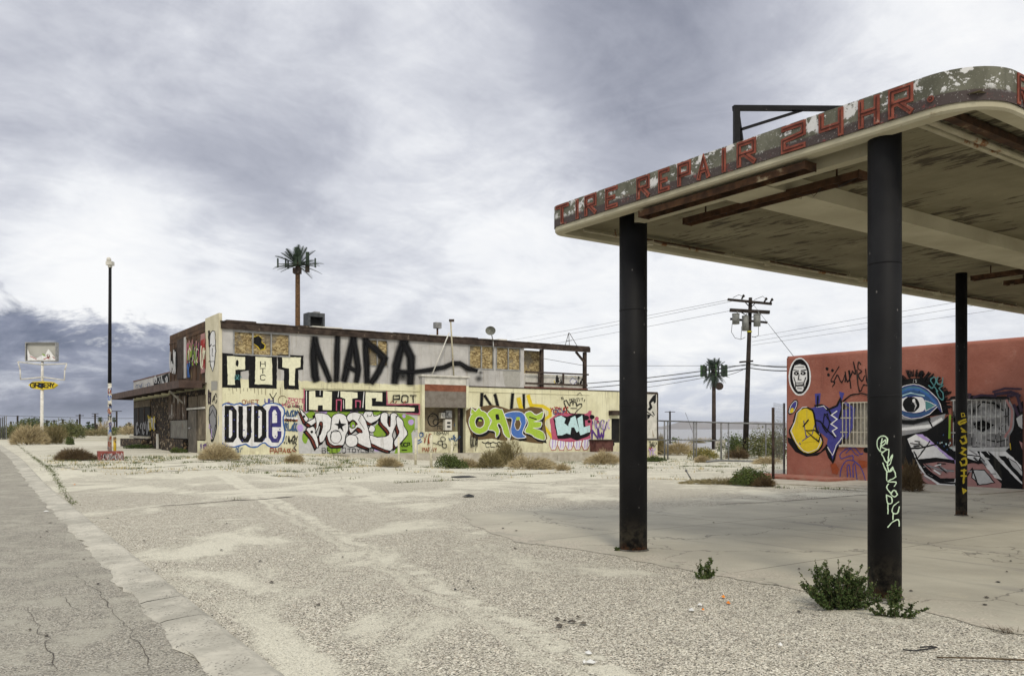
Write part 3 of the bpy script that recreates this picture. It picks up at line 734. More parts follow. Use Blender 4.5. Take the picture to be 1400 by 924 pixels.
# lamp troughs
def trough(u0, u1, v0, v1, z, label, wires=False):
    th = thing('light_fixture', label, 'light fixture', UV((u0+u1)/2, (v0+v1)/2, z), 'rusty lamp troughs under the canopy')
    m = MB(); w_ = v1-v0
    ubox(m, u0, u1, v0, v1, z+.06, z+.075); ubox(m, u0, u1, v0, v0+.012, z, z+.06); ubox(m, u0, u1, v1-.012, v1, z, z+.06); m.build('housing', M_rust, th); m = MB(); ubox(m, u0+.02, u1-.02, v0+.03, v1-.03, z+.045, z+.059); m.build('reflector', M_shaded_rust, th)  # inner plate added so the open trough looks dark inside
    for q in (u0-.012, u1): mm_ = MB(); ubox(mm_, q, q+.012, v0-.004, v1+.004, z-.005, z+.08); mm_.build('end_plate', M_rust, th)
    for k in range(3):
        m = MB(); vv = v0+w_*(k+.5)/3; m.tube([UV(u0-.03, vv, z+.03), UV(u0-.01, vv, z+.03)], .02, 8); m.build('lamp_socket', M_rustc, th)
    for q in (u0+.3, u1-.3): m = MB(); m.tube([UV(q, (v0+v1)/2, z+.075), UV(q, (v0+v1)/2, DZ)], .01, 6); m.build('hanger_rod', M_rust, th)
    if wires:
        rr = random.Random(4)
        for q in range(5):
            m = MB(); uu = u0+.5+q*.38; p = UV(uu, (v0+v1)/2, z+.05); pp = [p]
            for i in range(6): p = p+U_*rr.uniform(-.02, .14)+V_*rr.uniform(-.05, .06)+Vector((0, 0, rr.uniform(-.05, .025) if i < 4 else .05)); pp.append(p)
            m.tube(pp, .0035, 4); m.build('loose_wire', M_wire, th)
    return th
trough(-7.6, -5.22, 7.30, 7.48, 4.22, 'rusty lamp trough directly behind the TIRE REPAIR fascia, nearest the front edge')
trough(-7.5, -5.06, 7.98, 8.14, 4.21, 'second rusty lamp trough from the front edge, with torn wires hanging from it', True)
trough(-7.5, -5.1, 15.3, 15.45, 4.24, 'cream and rust lamp trough deep under the canopy, the farther left of the back pair')
trough(-7.4, -5.0, 16.3, 16.45, 4.24, 'cream and rust lamp trough deep under the canopy, at the right picture edge')
# columns
class Cyl:
    def __init__(s, c, r): s.c, s.r = Vector((c[0], c[1])), r
    def at(s, px, py, off=0.0):
        k = (px-CX)/F; d = Vector((k, 1)); r = s.r
        A = d.dot(d); B = -2*d.dot(s.c); C0 = s.c.dot(s.c)-r*r; di = max(B*B-4*A*C0, 0); Y = (-B-math.sqrt(di))/(2*A)
        p = d*Y; n = (p-s.c).normalized(); q = p+n*off; return Vector((q.x, q.y, HC+(HY-py)/F*Y))
def column(x, y, r, label):
    th = thing('canopy_column', label, 'column', (x, y, 0), 'black columns carrying the canopy')
    m = MB(); n = 40; zs = [0, .6, 1.2, 2.0, 2.75, 2.76, 3.3, LZ+.02] ; i0 = 0
    m.tube([(x, y, q) for q in (0, 2.0, LZ+.125)], r, n)
    for q in (1.9, 3.15): m.tube([(x, y, q), (x, y, q+.012)], r+.0025, n)
    m.build('shaft', M_black, th)
    m = MB(); m.tube([(x, y, .0), (x, y, .022)], r+.028, n, r2=r+.012); m.build('base_ring', weathered('base_grime', (.05, .045, .04), (.12, .11, .09), 12), th)
    return th
cA = column(1.60, 11.10, .182, 'plain black round canopy column, farthest left of the three')
cB = column(3.53, 7.97, .150, 'black canopy column with pale green scrawl, nearest the camera beside the bushes')
cC = column(8.27, 15.48, .098, 'slim black canopy column with yellow vertical scrawl, in front of the eye mural')
P_ = Paint(Cyl((3.53, 7.97), .150).at, start=.002, step=.0004, sub=1.5)
k = 6.16
def zz4(pts): return [(1180+a_/k, 580+b_/k) for a_, b_ in pts]
for st in ([(200, 165), (205, 120), (170, 95), (130, 115), (118, 165), (135, 215), (165, 232)], [(160, 120), (145, 215)], [(150, 160), (190, 130), (185, 165), (150, 185), (195, 205)], [(155, 245), (215, 210), (205, 340)], [(155, 245), (200, 320), (245, 255), (225, 335), (200, 345)],
           [(165, 325), (205, 400), (245, 360), (240, 385), (215, 395), (205, 345)], [(200, 400), (198, 470)], [(245, 360), (272, 438), (205, 480), (275, 485), (260, 520)], [(215, 500), (195, 530), (235, 580)], [(275, 560), (250, 555), (235, 585), (260, 610), (285, 590), (270, 560)],
           [(195, 590), (205, 660), (240, 660), (235, 610), (195, 595)], [(208, 660), (208, 750)], [(295, 650), (250, 690), (245, 745), (285, 745), (298, 690)], [(250, 745), (248, 800)], [(208, 865), (240, 825), (290, 800), (298, 855)]):
    P_.line(smooth(zz4(st), False, 3), 1.5, 'mint')
P_.done('scrawl', cB, 'pale mint green vertical scrawl')
P_ = Paint(Cyl((8.27, 15.48), .098).at, start=.002, step=.0004, sub=1.5)
for py, st in ((567, [(1314, 565), (1318, 565), (1319, 569), (1315, 570), (1314, 565)]),): P_.line(st, 1.1, 'gold')
for i, st in enumerate(([(1320, 573), (1311, 577), (1313, 580), (1321, 576)], [(1314, 585), (1320, 590), (1315, 590)], [(1314, 598), (1319, 596), (1321, 604), (1316, 606), (1313, 602)], [(1315, 612), (1320, 614), (1314, 619), (1320, 622)],
                        [(1315, 628), (1320, 626), (1321, 634), (1315, 636), (1313, 631)], [(1314, 643), (1321, 643)], [(1314, 650), (1321, 650)], [(1318, 641), (1317, 660)], [(1316, 668), (1320, 670), (1317, 673), (1316, 668)])):
    P_.line(st, 4.2, 'gold', soft=True); P_.line(smooth(st, False, 3), 1.9, 'gold')
P_.done('scrawl', cC, 'yellow vertical scrawl')
# open steel frame above the canopy
fr = thing('sign_frame', 'bare black steel sign frame standing on top of the canopy', 'sign frame', UV(-7.6, 9.4, FZ1))
a_ = W(1007, 148, 10.7); b_ = Vector((a_.x, a_.y, FZ1)); c_ = W(1180, 149, 11.2)
m = MB(); m.bar(b_, a_, .075, .075); m.build('post', M_black, fr)
m = MB(); m.bar(a_+Vector((-.04, 0, 0)), c_, .06, .06); m.build('top_rail', M_black, fr)
m = MB(); m.bar(a_+Vector((.03, .03, -.1)), Vector((W(1024, 195, 11.0).x, 11.0, FZ1)), .04, .04); m.build('brace', M_black, fr)
m = MB(); m.bar(W(1014, 177, 10.75), W(1103, 149, 11.0), .055, .03); m.build('brace', M_black, fr)
m = MB(); q = W(1180, 149, 11.2); m.bar(Vector((q.x, q.y, FZ1)), q, .07, .07); m.build('post', M_black, fr)
# ------------------------------------------------------------------ two-storey building
K = W(300.5, HY, 42.0); LD = Vector((-.5563, .8309, 0)); RD = Vector((.8309, .5563, 0))
PR, PL = Plane((K.x, K.y), RD), Plane((K.x, K.y), LD)
def B(t_, w_, z): return Vector((K.x, K.y, 0))+RD*t_+LD*w_+Vector((0, 0, z))
def bbox(mb, t0, t1, w0, w1, z0, z1, m_=0): return mb.hexa(B(t0, w0, z0), RD*(t1-t0), LD*(w1-w0), (0, 0, z1-z0), m_)
ZT, ZB = 6.93, 4.09
def shmap(pl, d):      # paint mapper for a surface lying d behind (or in front of) the main wall plane
    o = pl.o - pl.n*d; q = Plane((o.x, o.y), pl.r); q.n = pl.n
    return lambda x, y, off: q.at(x, y, off)
T = PR.t; TE = T(899); T716 = T(716.5); T803 = T(803); TW = 11.45
def stucco(t):
    p = t.pos(); x, y, z = t.sep(p)
    n = t.noise(p, .9, 6, .62); f = t.noise(p, 9, 4, .6); rag = t.noise(t.scl(p, (1, 1, .4)), 3.0, 4, .6)
    grey = t.mix(n.ss(.3, .7), (.37, .36, .35), (.50, .49, .475)); cream = t.mix(n.ss(.3, .7), (.59, .565, .38), (.71, .69, .49))
    grey = t.mix(t.noise(p, 2.2, 6, .7).ss(.62, .7)*.4, grey, (.58, .56, .53))
    c = t.mix((z+(rag-.5)*.22).ss(4.10, 4.12), cream, grey)
    st = t.noise(t.scl(p, (4, 4, .22)), 1.6, 5, .65); c = t.mix(st.ss(.52, .70)*.5, c, (.24, .21, .15))
    lowd = z.ss(1.0, .2)*t.noise(p, 2, 5, .7).ss(.4, .65); c = t.mix(lowd*.6, c, (.33, .28, .19))
    c = t.mix(t.noise(p, 3.1, 7, .7).ss(.66, .70)*.8, c, (.30, .27, .22))
    c = t.mix((f-.5).abs()*.6, c, (.25, .22, .17))
    return {'c': c, 'h': f, 'bs': .5, 'bd': .03}
M_st = material('stucco_grey_over_cream', stucco, .95, 0, .15)
M_dkwood = weathered('dark_weathered_wood', (.022, .014, .010), (.06, .042, .032), 3, .9, 0, .5, (.20, .16, .12), (.60, .70), 4)
M_brown = weathered('rusty_brown_cladding', (.045, .022, .009), (.095, .048, .02), 1.5, .8, .1, .4, (.22, .17, .09), (.58, .68), 1.6, streak=True)
M_board = weathered('grey_brown_board', (.15, .13, .11), (.20, .18, .155), 4, .9, 0, .4)
M_white = weathered('dirty_white_paint', (.48, .47, .42), (.62, .60, .55), 3, .8, 0, .3, (.24, .17, .10), (.62, .68), 3, streak=True)
M_metal = weathered('galvanised_metal', (.24, .24, .235), (.36, .36, .35), 4, .55, .6, .2)
M_conc = weathered('old_concrete', (.34, .31, .25), (.46, .43, .36), 1.8, .95, 0, .5, (.22, .20, .16), (.56, .7), 3)
M_void = weathered('dark_opening', (.008, .008, .008), (.014, .013, .012), 2)
def osb(t):
    p = t.pos(); v = t.scl(p, (1, 1, 1)); c1 = t.sep(t.vor(t.vadd(t.scl(v, (9, 9, 17)), t.scl(t.noise(v, 6, 3, .6, col=True), 3)), 1.0, 'Color'))[0]
    c = t.ramp(c1, [(0, (.08, .05, .02)), (.3, (.20, .145, .065)), (.65, (.34, .26, .125)), (1, (.50, .41, .22))])
    c = t.mix(t.noise(p, 1.1, 4, .6).ss(.50, .62)*.7, c, (.15, .135, .11))
    return {'c': c, 'h': c1, 'bs': .3, 'bd': .005}
M_osb = material('strand_board', osb, .85)
def stone(t):
    p = t.pos(); v = t.vadd(t.scl(p, (5.0, 5.0, 5.5)), t.scl(t.noise(p, 3, 3, .6, col=True), .8)); ce = t.sep(t.vor(v, 1.0, 'Color'))[0]; d = t.vor(v, 1.0, 'Distance', 'DISTANCE_TO_EDGE')
    c = t.ramp(ce, [(0, (.012, .009, .007)), (.4, (.045, .03, .02)), (.75, (.11, .075, .045)), (.9, (.22, .15, .08)), (1, (.36, .30, .22))])
    c = t.mix(d.ss(.10, .03), c, (.012, .010, .008)); return {'c': c, 'h': d.ss(0, .25)+ce*.5, 'bs': 1.0, 'bd': .08}
M_stone = material('lava_stone_facing', stone, .9)
bld = thing('abandoned_building', 'abandoned two-storey cream and grey building covered in graffiti, reading POT, NADA and DUDE', 'building', B(10, 4, .1))
def wall_holes(mb, t0, t1, z0, z1, holes, w0, w1, mi=0):
    tsv = sorted({t0, t1, *[h[0] for h in holes], *[h[1] for h in holes]}); zsv = sorted({z0, z1, *[h[2] for h in holes], *[h[3] for h in holes]})
    inside = lambda a_, b_: any(h[0] < a_ < h[1] and h[2] < b_ < h[3] for h in holes)
    for a_, b_ in zip(tsv, tsv[1:]):
        for c_, d_ in zip(zsv, zsv[1:]):
            if not inside((a_+b_)/2, (c_+d_)/2): mb.face([B(a_, w0, c_), B(b_, w0, c_), B(b_, w0, d_), B(a_, w0, d_)], mi)
    for h in holes:
        a_, b_, c_, d_ = h
        mb.face([B(a_, w0, c_), B(a_, w1, c_), B(a_, w1, d_), B(a_, w0, d_)], mi); mb.face([B(b_, w0, c_), B(b_, w0, d_), B(b_, w1, d_), B(b_, w1, c_)], mi)
        mb.face([B(a_, w0, c_), B(b_, w0, c_), B(b_, w1, c_), B(a_, w1, c_)], mi); mb.face([B(a_, w0, d_), B(a_, w1, d_), B(b_, w1, d_), B(b_, w0, d_)], mi)
    for q in (t0, t1): mb.face([B(q, w0, z0), B(q, w1, z0), B(q, w1, z1), B(q, w0, z1)], mi)
    mb.face([B(t0, w0, z1), B(t1, w0, z1), B(t1, w1, z1), B(t0, w1, z1)], mi)
def rect(x0, y0, x1, y1):       # rectangle in photo pixels -> (t0, t1, z0, z1) on the facade, using the left edge for height
    return (T(x0), T(x1), PR.z((x0+x1)/2, y1), PR.z((x0+x1)/2, y0))
win = [rect(319.5, 456, 395.5, 485), rect(501.5, 465.5, 530, 499.5), rect(641.5, 473.5, 674.5, 503.5), rect(678.5, 476, 711, 505)]
alc = rect(576, 557, 636, 590); alcd = rect(627, 557, 636.5, 618)
alc = (alc[0], alcd[0], alc[2], alc[3]); alcd = (alcd[0], alcd[1], .05, alc[3])
m = MB(); wall_holes(m, .02, T716, ZB+.0, 6.60, win, 0, .6); m.build('wall', M_st, bld)
m = MB(); winr = rect(836, 572, 850, 605); wall_holes(m, .0, TE, -.6, ZB, [alc, alcd, winr], 0, .9); 
m.build('wall', M_st, bld)
m = MB()      # body behind the facades
bbox(m, .05, T(748), .95, TW-.05, -.6, 6.55); bbox(m, .05, TE-.02, .95, TW-.05, -.6, ZB-.03); m.build('rear_wall', M_st, bld)
m = MB(); bbox(m, .05, T(750), .62, .93, ZB+.05, 6.55, 0); m.build('wall', M_osb, bld)
for h, n_ in zip(win, (3, 2, 2, 2)):
    mb = MB()
    for i in range(n_+1):
        a_ = h[0]+(h[1]-h[0])*i/n_; bbox(mb, a_-.035, a_+.035, -.03, .06, h[2], h[3])
    bbox(mb, h[0]-.036, h[1]+.036, -.035, .055, h[2]-.07, h[2]); bbox(mb, h[0]-.036, h[1]+.036, -.035, .055, h[3], h[3]+.06); r_ = mb.build('window', M_metal, bld)
    for i in range(n_):
        a_, b_ = h[0]+(h[1]-h[0])*i/n_, h[0]+(h[1]-h[0])*(i+1)/n_; mb = MB(); bbox(mb, a_+.03, b_-.03, .06, .09, h[2], h[3]); mb.build('board', M_osb, r_)
hp = Paint(shmap(PR, .06)); hp.poly([(346, 461), (353, 458), (359, 462), (358, 467), (363, 471), (362, 478), (355, 479), (351, 474), (347, 470)], 'gold', jit=.6); hp.poly([(347, 462), (353, 459), (358, 463), (357, 468), (362, 472), (361, 477), (356, 478), (352, 473), (347, 469)], 'black'); hp.done('broken_hole', bld)
# roof edge, ledges
m = MB(); bbox(m, .03, T803+.15, -.14, .0, 6.60, 6.90); bbox(m, .0, T(750), -.14, TW, 6.93, 6.985, 0); m.build('roof_edge', M_dkwood, bld)
m = MB(); bbox(m, T(750)+.01, T803+.12, -.10, 1.7, 6.86, 6.98); m.build('roof', M_dkwood, bld)
m = MB(); random.seed(5); q = .3
while q < T(700):
    L_ = random.uniform(.3, 2.2); bbox(m, q, q+L_, -.17+random.random()*.04, .5+random.random(), 6.987, 6.995+random.random()*.06, random.choice((0, 0, 1))); q += L_+random.uniform(.05, .6)
m.build('roofing_scrap', [M_white, M_dkwood], bld)
m = MB(); bbox(m, T(412), T(573), -.05, 0, 3.74, 3.80); m.build('ledge', M_st, bld); m = MB(); bbox(m, T(640), T(806), -.04, 0, 3.80, 3.84); m.build('ledge', M_st, bld)
m = MB(); bbox(m, T(640), TE, -.03, .0, ZB, ZB+.06); m.build('parapet_cap', M_dkwood, bld); m = MB(); bbox(m, T(716)+.05, T803, -.06, .9, ZB+.061, ZB+.13); m.build('parapet_cap', weathered('red_brown_cap', (.10, .03, .02), (.16, .06, .04), 4), bld)
for x in (412, 441, 470, 503, 545, 618): pass
for x in (439, 489, 545): m = MB(); bbox(m, T(x), T(x)+.03, -.012, 0, 4.2, 6.55); m.build('wall_batten', M_st, bld)
# open deck at the far end
m = MB(); zr = PR.z(760, 509)
bbox(m, T(742)-.1, T(742)+.1, .02, .22, ZB+.13, 6.6); m.build('deck_post', M_dkwood, bld); m = MB(); bbox(m, T(801)-.1, T(801)+.1, .02, .22, ZB+.13, 6.6); m.build('deck_post', M_dkwood, bld)
m = MB(); bbox(m, T(716)+.12, T803+.1, -.04, .012, zr-.10, zr); bbox(m, T(716)+.12, T803, -.04, .012, ZB+.28, ZB+.40)
for x in (737, 770): bbox(m, T(x)-.07, T(x)+.07, -.03, .011, ZB+.40, zr-.10)
m.build('deck_rail', M_dkwood, bld)
m = MB(); bbox(m, T(716)+.12, T803-.1, .24, .27, ZB+.13, zr-.12); m.build('deck_panel', M_white, bld)
m = MB(); m.bar(B(T(801)-.1, .1, 6.0), B(T(801)-.75, .1, 6.6), .12, .12); m.build('knee_brace', M_dkwood, bld)
# bump-out with sign band and alcove
th0, th1 = T(573.5), T(637); zt = PR.z(600, 514)
m = MB(); bbox(m, th0-.08, th1+.06, -.42, 0, zt-.06, zt+.03); m.build('porch_cap', M_white, bld)
m = MB(); bbox(m, th0, th0+.16, -.34, 0, alc[2]-.02, zt-.06); m.build('porch_frame', M_st, bld); m = MB(); bbox(m, th1-.16, th1, -.34, 0, alc[3], zt-.06); m.build('porch_frame', M_st, bld)
zb1, zb2, zb3 = PR.z(600, 526), PR.z(600, 535), alc[3]
for a_, b_, mm_, nm in ((zb1, zt-.062, M_white, 'porch_band'), (zb2, zb1-.002, weathered('rust_red_band', (.16, .055, .03), (.24, .09, .05), 4), 'porch_band'), (zb3, zb2-.002, M_board, 'porch_board')):
    mb = MB(); bbox(mb, th0+.162, th1-.162, -.30, -.0, a_, b_); mb.build(nm, mm_, bld)
m = MB(); bbox(m, alc[0]-.1, alc[1], .45, .5, alc[2]-.1, alc[3]); m.build('alcove_back', weathered('stained_plywood', (.13, .105, .07), (.22, .18, .12), 2.5, .9, 0, .3), bld)
m = MB(); bbox(m, alcd[0]+.12, alcd[1], .3, .36, alcd[2], alcd[3]); m.build('door', M_void, bld)
m = MB(); bbox(m, alcd[0]-.05, alcd[0]+.06, -.05, .04, alcd[2], alcd[3]); m.build('door_frame', M_dkwood, bld)
m = MB(); bbox(m, winr[0], winr[1], .25, .3, winr[2], winr[3]); m.build('window_opening', M_void, bld)
def facebox(name, x0, y0, x1, y1, w0, w1, mat, label, cat, extra=None):
    p0, p1 = PR.at(x0, y1), PR.at(x1, y0); th = thing(name, label, cat, p0)
    mb = MB(); t0_, t1_ = T(x0), T(x1); z0_, z1_ = p0.z, PR.z(x0, y0); bbox(mb, t0_, t1_, w0, w1, z0_, z1_); mb.build('case', mat, th)
    if extra: extra(th, t0_, t1_, z0_, z1_, w0)
    return th
def meter_dial(th, t0_, t1_, z0_, z1_, w0):
    mb = MB(); c_ = B((t0_+t1_)/2, w0, (z0_+z1_)/2); mb.tube([c_, c_-LD*.08], (t1_-t0_)*.3, 14); mb.build('dial', M_metal, th)
def meter_slot(th, t0_, t1_, z0_, z1_, w0):
    for a_ in (.25, .6):
        mb = MB(); bbox(mb, t0_+.12, t1_-.1, w0-.012, w0, z0_+(z1_-z0_)*a_, z0_+(z1_-z0_)*(a_+.16)); mb.build('slot', M_void, th)
facebox('meter_box', 605, 564, 610.5, 571.5, .15, .44, M_white, 'small pale electric meter box with a bent wire, in the alcove', 'meter box', meter_dial)
facebox('meter_box', 611.5, 561, 619.5, 571, .12, .44, M_metal, 'grey electric meter box with a round dial, upper one in the alcove', 'meter box', meter_dial)
facebox('meter_box', 610.5, 573, 619.5, 588, .15, .44, M_white, 'white electric box with two dark slots, lowest one in the alcove', 'meter box', meter_slot)
facebox('wall_lamp', 832, 562, 844, 567.5, -.28, -.0, M_dkwood, 'dark rusty wall lamp on the cream wall left of the first canopy column', 'wall lamp', lambda th, a_, b_, c_, d_, w0: (lambda mb: (bbox(mb, a_-.05, b_+.05, w0-.06, w0+.2, d_, d_+.04), mb.build('hood', M_rust, th)))(MB()))
facebox('planter_box', 806, 602, 829, 617, -.7, -.05, weathered('dark_red_metal', (.07, .025, .02), (.12, .05, .04), 4), 'dark red low metal box at the foot of the cream wall', 'box', lambda th, a_, b_, c_, d_, w0: (lambda mb: (bbox(mb, a_-.1, b_+.1, w0-.1, -.02, d_, d_+.06), mb.build('lid', M_dkwood, th)))(MB()))
# corner pier, brown upper front, one-storey front
m = MB(); bbox(m, -.06, .10, -.05, 2.62, -.3, 7.37); m.build('corner_pier', material('pier_blocks', lambda t: (lambda p: {'c': t.mix(t.noise(p, 1.5, 6, .6).ss(.3, .7), (.50, .46, .33), (.62, .58, .44)), 'h': t.noise(p, 12, 3), 'bs': .4, 'bd': .02})(t.pos()), .95, 0, .15), bld)
m = MB(); bbox(m, .0, .04, 2.63, TW, 3.9, 7.28); m.build('upper_front', M_brown, bld)
for i in range(9): m = MB(); q = 2.7+i*1.05; bbox(m, -.03, .0, q, q+.06, 4.1, 6.71); m.build('cladding_rib', M_brown, bld)
m = MB(); bbox(m, -.035, .0, 2.63, TW, 6.72, 6.80); m.build('cladding_rail', M_brown, bld)
q0, q1 = PL.t(273), PL.t(252)
def lrect(x0, y0, x1, y1): return sorted((PL.t(x0), PL.t(x1)))+sorted((PL.z((x0+x1)/2, y0), PL.z((x0+x1)/2, y1)))
def lpanel(name, x0, y0, x1, y1, mat, d0=-.06, d1=.0, par=None, lab=None):
    a_, b_, c_, d_ = lrect(x0, y0, x1, y1); mb = MB(); bbox(mb, d0, d1, a_, b_, c_, d_); o = mb.build(name, mat, par or bld)
    if lab: o['label'] = lab
    return o
M_ply = weathered('weathered_plywood', (.085, .068, .045), (.15, .12, .085), 2, .9, 0, .4, (.30, .25, .17), (.58, .7), 2, streak=True)
lpanel('front_panel', 243, 463, 252, 518, M_dkwood, -.05); lpanel('front_panel', 252.5, 461, 255, 517, M_st, -.055)
m = MB(); bbox(m, .0, .05, TW+.02, 23.6, 3.6, 5.03); bbox(m, .06, 14, TW+.02, 23.6, 0, 4.95); m.build('front_parapet', M_st, bld)
m = MB(); bbox(m, -.03, .055, TW+.02, 23.65, 5.031, 5.09); m.build('parapet_cap', weathered('rust_cap', (.12, .05, .03), (.17, .08, .05), 4), bld)
m = MB(); bbox(m, .0, .05, 2.62, 23.6, -.2, 3.7); m.build('lower_front', M_stone, bld)
# overhang
m = MB(); q = 1.42; bbox(m, -q, .0, 2.3, 23.75, 3.95, 4.0); m.build('awning_roof', M_dkwood, bld)
m = MB(); bbox(m, -q-.04, -q, 2.26, 23.8, 3.70, 4.10); bbox(m, -q, -.3, 2.26, 2.30, 3.70, 4.10); bbox(m, -q, .0, 23.76, 23.8, 3.70, 4.10); m.build('awning_fascia', weathered('brown_fascia', (.05, .03, .024), (.085, .055, .045), 2, .8, 0, .3, (.2, .13, .09), (.63, .7), 2), bld)
for i in range(10): m = MB(); a_ = 3.2+i*2.15; bbox(m, -q+.01, -.01, a_, a_+.1, 3.78, 3.949); m.build('awning_joist', M_dkwood, bld)
m = MB(); m.bar(B(-.02, 7.5, 3.0), B(-.85, 7.5, 3.76), .06, .09); m.build('awning_strut', M_white, bld)
# shop front details
w_ = lpanel('shop_window', 184, 557, 206, 596, M_void, -.05); lpanel('window_head', 184, 548, 206, 556.5, M_ply, -.06)
for x in (190, 198): lpanel('bar', x, 558, x+1.2, 594, M_dkwood, -.09, -.05, w_)
lpanel('sill', 181, 596, 207, 599, M_conc, -.22, -.05, w_)
a_, b_, c_, d_ = lrect(178, 600, 207, 614); m = MB(); bbox(m, -.6, -.0, a_, b_+.5, .1, d_); m.build('stone_ledge', M_stone, bld)
a_, b_, c_, d_ = lrect(229, 600, 259, 615); m = MB(); bbox(m, -.35, -.0, a_, b_, .1, d_); m.build('stone_ledge', M_stone, bld)
for i, (x0, x1) in enumerate(((233, 237.5), (238.5, 243), (244.2, 250), (251.3, 257.5))):
    lpanel('shutter', x0, 540+(.4*i), x1, 573, weathered('flaking_white_shutter', (.045, .03, .02), (.11, .075, .05), 2, .9, 0, .4, (.50, .48, .45), (.60, .64), 4, streak=True), -.12, -.06)
lpanel('corrugated_panel', 235.5, 574.5, 258.5, 599, weathered('corrugated_sheet', (.14, .13, .11), (.22, .21, .18), 2, .7, .4, .2, (.24, .12, .06), (.6, .7), 2, streak=True), -.10, -.02)
dr = lpanel('door', 260, 561, 271, 619, weathered('old_grey_door', (.085, .075, .06), (.15, .13, .105), 2, .85, 0, .3, (.26, .22, .16), (.6, .7), 2), -.10)
lpanel('handle', 261, 584, 264, 586, M_metal, -.16, -.10, dr)
lpanel('plywood_panel', 259.5, 542, 271.5, 557, M_ply, -.08); lpanel('plywood_panel', 272.5, 540, 283, 557, M_ply, -.085); lpanel('plywood_panel', 272.5, 560, 283, 601, M_ply, -.085)
lpanel('board_strip', 258.5, 557, 283.5, 559.5, M_white, -.14, -.10); lpanel('knee_wall', 273, 602.5, 284, 621, M_st, -.12)
lpanel('drainpipe', 216.3, 593, 217.8, 613, M_white, -.12, -.03)
# right-hand sign wall end
m = MB(); a_, b_ = T(884), T(898.5); bbox(m, a_, b_, -.06, -.0, PR.z(890, 599), PR.z(890, 537.5)); o = m.build('mural_panel', M_white, bld)
m = MB(); z0_, z1_ = PR.z(890, 599.5), PR.z(890, 537); bbox(m, b_-.08, b_+.02, -.09, -.061, z0_, z1_); bbox(m, a_, b_-.08, -.09, -.061, z1_-.08, z1_); bbox(m, a_, b_+.05, -.09, -.03, z0_-.05, z0_+.02); m.build('panel_frame', M_dkwood, bld)

# graffiti on the long facade
random.seed(11)
P = Paint(lambda x, y, o: PR.at(x, y, o))
P.poly([(301, 482), (341, 486), (341, 506), (329, 508), (329, 530), (301, 530)], 'black', jit=.5); P.poly([(340, 486), (378.5, 487), (378, 531), (340, 530)], 'black', jit=.4); P.poly([(380, 485.5), (415, 486.5), (415, 505.5), (408, 506), (408.5, 532), (388.5, 532), (388, 506), (380, 504)], 'black', jit=.5)
P.poly([(310, 486), (335, 488), (335, 505), (322, 506), (321, 526), (311, 526)], 'cream', jit=.4); P.ell((324.2, 496.5), 1.8, 5, 'black')
P.poly([(349, 487.5), (372, 489), (372, 526), (348, 525)], 'cream', jit=.4); P.poly([(386, 488), (411, 488.7), (411, 502), (403, 503), (403.3, 527), (395.5, 527), (395, 503.5), (386, 502)], 'cream', jit=.4)
for i, ch in enumerate('HTC'): P.text(ch, 356, 501+i*9.3, 6.5, 6.8, 'black', 1.1)
for x in range(303, 412, 5): 
    if random.random() < .6: P.line([(x, 530), (x+random.uniform(-.4, .4), 531+random.uniform(2, 9))], .5, 'brown')
P.done('graffiti_lettering', bld, 'black block letters POT with cream faces')
P = Paint(lambda x, y, o: PR.at(x, y, o)); cl = [(300, 566), (302, 556), (309, 551.5), (320, 553), (328, 551), (334, 554), (341, 552), (350, 552), (357, 556), (364, 552), (374, 551), (384, 554), (389, 562), (387, 575), (389, 590), (386, 604), (378, 611), (368, 610), (361, 605), (352, 610), (343, 611), (336, 607), (328, 609), (320, 611), (311, 610), (302, 604), (301, 592), (299, 579)]
P.poly(smooth(cl, True, 3), 'white', 'blue', 2.0)
def loop(pts, wd, col): P.line(pts+[pts[0]], wd, col)
loop([(310, 557.5), (317, 557.5), (320.5, 562), (320.5, 596), (317, 601.5), (310, 601.5)], 6, 'black'); P.line([(329, 557), (329, 596), (332, 601.5), (337.5, 601.5), (340.5, 596), (340.5, 557)], 6.2, 'black')
loop([(350, 557.5), (357, 557.5), (361, 562), (361, 596), (357, 601.5), (350, 601.5)], 6, 'black'); P.line([(372, 581), (381.5, 581), (381.5, 564), (378, 557.5), (372.5, 557.5), (369.5, 563), (369.5, 596), (373, 602), (379, 602), (382, 596), (382, 591)], 5.6, 'navy')
for _ in range(26):
    x, y = random.uniform(306, 384), random.uniform(557, 602); P.ell((x, y), .9, 1.0, 'ink', n=7)
P.done('graffiti_lettering', bld, 'black and navy letters DUDE on white with a blue outline')
P = Paint(lambda x, y, o: PR.at(x, y, o), start=.065, step=.001)
for st, wd in (([(430, 460), (428, 488), (430, 514), (432, 522)], 13), ([(430, 464), (438, 490), (451, 522)], 10), ([(461, 460), (460, 490), (459, 522)], 10), ([(483, 459), (475, 495), (469, 522)], 12), ([(483, 459), (486, 485), (489, 505), (486, 523)], 10), ([(473, 500), (486, 507)], 8),
               ([(499, 462), (500, 490), (501, 524)], 11), ([(499, 466), (513, 477), (525, 490), (516, 509), (506, 524)], 11), ([(551, 464), (541, 500), (538, 525)], 14), ([(551, 465), (561, 488), (560, 526)], 14), ([(540, 508), (562, 509)], 9), ([(560, 509), (585, 506), (606, 502), (618, 497), (628, 497), (640, 504), (652, 507)], 7.5)):
    P.line(st, wd*1.5, 'black', soft=True); P.line(st, wd*1.0, 'black', soft=True); P.line(st, wd*.7, 'black', soft=True)
P.spray((656, 509), 7, 5, 'black'); P.spray((640, 505), 16, 7, 'black'); P.spray((654, 517), 11, 8, 'black'); P.spray((550, 515), 15, 13, 'black')
P.done('graffiti_lettering', bld, 'sprayed black word NADA with soft edges and a long tail')
P = Paint(lambda x, y, o: PR.at(x, y, o), start=.052)
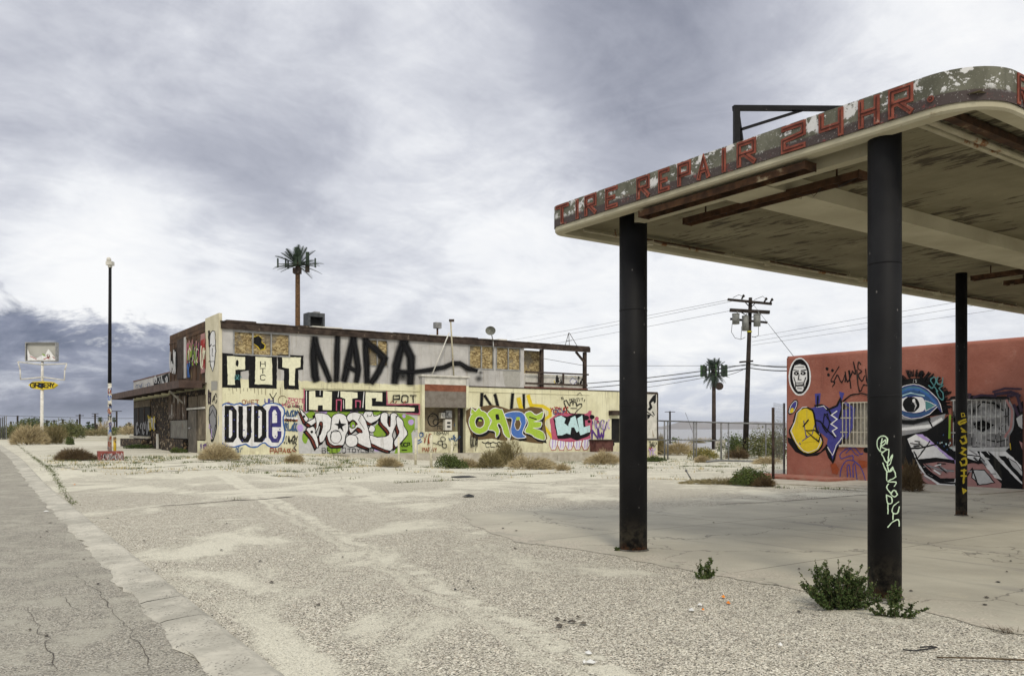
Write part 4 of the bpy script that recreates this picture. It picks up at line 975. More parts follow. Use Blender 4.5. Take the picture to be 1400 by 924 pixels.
P.poly([(416, 533), (528, 535.5), (528, 553), (572, 553.5), (572, 565.5), (530, 562.5), (416, 562)], 'black', jit=.3)
for st in ([(415.3, 532), (415.3, 562)], [(528.6, 535), (528.6, 552.6), (572.8, 552.8), (572.8, 566), (555, 565)], [(459.5, 561), (459.5, 546.5), (466, 546.5), (466, 561)], [(486, 557), (486, 548), (492, 548), (492, 557)], [(433, 561), (433, 555)]): P.line(st, 1.5, 'pink')
P.poly([(422, 534), (431, 534), (431, 543), (441, 543), (441, 534), (453, 535), (453, 561), (441, 560), (441, 554), (434, 554), (434, 560), (422, 559.5)], 'cream', jit=.3); P.poly([(465, 535), (488, 536), (488, 544), (481, 545), (481, 559), (471.5, 559), (471.5, 545), (465, 543)], 'cream', jit=.3)
P.poly([(499, 536), (522, 537), (522, 548.5), (513.5, 548.5), (513.5, 544), (508, 544), (508, 555.5), (566, 557), (566, 562), (511, 561), (499, 560)], 'cream', jit=.3)
for st in ([(418.5, 535), (418.5, 561)], [(437, 534), (437, 540)], [(462.5, 535), (461.5, 543)], [(497, 536), (495.5, 557)], [(469, 547), (469, 558)]): P.line(st, .9, 'white')
P.text('POT', 537, 550, 8.5, 9.5, 'black', 1.6, wob=.2)
for a_ in (533, 539, 551): P.line([(a_, 551), (a_+3, 548)], 1, 'rust')
P.done('graffiti_lettering', bld, 'cream letters HTC on a black band with pink edge and small POT')
# wild-style piece
P = Paint(lambda x, y, o: PR.at(x, y, o)); z = lambda L: [(400+a_/7.778, 520+b_/7.778) for a_, b_ in L]
P.poly([(406, 563), (571, 566), (571, 619), (409, 620)], 'lightgrey')
for c_, rx, ry in (((425, 567), 7, 5), ((454, 566), 8, 6), ((473, 563), 10, 6), ((495, 560), 8, 5), ((515, 563), 8, 4), ((520, 590), 10, 12), ((456, 613), 10, 7), ((417, 598), 4, 8)): P.ell(c_, rx, ry, 'green')
P.poly([(543, 564), (558, 567), (567, 572), (567, 585), (562, 592), (564, 604), (564, 618), (539, 620), (545, 600), (552, 590), (550, 575)], 'green', jit=.6)
for c_, rx, ry in (((442, 562), 6, 4), ((484, 561), 6, 4.5), ((505, 559), 5, 3), ((410.5, 585), 4.2, 5), ((562, 577), 4, 4), ((517, 614), 6.5, 3), ((420, 562), 2, 2), ((552, 569), 2.6, 2.6)): P.ell(c_, rx, ry, 'lilac')
SH = [[(70, 290), (165, 400), (150, 440), (240, 390), (245, 350), (285, 350), (270, 420), (200, 480), (180, 500), (230, 500), (275, 680), (255, 710), (205, 600), (140, 520), (190, 480), (130, 430)],
      [(240, 350), (350, 355), (410, 400), (420, 480), (370, 560), (330, 640), (290, 660), (280, 590), (300, 560), (320, 460), (290, 440), (270, 500), (240, 560), (250, 450)],
      [(415, 400), (450, 360), (520, 350), (580, 400), (590, 520), (560, 600), (545, 680), (490, 690), (430, 690), (380, 650), (365, 560), (400, 520)], [(570, 390), (610, 345), (690, 340), (760, 390), (800, 500), (830, 640), (825, 720), (700, 670), (640, 600), (700, 560), (740, 550), (690, 500), (620, 560), (600, 490), (690, 470), (640, 420), (600, 440)],
      [(745, 370), (790, 320), (850, 335), (870, 380), (940, 350), (960, 340), (900, 420), (850, 450), (800, 445)], [(820, 580), (900, 600), (1000, 590), (1020, 540), (935, 440), (945, 350), (1010, 350), (1010, 450), (1035, 490), (1040, 360), (1100, 350), (1120, 420), (1060, 560), (1070, 640), (1040, 750), (860, 680), (830, 650)],
      [(1100, 380), (1170, 420), (1180, 480), (1220, 570), (1130, 680), (1090, 710), (1080, 640), (1130, 560), (1110, 490)]]
SM = lambda L: smooth(L, True, 3)
for shp in SH: P.poly([(x-2.6, y+3.6) for x, y in z(shp)], 'darkred', 'black', 2.2)
for shp in SH: P.poly(SM(z(shp)), 'white', 'black', 1.15)
P.ell((480.5, 602.5), 8.6, 8.8, 'white', 'black', 1.0); P.ell((459, 597), 7.5, 9, 'white', 'black', .9); P.ell((508, 586), 4.4, 5, 'white', 'black', .9); P.ell((482, 580.5), 4, 4.6, 'green', 'black', .9); P.ell((482.5, 582), 1.5, 1.5, 'lilac')
P.line(z([(800, 360), (790, 385), (830, 380), (845, 345)]), .8, 'black'); P.line(z([(720, 370), (700, 420), (760, 520)]), .7, 'black'); P.line(z([(490, 540), (410, 545), (405, 600)]), .8, 'black'); P.ell((415.5, 569), 1.6, 1.8, 'black'); P.ell((426, 590), 1.8, 1.8, 'black')
P.poly(z([(495, 405), (515, 455), (565, 462), (525, 490), (540, 545), (500, 505), (480, 520), (480, 480), (440, 462), (485, 455)]), 'black')
P.text('GCP.', 548, 610, 3.2, 5, 'black', 1.0); P.line([(549, 615), (556, 615)], 1.2, 'black'); P.text('BELLO', 440, 619, 5, 7, 'black', .8); P.text('TOYLER', 475, 618, 4.5, 5, 'black', .7)
for x in range(566, 566): pass
P.line([(565, 582), (567, 590)], .8, 'green'); P.line([(562, 586), (570, 586)], .8, 'green')
P.done('graffiti_mural', bld, 'white wild-style letters with black outlines on green and lilac bubbles')
# OADE
P = Paint(lambda x, y, o: PR.at(x, y, o))
for st, wd in (([(659, 537), (658, 556)], 6), ([(662, 540), (674, 558)], 5), ([(676, 538), (681, 557)], 6), ([(701, 536), (699, 560)], 6), ([(716, 538), (716, 560)], 5)): P.line(st, wd*1.4, 'black', soft=True); P.line(st, wd, 'black', soft=True)
for st, wd in (([(709, 545), (713, 562)], 6), ([(722, 541), (728, 560)], 5), ([(729, 554), (742, 555), (752, 561), (752, 568), (745, 573), (742, 580), (748, 588), (755, 598)], 4)): P.line(st, wd, 'yellow')
br = [(638, 562), (644, 556), (652, 559), (660, 555), (672, 554), (686, 556), (696, 559), (706, 557), (716, 559), (726, 556), (740, 557), (746, 566), (744, 580), (748, 600), (742, 606), (728, 606), (716, 603), (704, 600), (690, 603), (672, 600), (655, 601), (644, 597), (641, 585), (638, 575)]
P.poly(br, 'brown', jit=1.0)
LT = {'lime': [[(666, 566), (674, 558), (684, 559), (688, 563), (698, 596), (691, 597), (684, 580), (680, 581), (683, 590), (678, 598), (676, 589), (667, 587), (672, 575)], [(717, 566), (725, 562), (733, 567), (743, 562), (740, 573), (730, 576), (740, 577), (738, 584), (729, 585), (742, 590), (745, 601), (733, 599), (726, 594), (717, 590), (722, 578)]],
      'cobalt': [[(690, 565), (706, 562), (716, 566), (719, 578), (714, 592), (719, 597), (708, 599), (698, 592), (700, 573), (692, 571)]]}
for dx_, dy_ in ((2.2, 4.2),):
    for col in LT:
        for shp in LT[col]: P.poly([(x+dx_, y+dy_) for x, y in shp], 'black')
    P.line([(x+dx_, y+dy_) for x, y in arc((655.5, 577), 10.5, 12, 0, 360, 18)], 8, 'black')
P.line(arc((655.5, 577), 10.5, 12, 0, 360, 20), 9.2, 'white'); P.poly([(643, 566), (644, 557), (650, 562), (655, 556.5), (659, 563)], 'lime', 'white', .9); P.line(arc((655.5, 577), 10.5, 12, 0, 360, 20), 7.4, 'lime')
for col in LT:
    for shp in LT[col]: P.poly(SM(shp), col, 'white', 1.0)
P.ell((707.5, 580), 4.2, 7.5, 'brown', 'white', .8); P.ell((656, 573), 3.2, 3.5, 'black'); P.ell((656, 574.5), 2.5, 1.6, 'lime'); P.ell((708, 572), 3.0, 2.2, 'lime'); P.poly([(677, 566), (681, 566), (683, 573), (678, 574)], 'black'); P.line([(724, 570), (733, 573)], 1.4, 'black')
P.line([(659+i*3.8, 604+(i % 2)*1.8) for i in range(9)], 1.1, 'black'); P.text('CLAIM', 664, 611, 5, 5, 'black', .8)
P.done('graffiti_mural', bld, 'lime and blue letters OADE on a brown cloud with yellow and black brush strokes')
# BAL
P = Paint(lambda x, y, o: PR.at(x, y, o))
for i in range(5):
    x = 753+i*11; P.poly([(x, 597), (x+10, 597), (x+9, 608), (x+6, 615), (x+1, 615), (x-2, 608)], 'white', 'red', .8); P.line([(x+3, 599), (x+2, 612)], 1.6, 'lilac'); P.line([(x+6.5, 600), (x+6, 611)], 1.2, 'lilac')
P.poly([(751, 572), (764, 564), (790, 565), (800, 566), (808, 562), (810, 585), (806, 600), (780, 604), (755, 600)], 'pink', jit=.8)
P.scrib(751, 556, 777, 567, 'red', 9, 1.1, 3); P.scrib(756, 558, 775, 566, 'navy', 3, 1.0, 4)
P.poly([(756, 572), (764, 567), (775, 569), (790, 565), (799, 566), (800, 582), (808, 588), (806, 595), (789, 602), (780, 599), (762, 600)], 'black')
P.poly([(758, 571), (767, 568), (773, 572), (771, 578), (777, 583), (775, 592), (768, 595), (762, 595)], 'pale'); P.poly([(780, 571), (786, 568), (792, 589), (788, 591), (784.5, 584), (781, 584), (779, 594), (773.5, 592)], 'pale'); P.poly([(789, 572), (796, 567), (797.5, 584), (806, 581), (807, 590), (793, 595)], 'pale')
P.ell((801, 571), 4, 3.4, 'black'); P.ell((809, 570), 3.4, 3.2, 'black'); P.ell((805, 576), 2, 2, 'black')
for c_, r_ in (((806, 563), 2), ((815.5, 572), 2.8), ((817, 577), 1.5), ((805, 567), 1.6)): P.ell(c_, r_, r_, 'pink')
P.scrib(808, 573, 834, 588, 'lilac', 8, .9, 6); P.scrib(808, 574, 832, 588, 'navy', 4, .8, 8); P.text('NW', 809, 600, 8, 13, 'purple', 2.0, gap=.1)
P.line([(771, 548), (774, 547), (777, 553), (779, 555), (779, 550), (782, 549), (783, 554), (784, 549), (787, 550), (788, 555), (792, 552), (795, 552), (795, 555), (788, 562), (785, 566), (779, 565), (775, 560), (771, 551), (771, 548)], 1.2, 'black')
P.line([(780, 558), (788, 558)], .8, 'black'); P.text('HOWZIT', 778.5, 548, 2.4, 3.6, 'black', .7, gap=.3); P.line([(767, 543), (768, 546)], .9, 'black'); P.line([(769, 542.5), (770, 545.5)], .9, 'black'); P.line([(798, 549), (799, 546)], .9, 'black')
P.done('graffiti_mural', bld, 'pale blue letters BAL on black and pink, with a hand sign drawn above')
# tags
P = Paint(lambda x, y, o: PR.at(x, y, o))
P.line(arc((312, 555), 4, 5, 190, 350, 6), 1.2, 'rust'); P.text('OWET', 331, 552, 4.5, 5, 'rust', 1.0) ; P.text('UH', 362, 551, 5, 6, 'ink', 1.3); P.line([(369, 538), (373, 545), (378, 537)], 1.2, 'black'); P.line([(373, 545), (374, 551)], 1.2, 'black')
P.line(arc((386, 547), 6, 6, 0, 330, 10), .8, 'brown'); P.text('ZPOTE', 393, 549, 3.7, 5, 'pink', 1.0, rise=-.3); P.text('HOTE', 386, 556, 4.5, 5, 'pink', .9); P.text('DIKEN', 394, 557, 2.8, 3, 'black', .8)
P.scrib(389, 560, 407, 571, 'mid', 7, 1.6, 12); P.scrib(389, 578, 407, 590, 'mid', 6, 2.0, 13); P.line([(389, 571), (406, 572)], 3, 'white'); P.line([(389, 574), (406, 574.5)], 2.4, 'rust'); P.scrib(390, 572, 405, 576, 'black', 6, 1.2, 14)
P.scrib(388, 594, 406, 607, 'black', 8, 1.0, 15); P.text('PAPA', 369, 619, 4.2, 6.5, 'rust', 1.1); P.scrib(392, 612, 405, 618, 'rust', 4, 1.0, 18); P.scrib(322, 611, 332, 619, 'mid', 4, .9, 16); P.line([(402, 595), (404, 599), (401, 603), (405, 607), (401, 612), (405, 616)], 1.1, 'black')
P.line([(572.5, 594), (572.5, 594)], 1, 'blue'); P.ell((575.5, 594), 3, 3.4, 'blue'); P.ell((575.5, 594), 1.6, 2, 'cream'); P.line([(571, 602), (575, 600)], 1.4, 'blue'); P.line([(571, 606), (576, 603)], 1.4, 'blue')
P.scrib(579, 592, 590, 608, 'rust', 5, 1.0, 21); P.text('PAPAY', 577, 617, 3, 5, 'rust', .9); P.text('NSPAM', 593, 594, 3, 4, 'black', .7); P.line([(591, 605), (597, 607)], 1.1, 'black')
for c_ in ((601, 605), (605, 600), (607, 609)): P.line(arc(c_, 3.3, 3.1, 0, 360, 10), 1.0, 'black')
P.scrib(612, 593, 629, 603, 'mid', 5, 1.3, 22); P.scrib(617, 605, 627, 616, 'black', 3, .8, 23)
P.scrib(642, 590, 652, 612, 'black', 5, .9, 24); P.line([(651, 600), (649, 616)], .8, 'black')
P.scrib(886, 603, 897, 611, 'black', 5, .9, 30); P.scrib(886, 611, 891, 616, 'rust', 3, 1.2, 31); P.text('YK', 886, 622, 4, 9, 'lilac', 1.0); P.ell((833, 607), 6, 4, 'black')
P.line([(788, 540), (792, 537), (795, 540)], .8, 'black'); P.scrib(320, 512, 330, 520, 'teal', 3, 1.0, 32)
P.done('graffiti_tags', bld, 'small scribbled tags scattered over the cream wall')
P = Paint(shmap(PR, .45)); P.line(arc((592, 574), 7, 9, 0, 360, 14), 1.4, 'black'); P.line(arc((596, 577), 4, 4, 0, 300, 10), 1.2, 'black'); P.line([(585, 570), (592, 568)], 1, 'black'); P.line([(600, 577), (605, 575)], 1, 'black'); P.text('TELR', 597, 587, 3, 5, 'black', .8); P.scrib(620, 573, 629, 582, 'mid', 3, 1.4, 41); P.done('graffiti_tags', bld, 'black face-like scribble inside the alcove')
P = Paint(shmap(PR, -.06))
P.poly([(893, 541), (897, 538.8), (897, 550), (894, 552), (893, 548), (890, 551), (892, 557), (889, 561), (885, 560), (888, 556), (887, 550), (890, 545)], 'black'); P.poly([(885, 566), (890, 567), (888, 571), (885, 573)], 'black'); P.line([(885, 563), (893, 569)], 1.1, 'black'); P.line([(892, 563), (894.5, 567)], 1.6, 'black'); P.done('graffiti_figure', bld, 'black figure on the white end panel')
P = Paint(shmap(PR, .24)); P.scrib(759, 513, 768, 525, 'black', 5, 1.4, 51); P.line([(757, 520), (759, 525)], 1, 'yellow'); P.poly([(779, 521), (783, 516), (788, 521), (783, 527)], 'white', 'ink', .6); P.scrib(788, 514, 796, 526, 'black', 4, 1.4, 52); P.done('graffiti_tags', bld, 'black tags on the deck railing panels')
P = Paint(lambda x, y, o: PR.at(x, y, o)); P.poly([(688, 507), (711.5, 508), (711, 528), (706, 531), (691, 530), (689, 520)], 'patch', jit=.7); P.done('paint_patch', bld, 'darker grey patch of paint under the upper windows')
# graffiti on the left-hand front
P = Paint(shmap(PL, -.06))
P.poly([(288, 455), (291, 452), (294, 453), (295, 480), (293, 500), (291, 508), (288, 500), (286.5, 475)], 'white', 'black', 1.0); P.poly([(284.5, 452), (287, 452), (287, 475), (285, 474)], 'black'); P.line([(287, 474), (289, 471)], 1.1, 'black'); P.line([(291, 473), (294, 472)], 1.1, 'black'); P.line([(286, 494), (288, 493)], 1.2, 'black'); P.line([(290.5, 476), (290, 486), (292, 487)], .8, 'black'); P.line([(288, 494), (293, 494)], 1.0, 'black')
P.poly([(289, 521), (297.5, 521), (297.5, 533), (289, 534)], 'patch'); P.poly([(287, 556), (291, 553), (296, 560), (296, 585), (292, 602), (288, 590), (286, 572)], 'grey', 'black', 1.2); P.line([(287, 568), (291, 560), (295, 570)], .8, 'black'); P.line([(288, 580), (292, 595), (295, 580)], .9, 'black'); P.ell((290, 602), 1.8, 2.2, 'black'); P.scrib(285.5, 580, 290, 600, 'lilac', 3, .8, 61); P.scrib(285, 532, 289, 555, 'plum', 3, 1.5, 62); P.scrib(286, 535, 297, 552, 'black', 3, .7, 63)
P.done('graffiti_figure', bld, 'white mask and grey figure on the corner pier')
P = Paint(shmap(PL, -.065))
P.scrib(255.5, 463, 274, 497, 'rose', 8, 1.0, 71); P.scrib(256, 470, 270, 500, 'green', 6, 1.4, 72); P.scrib(255, 468, 273, 500, 'pink', 5, .8, 79); P.scrib(258, 474, 272, 498, 'cream', 4, .8, 73); P.scrib(256, 495, 260, 517, 'blue', 2, 1.6, 74); P.scrib(255, 465, 275, 505, 'plum', 6, .8, 75); P.scrib(233, 474, 242, 505, 'black', 6, 1.2, 75); P.scrib(233, 478, 241, 512, 'lightgrey', 5, 1.6, 76); P.poly([(275, 457), (281, 455), (281, 509), (275, 511)], 'rose'); P.scrib(275, 460, 281, 505, 'red', 5, 1.2, 77); P.scrib(275, 470, 281, 505, 'cream', 3, 1.4, 78)
P.poly([(211, 518.5), (231, 510), (231, 521), (211, 527)], 'black'); P.scrib(212, 514, 230, 525, 'lightgrey', 9, 1.1, 79); P.scrib(186, 523, 206, 531, 'mid', 5, .6, 80)
P.done('graffiti_tags', bld, 'coloured scribbles on the brown upper front and the low parapet')
P = Paint(shmap(PL, -.12)); P.scrib(274, 604, 283, 618, 'purple', 6, .9, 81); P.scrib(186, 575, 204, 595, 'grey', 6, 1.3, 82); P.scrib(202, 566, 212, 590, 'gold', 4, .9, 83); P.scrib(203, 570, 213, 588, 'lightgrey', 4, .8, 84); P.done('graffiti_tags', bld, 'purple and grey scribbles at the foot of the front')

# concrete walkway before the facade
pad = MB(); n = 40; t0_, t1_ = T(455), T(840)
def padz(t_): return .30-.0088*t_
for i in range(n):
    a_, b_ = t0_+(t1_-t0_)*i/n, t0_+(t1_-t0_)*(i+1)/n; h = -2.3
    A = [B(a_, .0, padz(a_)), B(a_, h, padz(a_)), B(b_, h, padz(b_)), B(b_, 0, padz(b_))]; pad.face(A)
    pad.face([B(a_, h, -1), B(b_, h, -1), B(b_, h, padz(b_)), B(a_, h, padz(a_))])
for q in (t0_, t1_): pad.face([B(q, h, -1), B(q, 0, -1), B(q, 0, padz(q)), B(q, h, padz(q))])
kind(pad.build('pavement', M_conc), 'structure')

# ------------------------------------------------------------------ things on the roof
def tub(name, segs, mat, th, n=8):
    m = MB()
    for a_, b_, r in segs: m.tube([a_, b_], r, n)
    return m.build(name, mat, th)
c0 = W(433, 446, 46.8); th = thing('air_cooler', 'broken grey air cooler box with a dark square mouth on the roof', 'air cooler', (c0.x, c0.y, 6.99))
w2 = .48; m = MB(); bx = Vector((c0.x, c0.y, 7.0)); X_ = RD; Y_ = LD
for a_, b_, c_ in ((-w2, -w2+.12, 0), (w2-.12, w2, 0)): m.hexa(bx+X_*a_, X_*(b_-a_), Y_*.8, (0, 0, 1.04))
m.hexa(bx+X_*(-w2+.12), X_*(2*w2-.24), Y_*.8, (0, 0, .08)); m.hexa(bx+X_*(-w2+.12)+Vector((0, 0, .82)), X_*(2*w2-.24), Y_*.8, (0, 0, .22)); m.build('housing', weathered('grey_cooler_metal', (.05, .055, .06), (.10, .105, .11), 6, .7, .3), th)
m = MB(); m.hexa(bx+X_*(-w2+.12)+Y_*.3+Vector((0, 0, .08)), X_*(2*w2-.24), Y_*.02, (0, 0, .74)); m.build('duct_mouth', M_void, th)
m = MB(); m.hexa(bx+X_*(-.14)-Y_*.0+Vector((0, 0, 1.041)), X_*.34, Y_*.5, (0, 0, .07)); m.build('lid', M_metal, th)
c0 = W(598, 456, 51.5); th = thing('roof_vent', 'small square roof vent on a rusty pipe beside the mast', 'vent', (c0.x, c0.y, 6.98)); top_ = W(598, 449, 51.5)
tub('pipe', [((c0.x, c0.y, 6.95), top_, .06)], M_rust, th); m = MB(); m.cbox((top_.x, top_.y, top_.z), .42, .3, .36, rz=.6); m.build('vent_head', M_metal, th)
a_, b_ = B(T(616), -.38, PR.z(616, 514)), W(616, 437, PR.at(616, 480).y-.3); th = thing('mast', 'slim rusty antenna mast rising from the porch roof with a slanting brace', 'mast', a_)
tub('pole', [(a_, b_, .045)], M_rustc, th); tub('brace', [(B(T(586), -.36, PR.z(586, 514)), W(614, 455, a_.y-.1), .035)], M_white, th); m = MB(); m.cbox(b_+Vector((.06, 0, -.12)), .3, .12, .14); m.build('camera_head', M_dkwood, th)
a_ = W(673, 472, 50.3); b_ = W(671, 452, 50.1); th = thing('satellite_dish', 'round grey satellite dish on a bent arm at the roof edge', 'satellite dish', a_)
tub('arm', [(a_+Vector((.08, 0, -.35)), a_+Vector((.06, 0, .2)), .03), (a_+Vector((.06, 0, .2)), b_+Vector((0, .1, 0)), .03)], M_metal, th)
m = MB(); nrm = Vector((-.15, -1, -.12)).normalized(); s1 = nrm.cross(Vector((0, 0, 1))).normalized(); s2 = s1.cross(nrm); prev = None
for i in range(6):
    r = .31*i/5; ringp = [b_+nrm*(.10*(i/5)**2)+(s1*math.cos(q)*1.0+s2*math.sin(q)*.85)*r for q in [2*math.pi*j/20 for j in range(20)]]
    if prev:
        for j in range(20): m.face([prev[j], prev[(j+1) % 20], ringp[(j+1) % 20], ringp[j]], smooth=True)
    prev = ringp
m.build('reflector', weathered('dish_grey', (.10, .105, .09), (.16, .165, .14), 5, .6), th); tub('feed', [(b_+nrm*.02-s2*.2, b_+nrm*.36, .012), (b_+nrm*.34, b_+nrm*.42, .035)], M_metal, th)
th = thing('antenna_tripod', 'thin wire tripod on the roof over the open deck', 'tripod', W(781, 473, 54)); ap = W(777.5, 455, 54)
tub('leg', [(ap, W(772.5, 473, 54), .02)], M_dkwood, th, 5); tub('leg', [(ap, W(778.5, 473, 53.5), .02)], M_dkwood, th, 5); tub('leg', [(ap+Vector((.04, 0, 0)), W(789, 473, 54.3), .02)], M_dkwood, th, 5); tub('tie', [(W(775, 466, 54), W(782, 465, 54.1), .015)], M_dkwood, th, 5)
# ------------------------------------------------------------------ red building on the right
R0 = W(1073.5, HY, 27.9); RP = Plane((R0.x, R0.y), (.576, -.8174)); rr_, rn_ = RP.r, RP.n
def RB(t_, w_, z): return RP.p(t_, z, w_)
def rbox(mb, t0, t1, w0, w1, z0, z1, m_=0): return mb.hexa(RB(t0, w0, z0), rr_*(t1-t0), -rn_*(w1-w0), (0, 0, z1-z0), m_)
def redst(t):
    p = t.pos(); n = t.noise(p, .8, 6, .62); f = t.noise(p, 14, 4, .6); x, y, z = t.sep(p)
    c = t.mix(n.ss(.3, .7), (.235, .084, .060), (.33, .135, .10)); c = t.mix(t.noise(p, 1.7, 7, .7).ss(.60, .74)*.5, c, (.42, .25, .20))
    c = t.mix(z.ss(.5, .0)*t.noise(p, 3, 5).ss(.4, .6)*.5, c, (.30, .20, .15)); c = t.mix(t.noise(t.scl(p, (4, 4, .3)), 1.5, 4, .6).ss(.6, .75)*.3, c, (.13, .05, .04))
    return {'c': c, 'h': f, 'bs': .5, 'bd': .03}
M_red = material('red_stucco', redst, .95, 0, .15)
red = thing('red_building', 'low red stucco building with barred windows and a large eye mural', 'building', RB(6, 2, 0))
rt = RP.t; zR = 4.0; tEnd = 11.2
h1 = (rt(1150), rt(1199), 1.60-.02, RP.z(1170, 549.5)); h1 = (h1[0], h1[1], RP.z(1175, 608), RP.z(1175, 550)); h2 = (rt(1301), rt(1380), RP.z(1340, 611), RP.z(1340, 546))
m = MB(); hs = [h1, h2]
tsv = sorted({0.0, tEnd, h1[0], h1[1], h2[0], h2[1]}); zsv = sorted({-.1, zR-.12, h1[2], h1[3], h2[2], h2[3]})
for a_, b_ in zip(tsv, tsv[1:]):
    for c_, d_ in zip(zsv, zsv[1:]):
        if not any(h[0] < (a_+b_)/2 < h[1] and h[2] < (c_+d_)/2 < h[3] for h in hs): m.face([RB(a_ if a_ > 0 else .12, 0, c_), RB(b_, 0, c_), RB(b_, 0, d_), RB(a_ if a_ > 0 else .12, 0, d_)])
for h in hs:
    a_, b_, c_, d_ = h; e_ = .16
    m.face([RB(a_, 0, c_), RB(a_, e_, c_), RB(a_, e_, d_), RB(a_, 0, d_)]); m.face([RB(b_, 0, c_), RB(b_, 0, d_), RB(b_, e_, d_), RB(b_, e_, c_)]); m.face([RB(a_, 0, c_), RB(b_, 0, c_), RB(b_, e_, c_), RB(a_, e_, c_)]); m.face([RB(a_, 0, d_), RB(a_, e_, d_), RB(b_, e_, d_), RB(b_, 0, d_)])
for i in range(6):        # rounded vertical corner and rounded top edge
    a1, a2 = math.radians(90*i/6), math.radians(90*(i+1)/6); q = lambda a_: (.12-.12*math.sin(a_), .12-.12*math.cos(a_))
    (t1, w1), (t2, w2_) = q(a1), q(a2); m.face([RB(t1, w1, -.1), RB(t2, w2_, -.1), RB(t2, w2_, zR-.06), RB(t1, w1, zR-.06)], smooth=True)
    m.face([RB(.0, w1, zR-.12+.12*math.sin(a1)), RB(tEnd, w1, zR-.12+.12*math.sin(a1)), RB(tEnd, w2_, zR-.12+.12*math.sin(a2)), RB(.0, w2_, zR-.12+.12*math.sin(a2))] if 0 else
           [RB(.10, .12-.12*math.cos(a1), zR-.12+.12*math.sin(a1)), RB(tEnd, .12-.12*math.cos(a1), zR-.12+.12*math.sin(a1)), RB(tEnd, .12-.12*math.cos(a2), zR-.12+.12*math.sin(a2)), RB(.10, .12-.12*math.cos(a2), zR-.12+.12*math.sin(a2))], smooth=True)
m.face([RB(.0, .12, -.1), RB(.0, 8, -.1), RB(.0, 8, zR), RB(.0, .12, zR)]); m.face([RB(tEnd, 0, -.1), RB(tEnd, 0, zR), RB(tEnd, 8, zR), RB(tEnd, 8, -.1)]); m.face([RB(0, .12, zR), RB(tEnd, .12, zR), RB(tEnd, 8, zR), RB(0, 8, zR)]); m.face([RB(0, 8, -.1), RB(0, 8, zR), RB(tEnd, 8, zR), RB(tEnd, 8, -.1)])
m.build('wall', M_red, red)
M_bar2 = weathered('overpainted_bars', (.30, .30, .29), (.55, .55, .53), 4, .8, 0, .2, (.03, .03, .03), (.56, .60), 2.2)
M_bar = weathered('cream_window_bars', (.36, .34, .27), (.47, .44, .36), 8, .7, 0, .2)
for h, col, lab in ((h1, weathered('weathered_board', (.22, .205, .17), (.34, .32, .27), 5, .9, 0, .4, (.45, .43, .38), (.55, .7), 6), 'barred window with cream bars, partly over blue paint'), (h2, weathered('grey_painted_board', (.20, .20, .20), (.46, .46, .46), 5, .9, 0, .4, (.07, .07, .07), (.60, .66), 4), 'barred window painted grey and black')):
    m = MB(); rbox(m, h[0]-.04, h[1]+.04, -.055, -.004, h[2]-.07, h[2]-.005); wn = m.build('window', M_bar, red); wn['label'] = lab
    m = MB(); rbox(m, h[0], h[1], .12, .15, h[2], h[3]); wb = m.build('board', col, wn)
    m = MB(); x = h[0]+.06; bm_ = M_bar if h is h1 else M_bar2
    while x < h[1]:
        rbox(m, x-.010, x+.010, -.03, -.012, h[2], h[3]); x += .125
    for fz in (0, .30, .64, 1.0): z_ = h[2]+(h[3]-h[2])*fz; rbox(m, h[0]-.02, h[1]+.02, -.011, .008, z_-.018, z_+.018)
    m.build('bars', bm_, wn)
m = MB(); rbox(m, -.9, 2.6, -1.5, -.0, -.05, .10); m.build('doorstep', M_red, red)
m = MB(); pts = [RB(-.5, -1.55, 0), RB(-.4, -3.6, 0), RB(4.6, -3.0, 0), RB(7.5, -2.6, 0), RB(7.6, -.02, 0), RB(2.62, -.02, 0), RB(2.62, -1.52, 0)]
m.prism([p+Vector((0, 0, .002)) for p in pts], (0, 0, .03)); kind(m.build('pavement', M_conc), 'structure')
random.seed(21)
rm = lambda x, y, o: RP.at(x, y, o)
P = Paint(rm)      # pasted face
F0 = (1093.6, 514.8)
P.ell(F0, 15.2, 26, 'white', n=26); P.ell((F0[0], F0[1]-.3), 13.4, 24, 'black', n=26); P.poly([(F0[0]+x, F0[1]+y) for x, y in [(-9.5, -8), (-7, -15), (0, -17), (7, -15), (9.5, -8), (10, 3), (7, 14), (3, 20), (-3, 20), (-7, 14), (-10, 3)]], 'white')
for s_ in (-1, 1): P.ell((F0[0]+s_*4.7, F0[1]-4.5), 3.6, 2.4, 'black'); P.line([(F0[0]+s_*1.8, F0[1]-8), (F0[0]+s_*8.5, F0[1]-9)], 1.5, 'black'); P.ell((F0[0]+s_*4.7, F0[1]-4.7), 1.0, .8, 'white'); P.line([(F0[0]+s_*8, F0[1]+1), (F0[0]+s_*5.5, F0[1]+9), (F0[0]+s_*6, F0[1]+15)], 1.2, 'black')
P.line([(F0[0]-.8, F0[1]-3), (F0[0]-2, F0[1]+4), (F0[0]+2, F0[1]+4)], 1.0, 'black'); P.poly([(F0[0]-6, F0[1]+8), (F0[0]+6, F0[1]+7.5), (F0[0]+4.5, F0[1]+13), (F0[0]-4.5, F0[1]+13.3)], 'black'); P.poly([(F0[0]-5, F0[1]+9), (F0[0]+5, F0[1]+8.6), (F0[0]+4, F0[1]+11), (F0[0]-4, F0[1]+11.3)], 'white')
for i in range(5): P.line([(F0[0]-3.5+i*1.8, F0[1]+8.6), (F0[0]-3.4+i*1.8, F0[1]+11.5)], .5, 'black')
P.line([(F0[0]-6, F0[1]-13), (F0[0]+6, F0[1]-13.4)], .7, 'black'); P.line([(F0[0]-3, F0[1]+16), (F0[0]+3, F0[1]+16)], .9, 'black'); P.done('pasted_face', red, 'pasted black and white face in an oval')
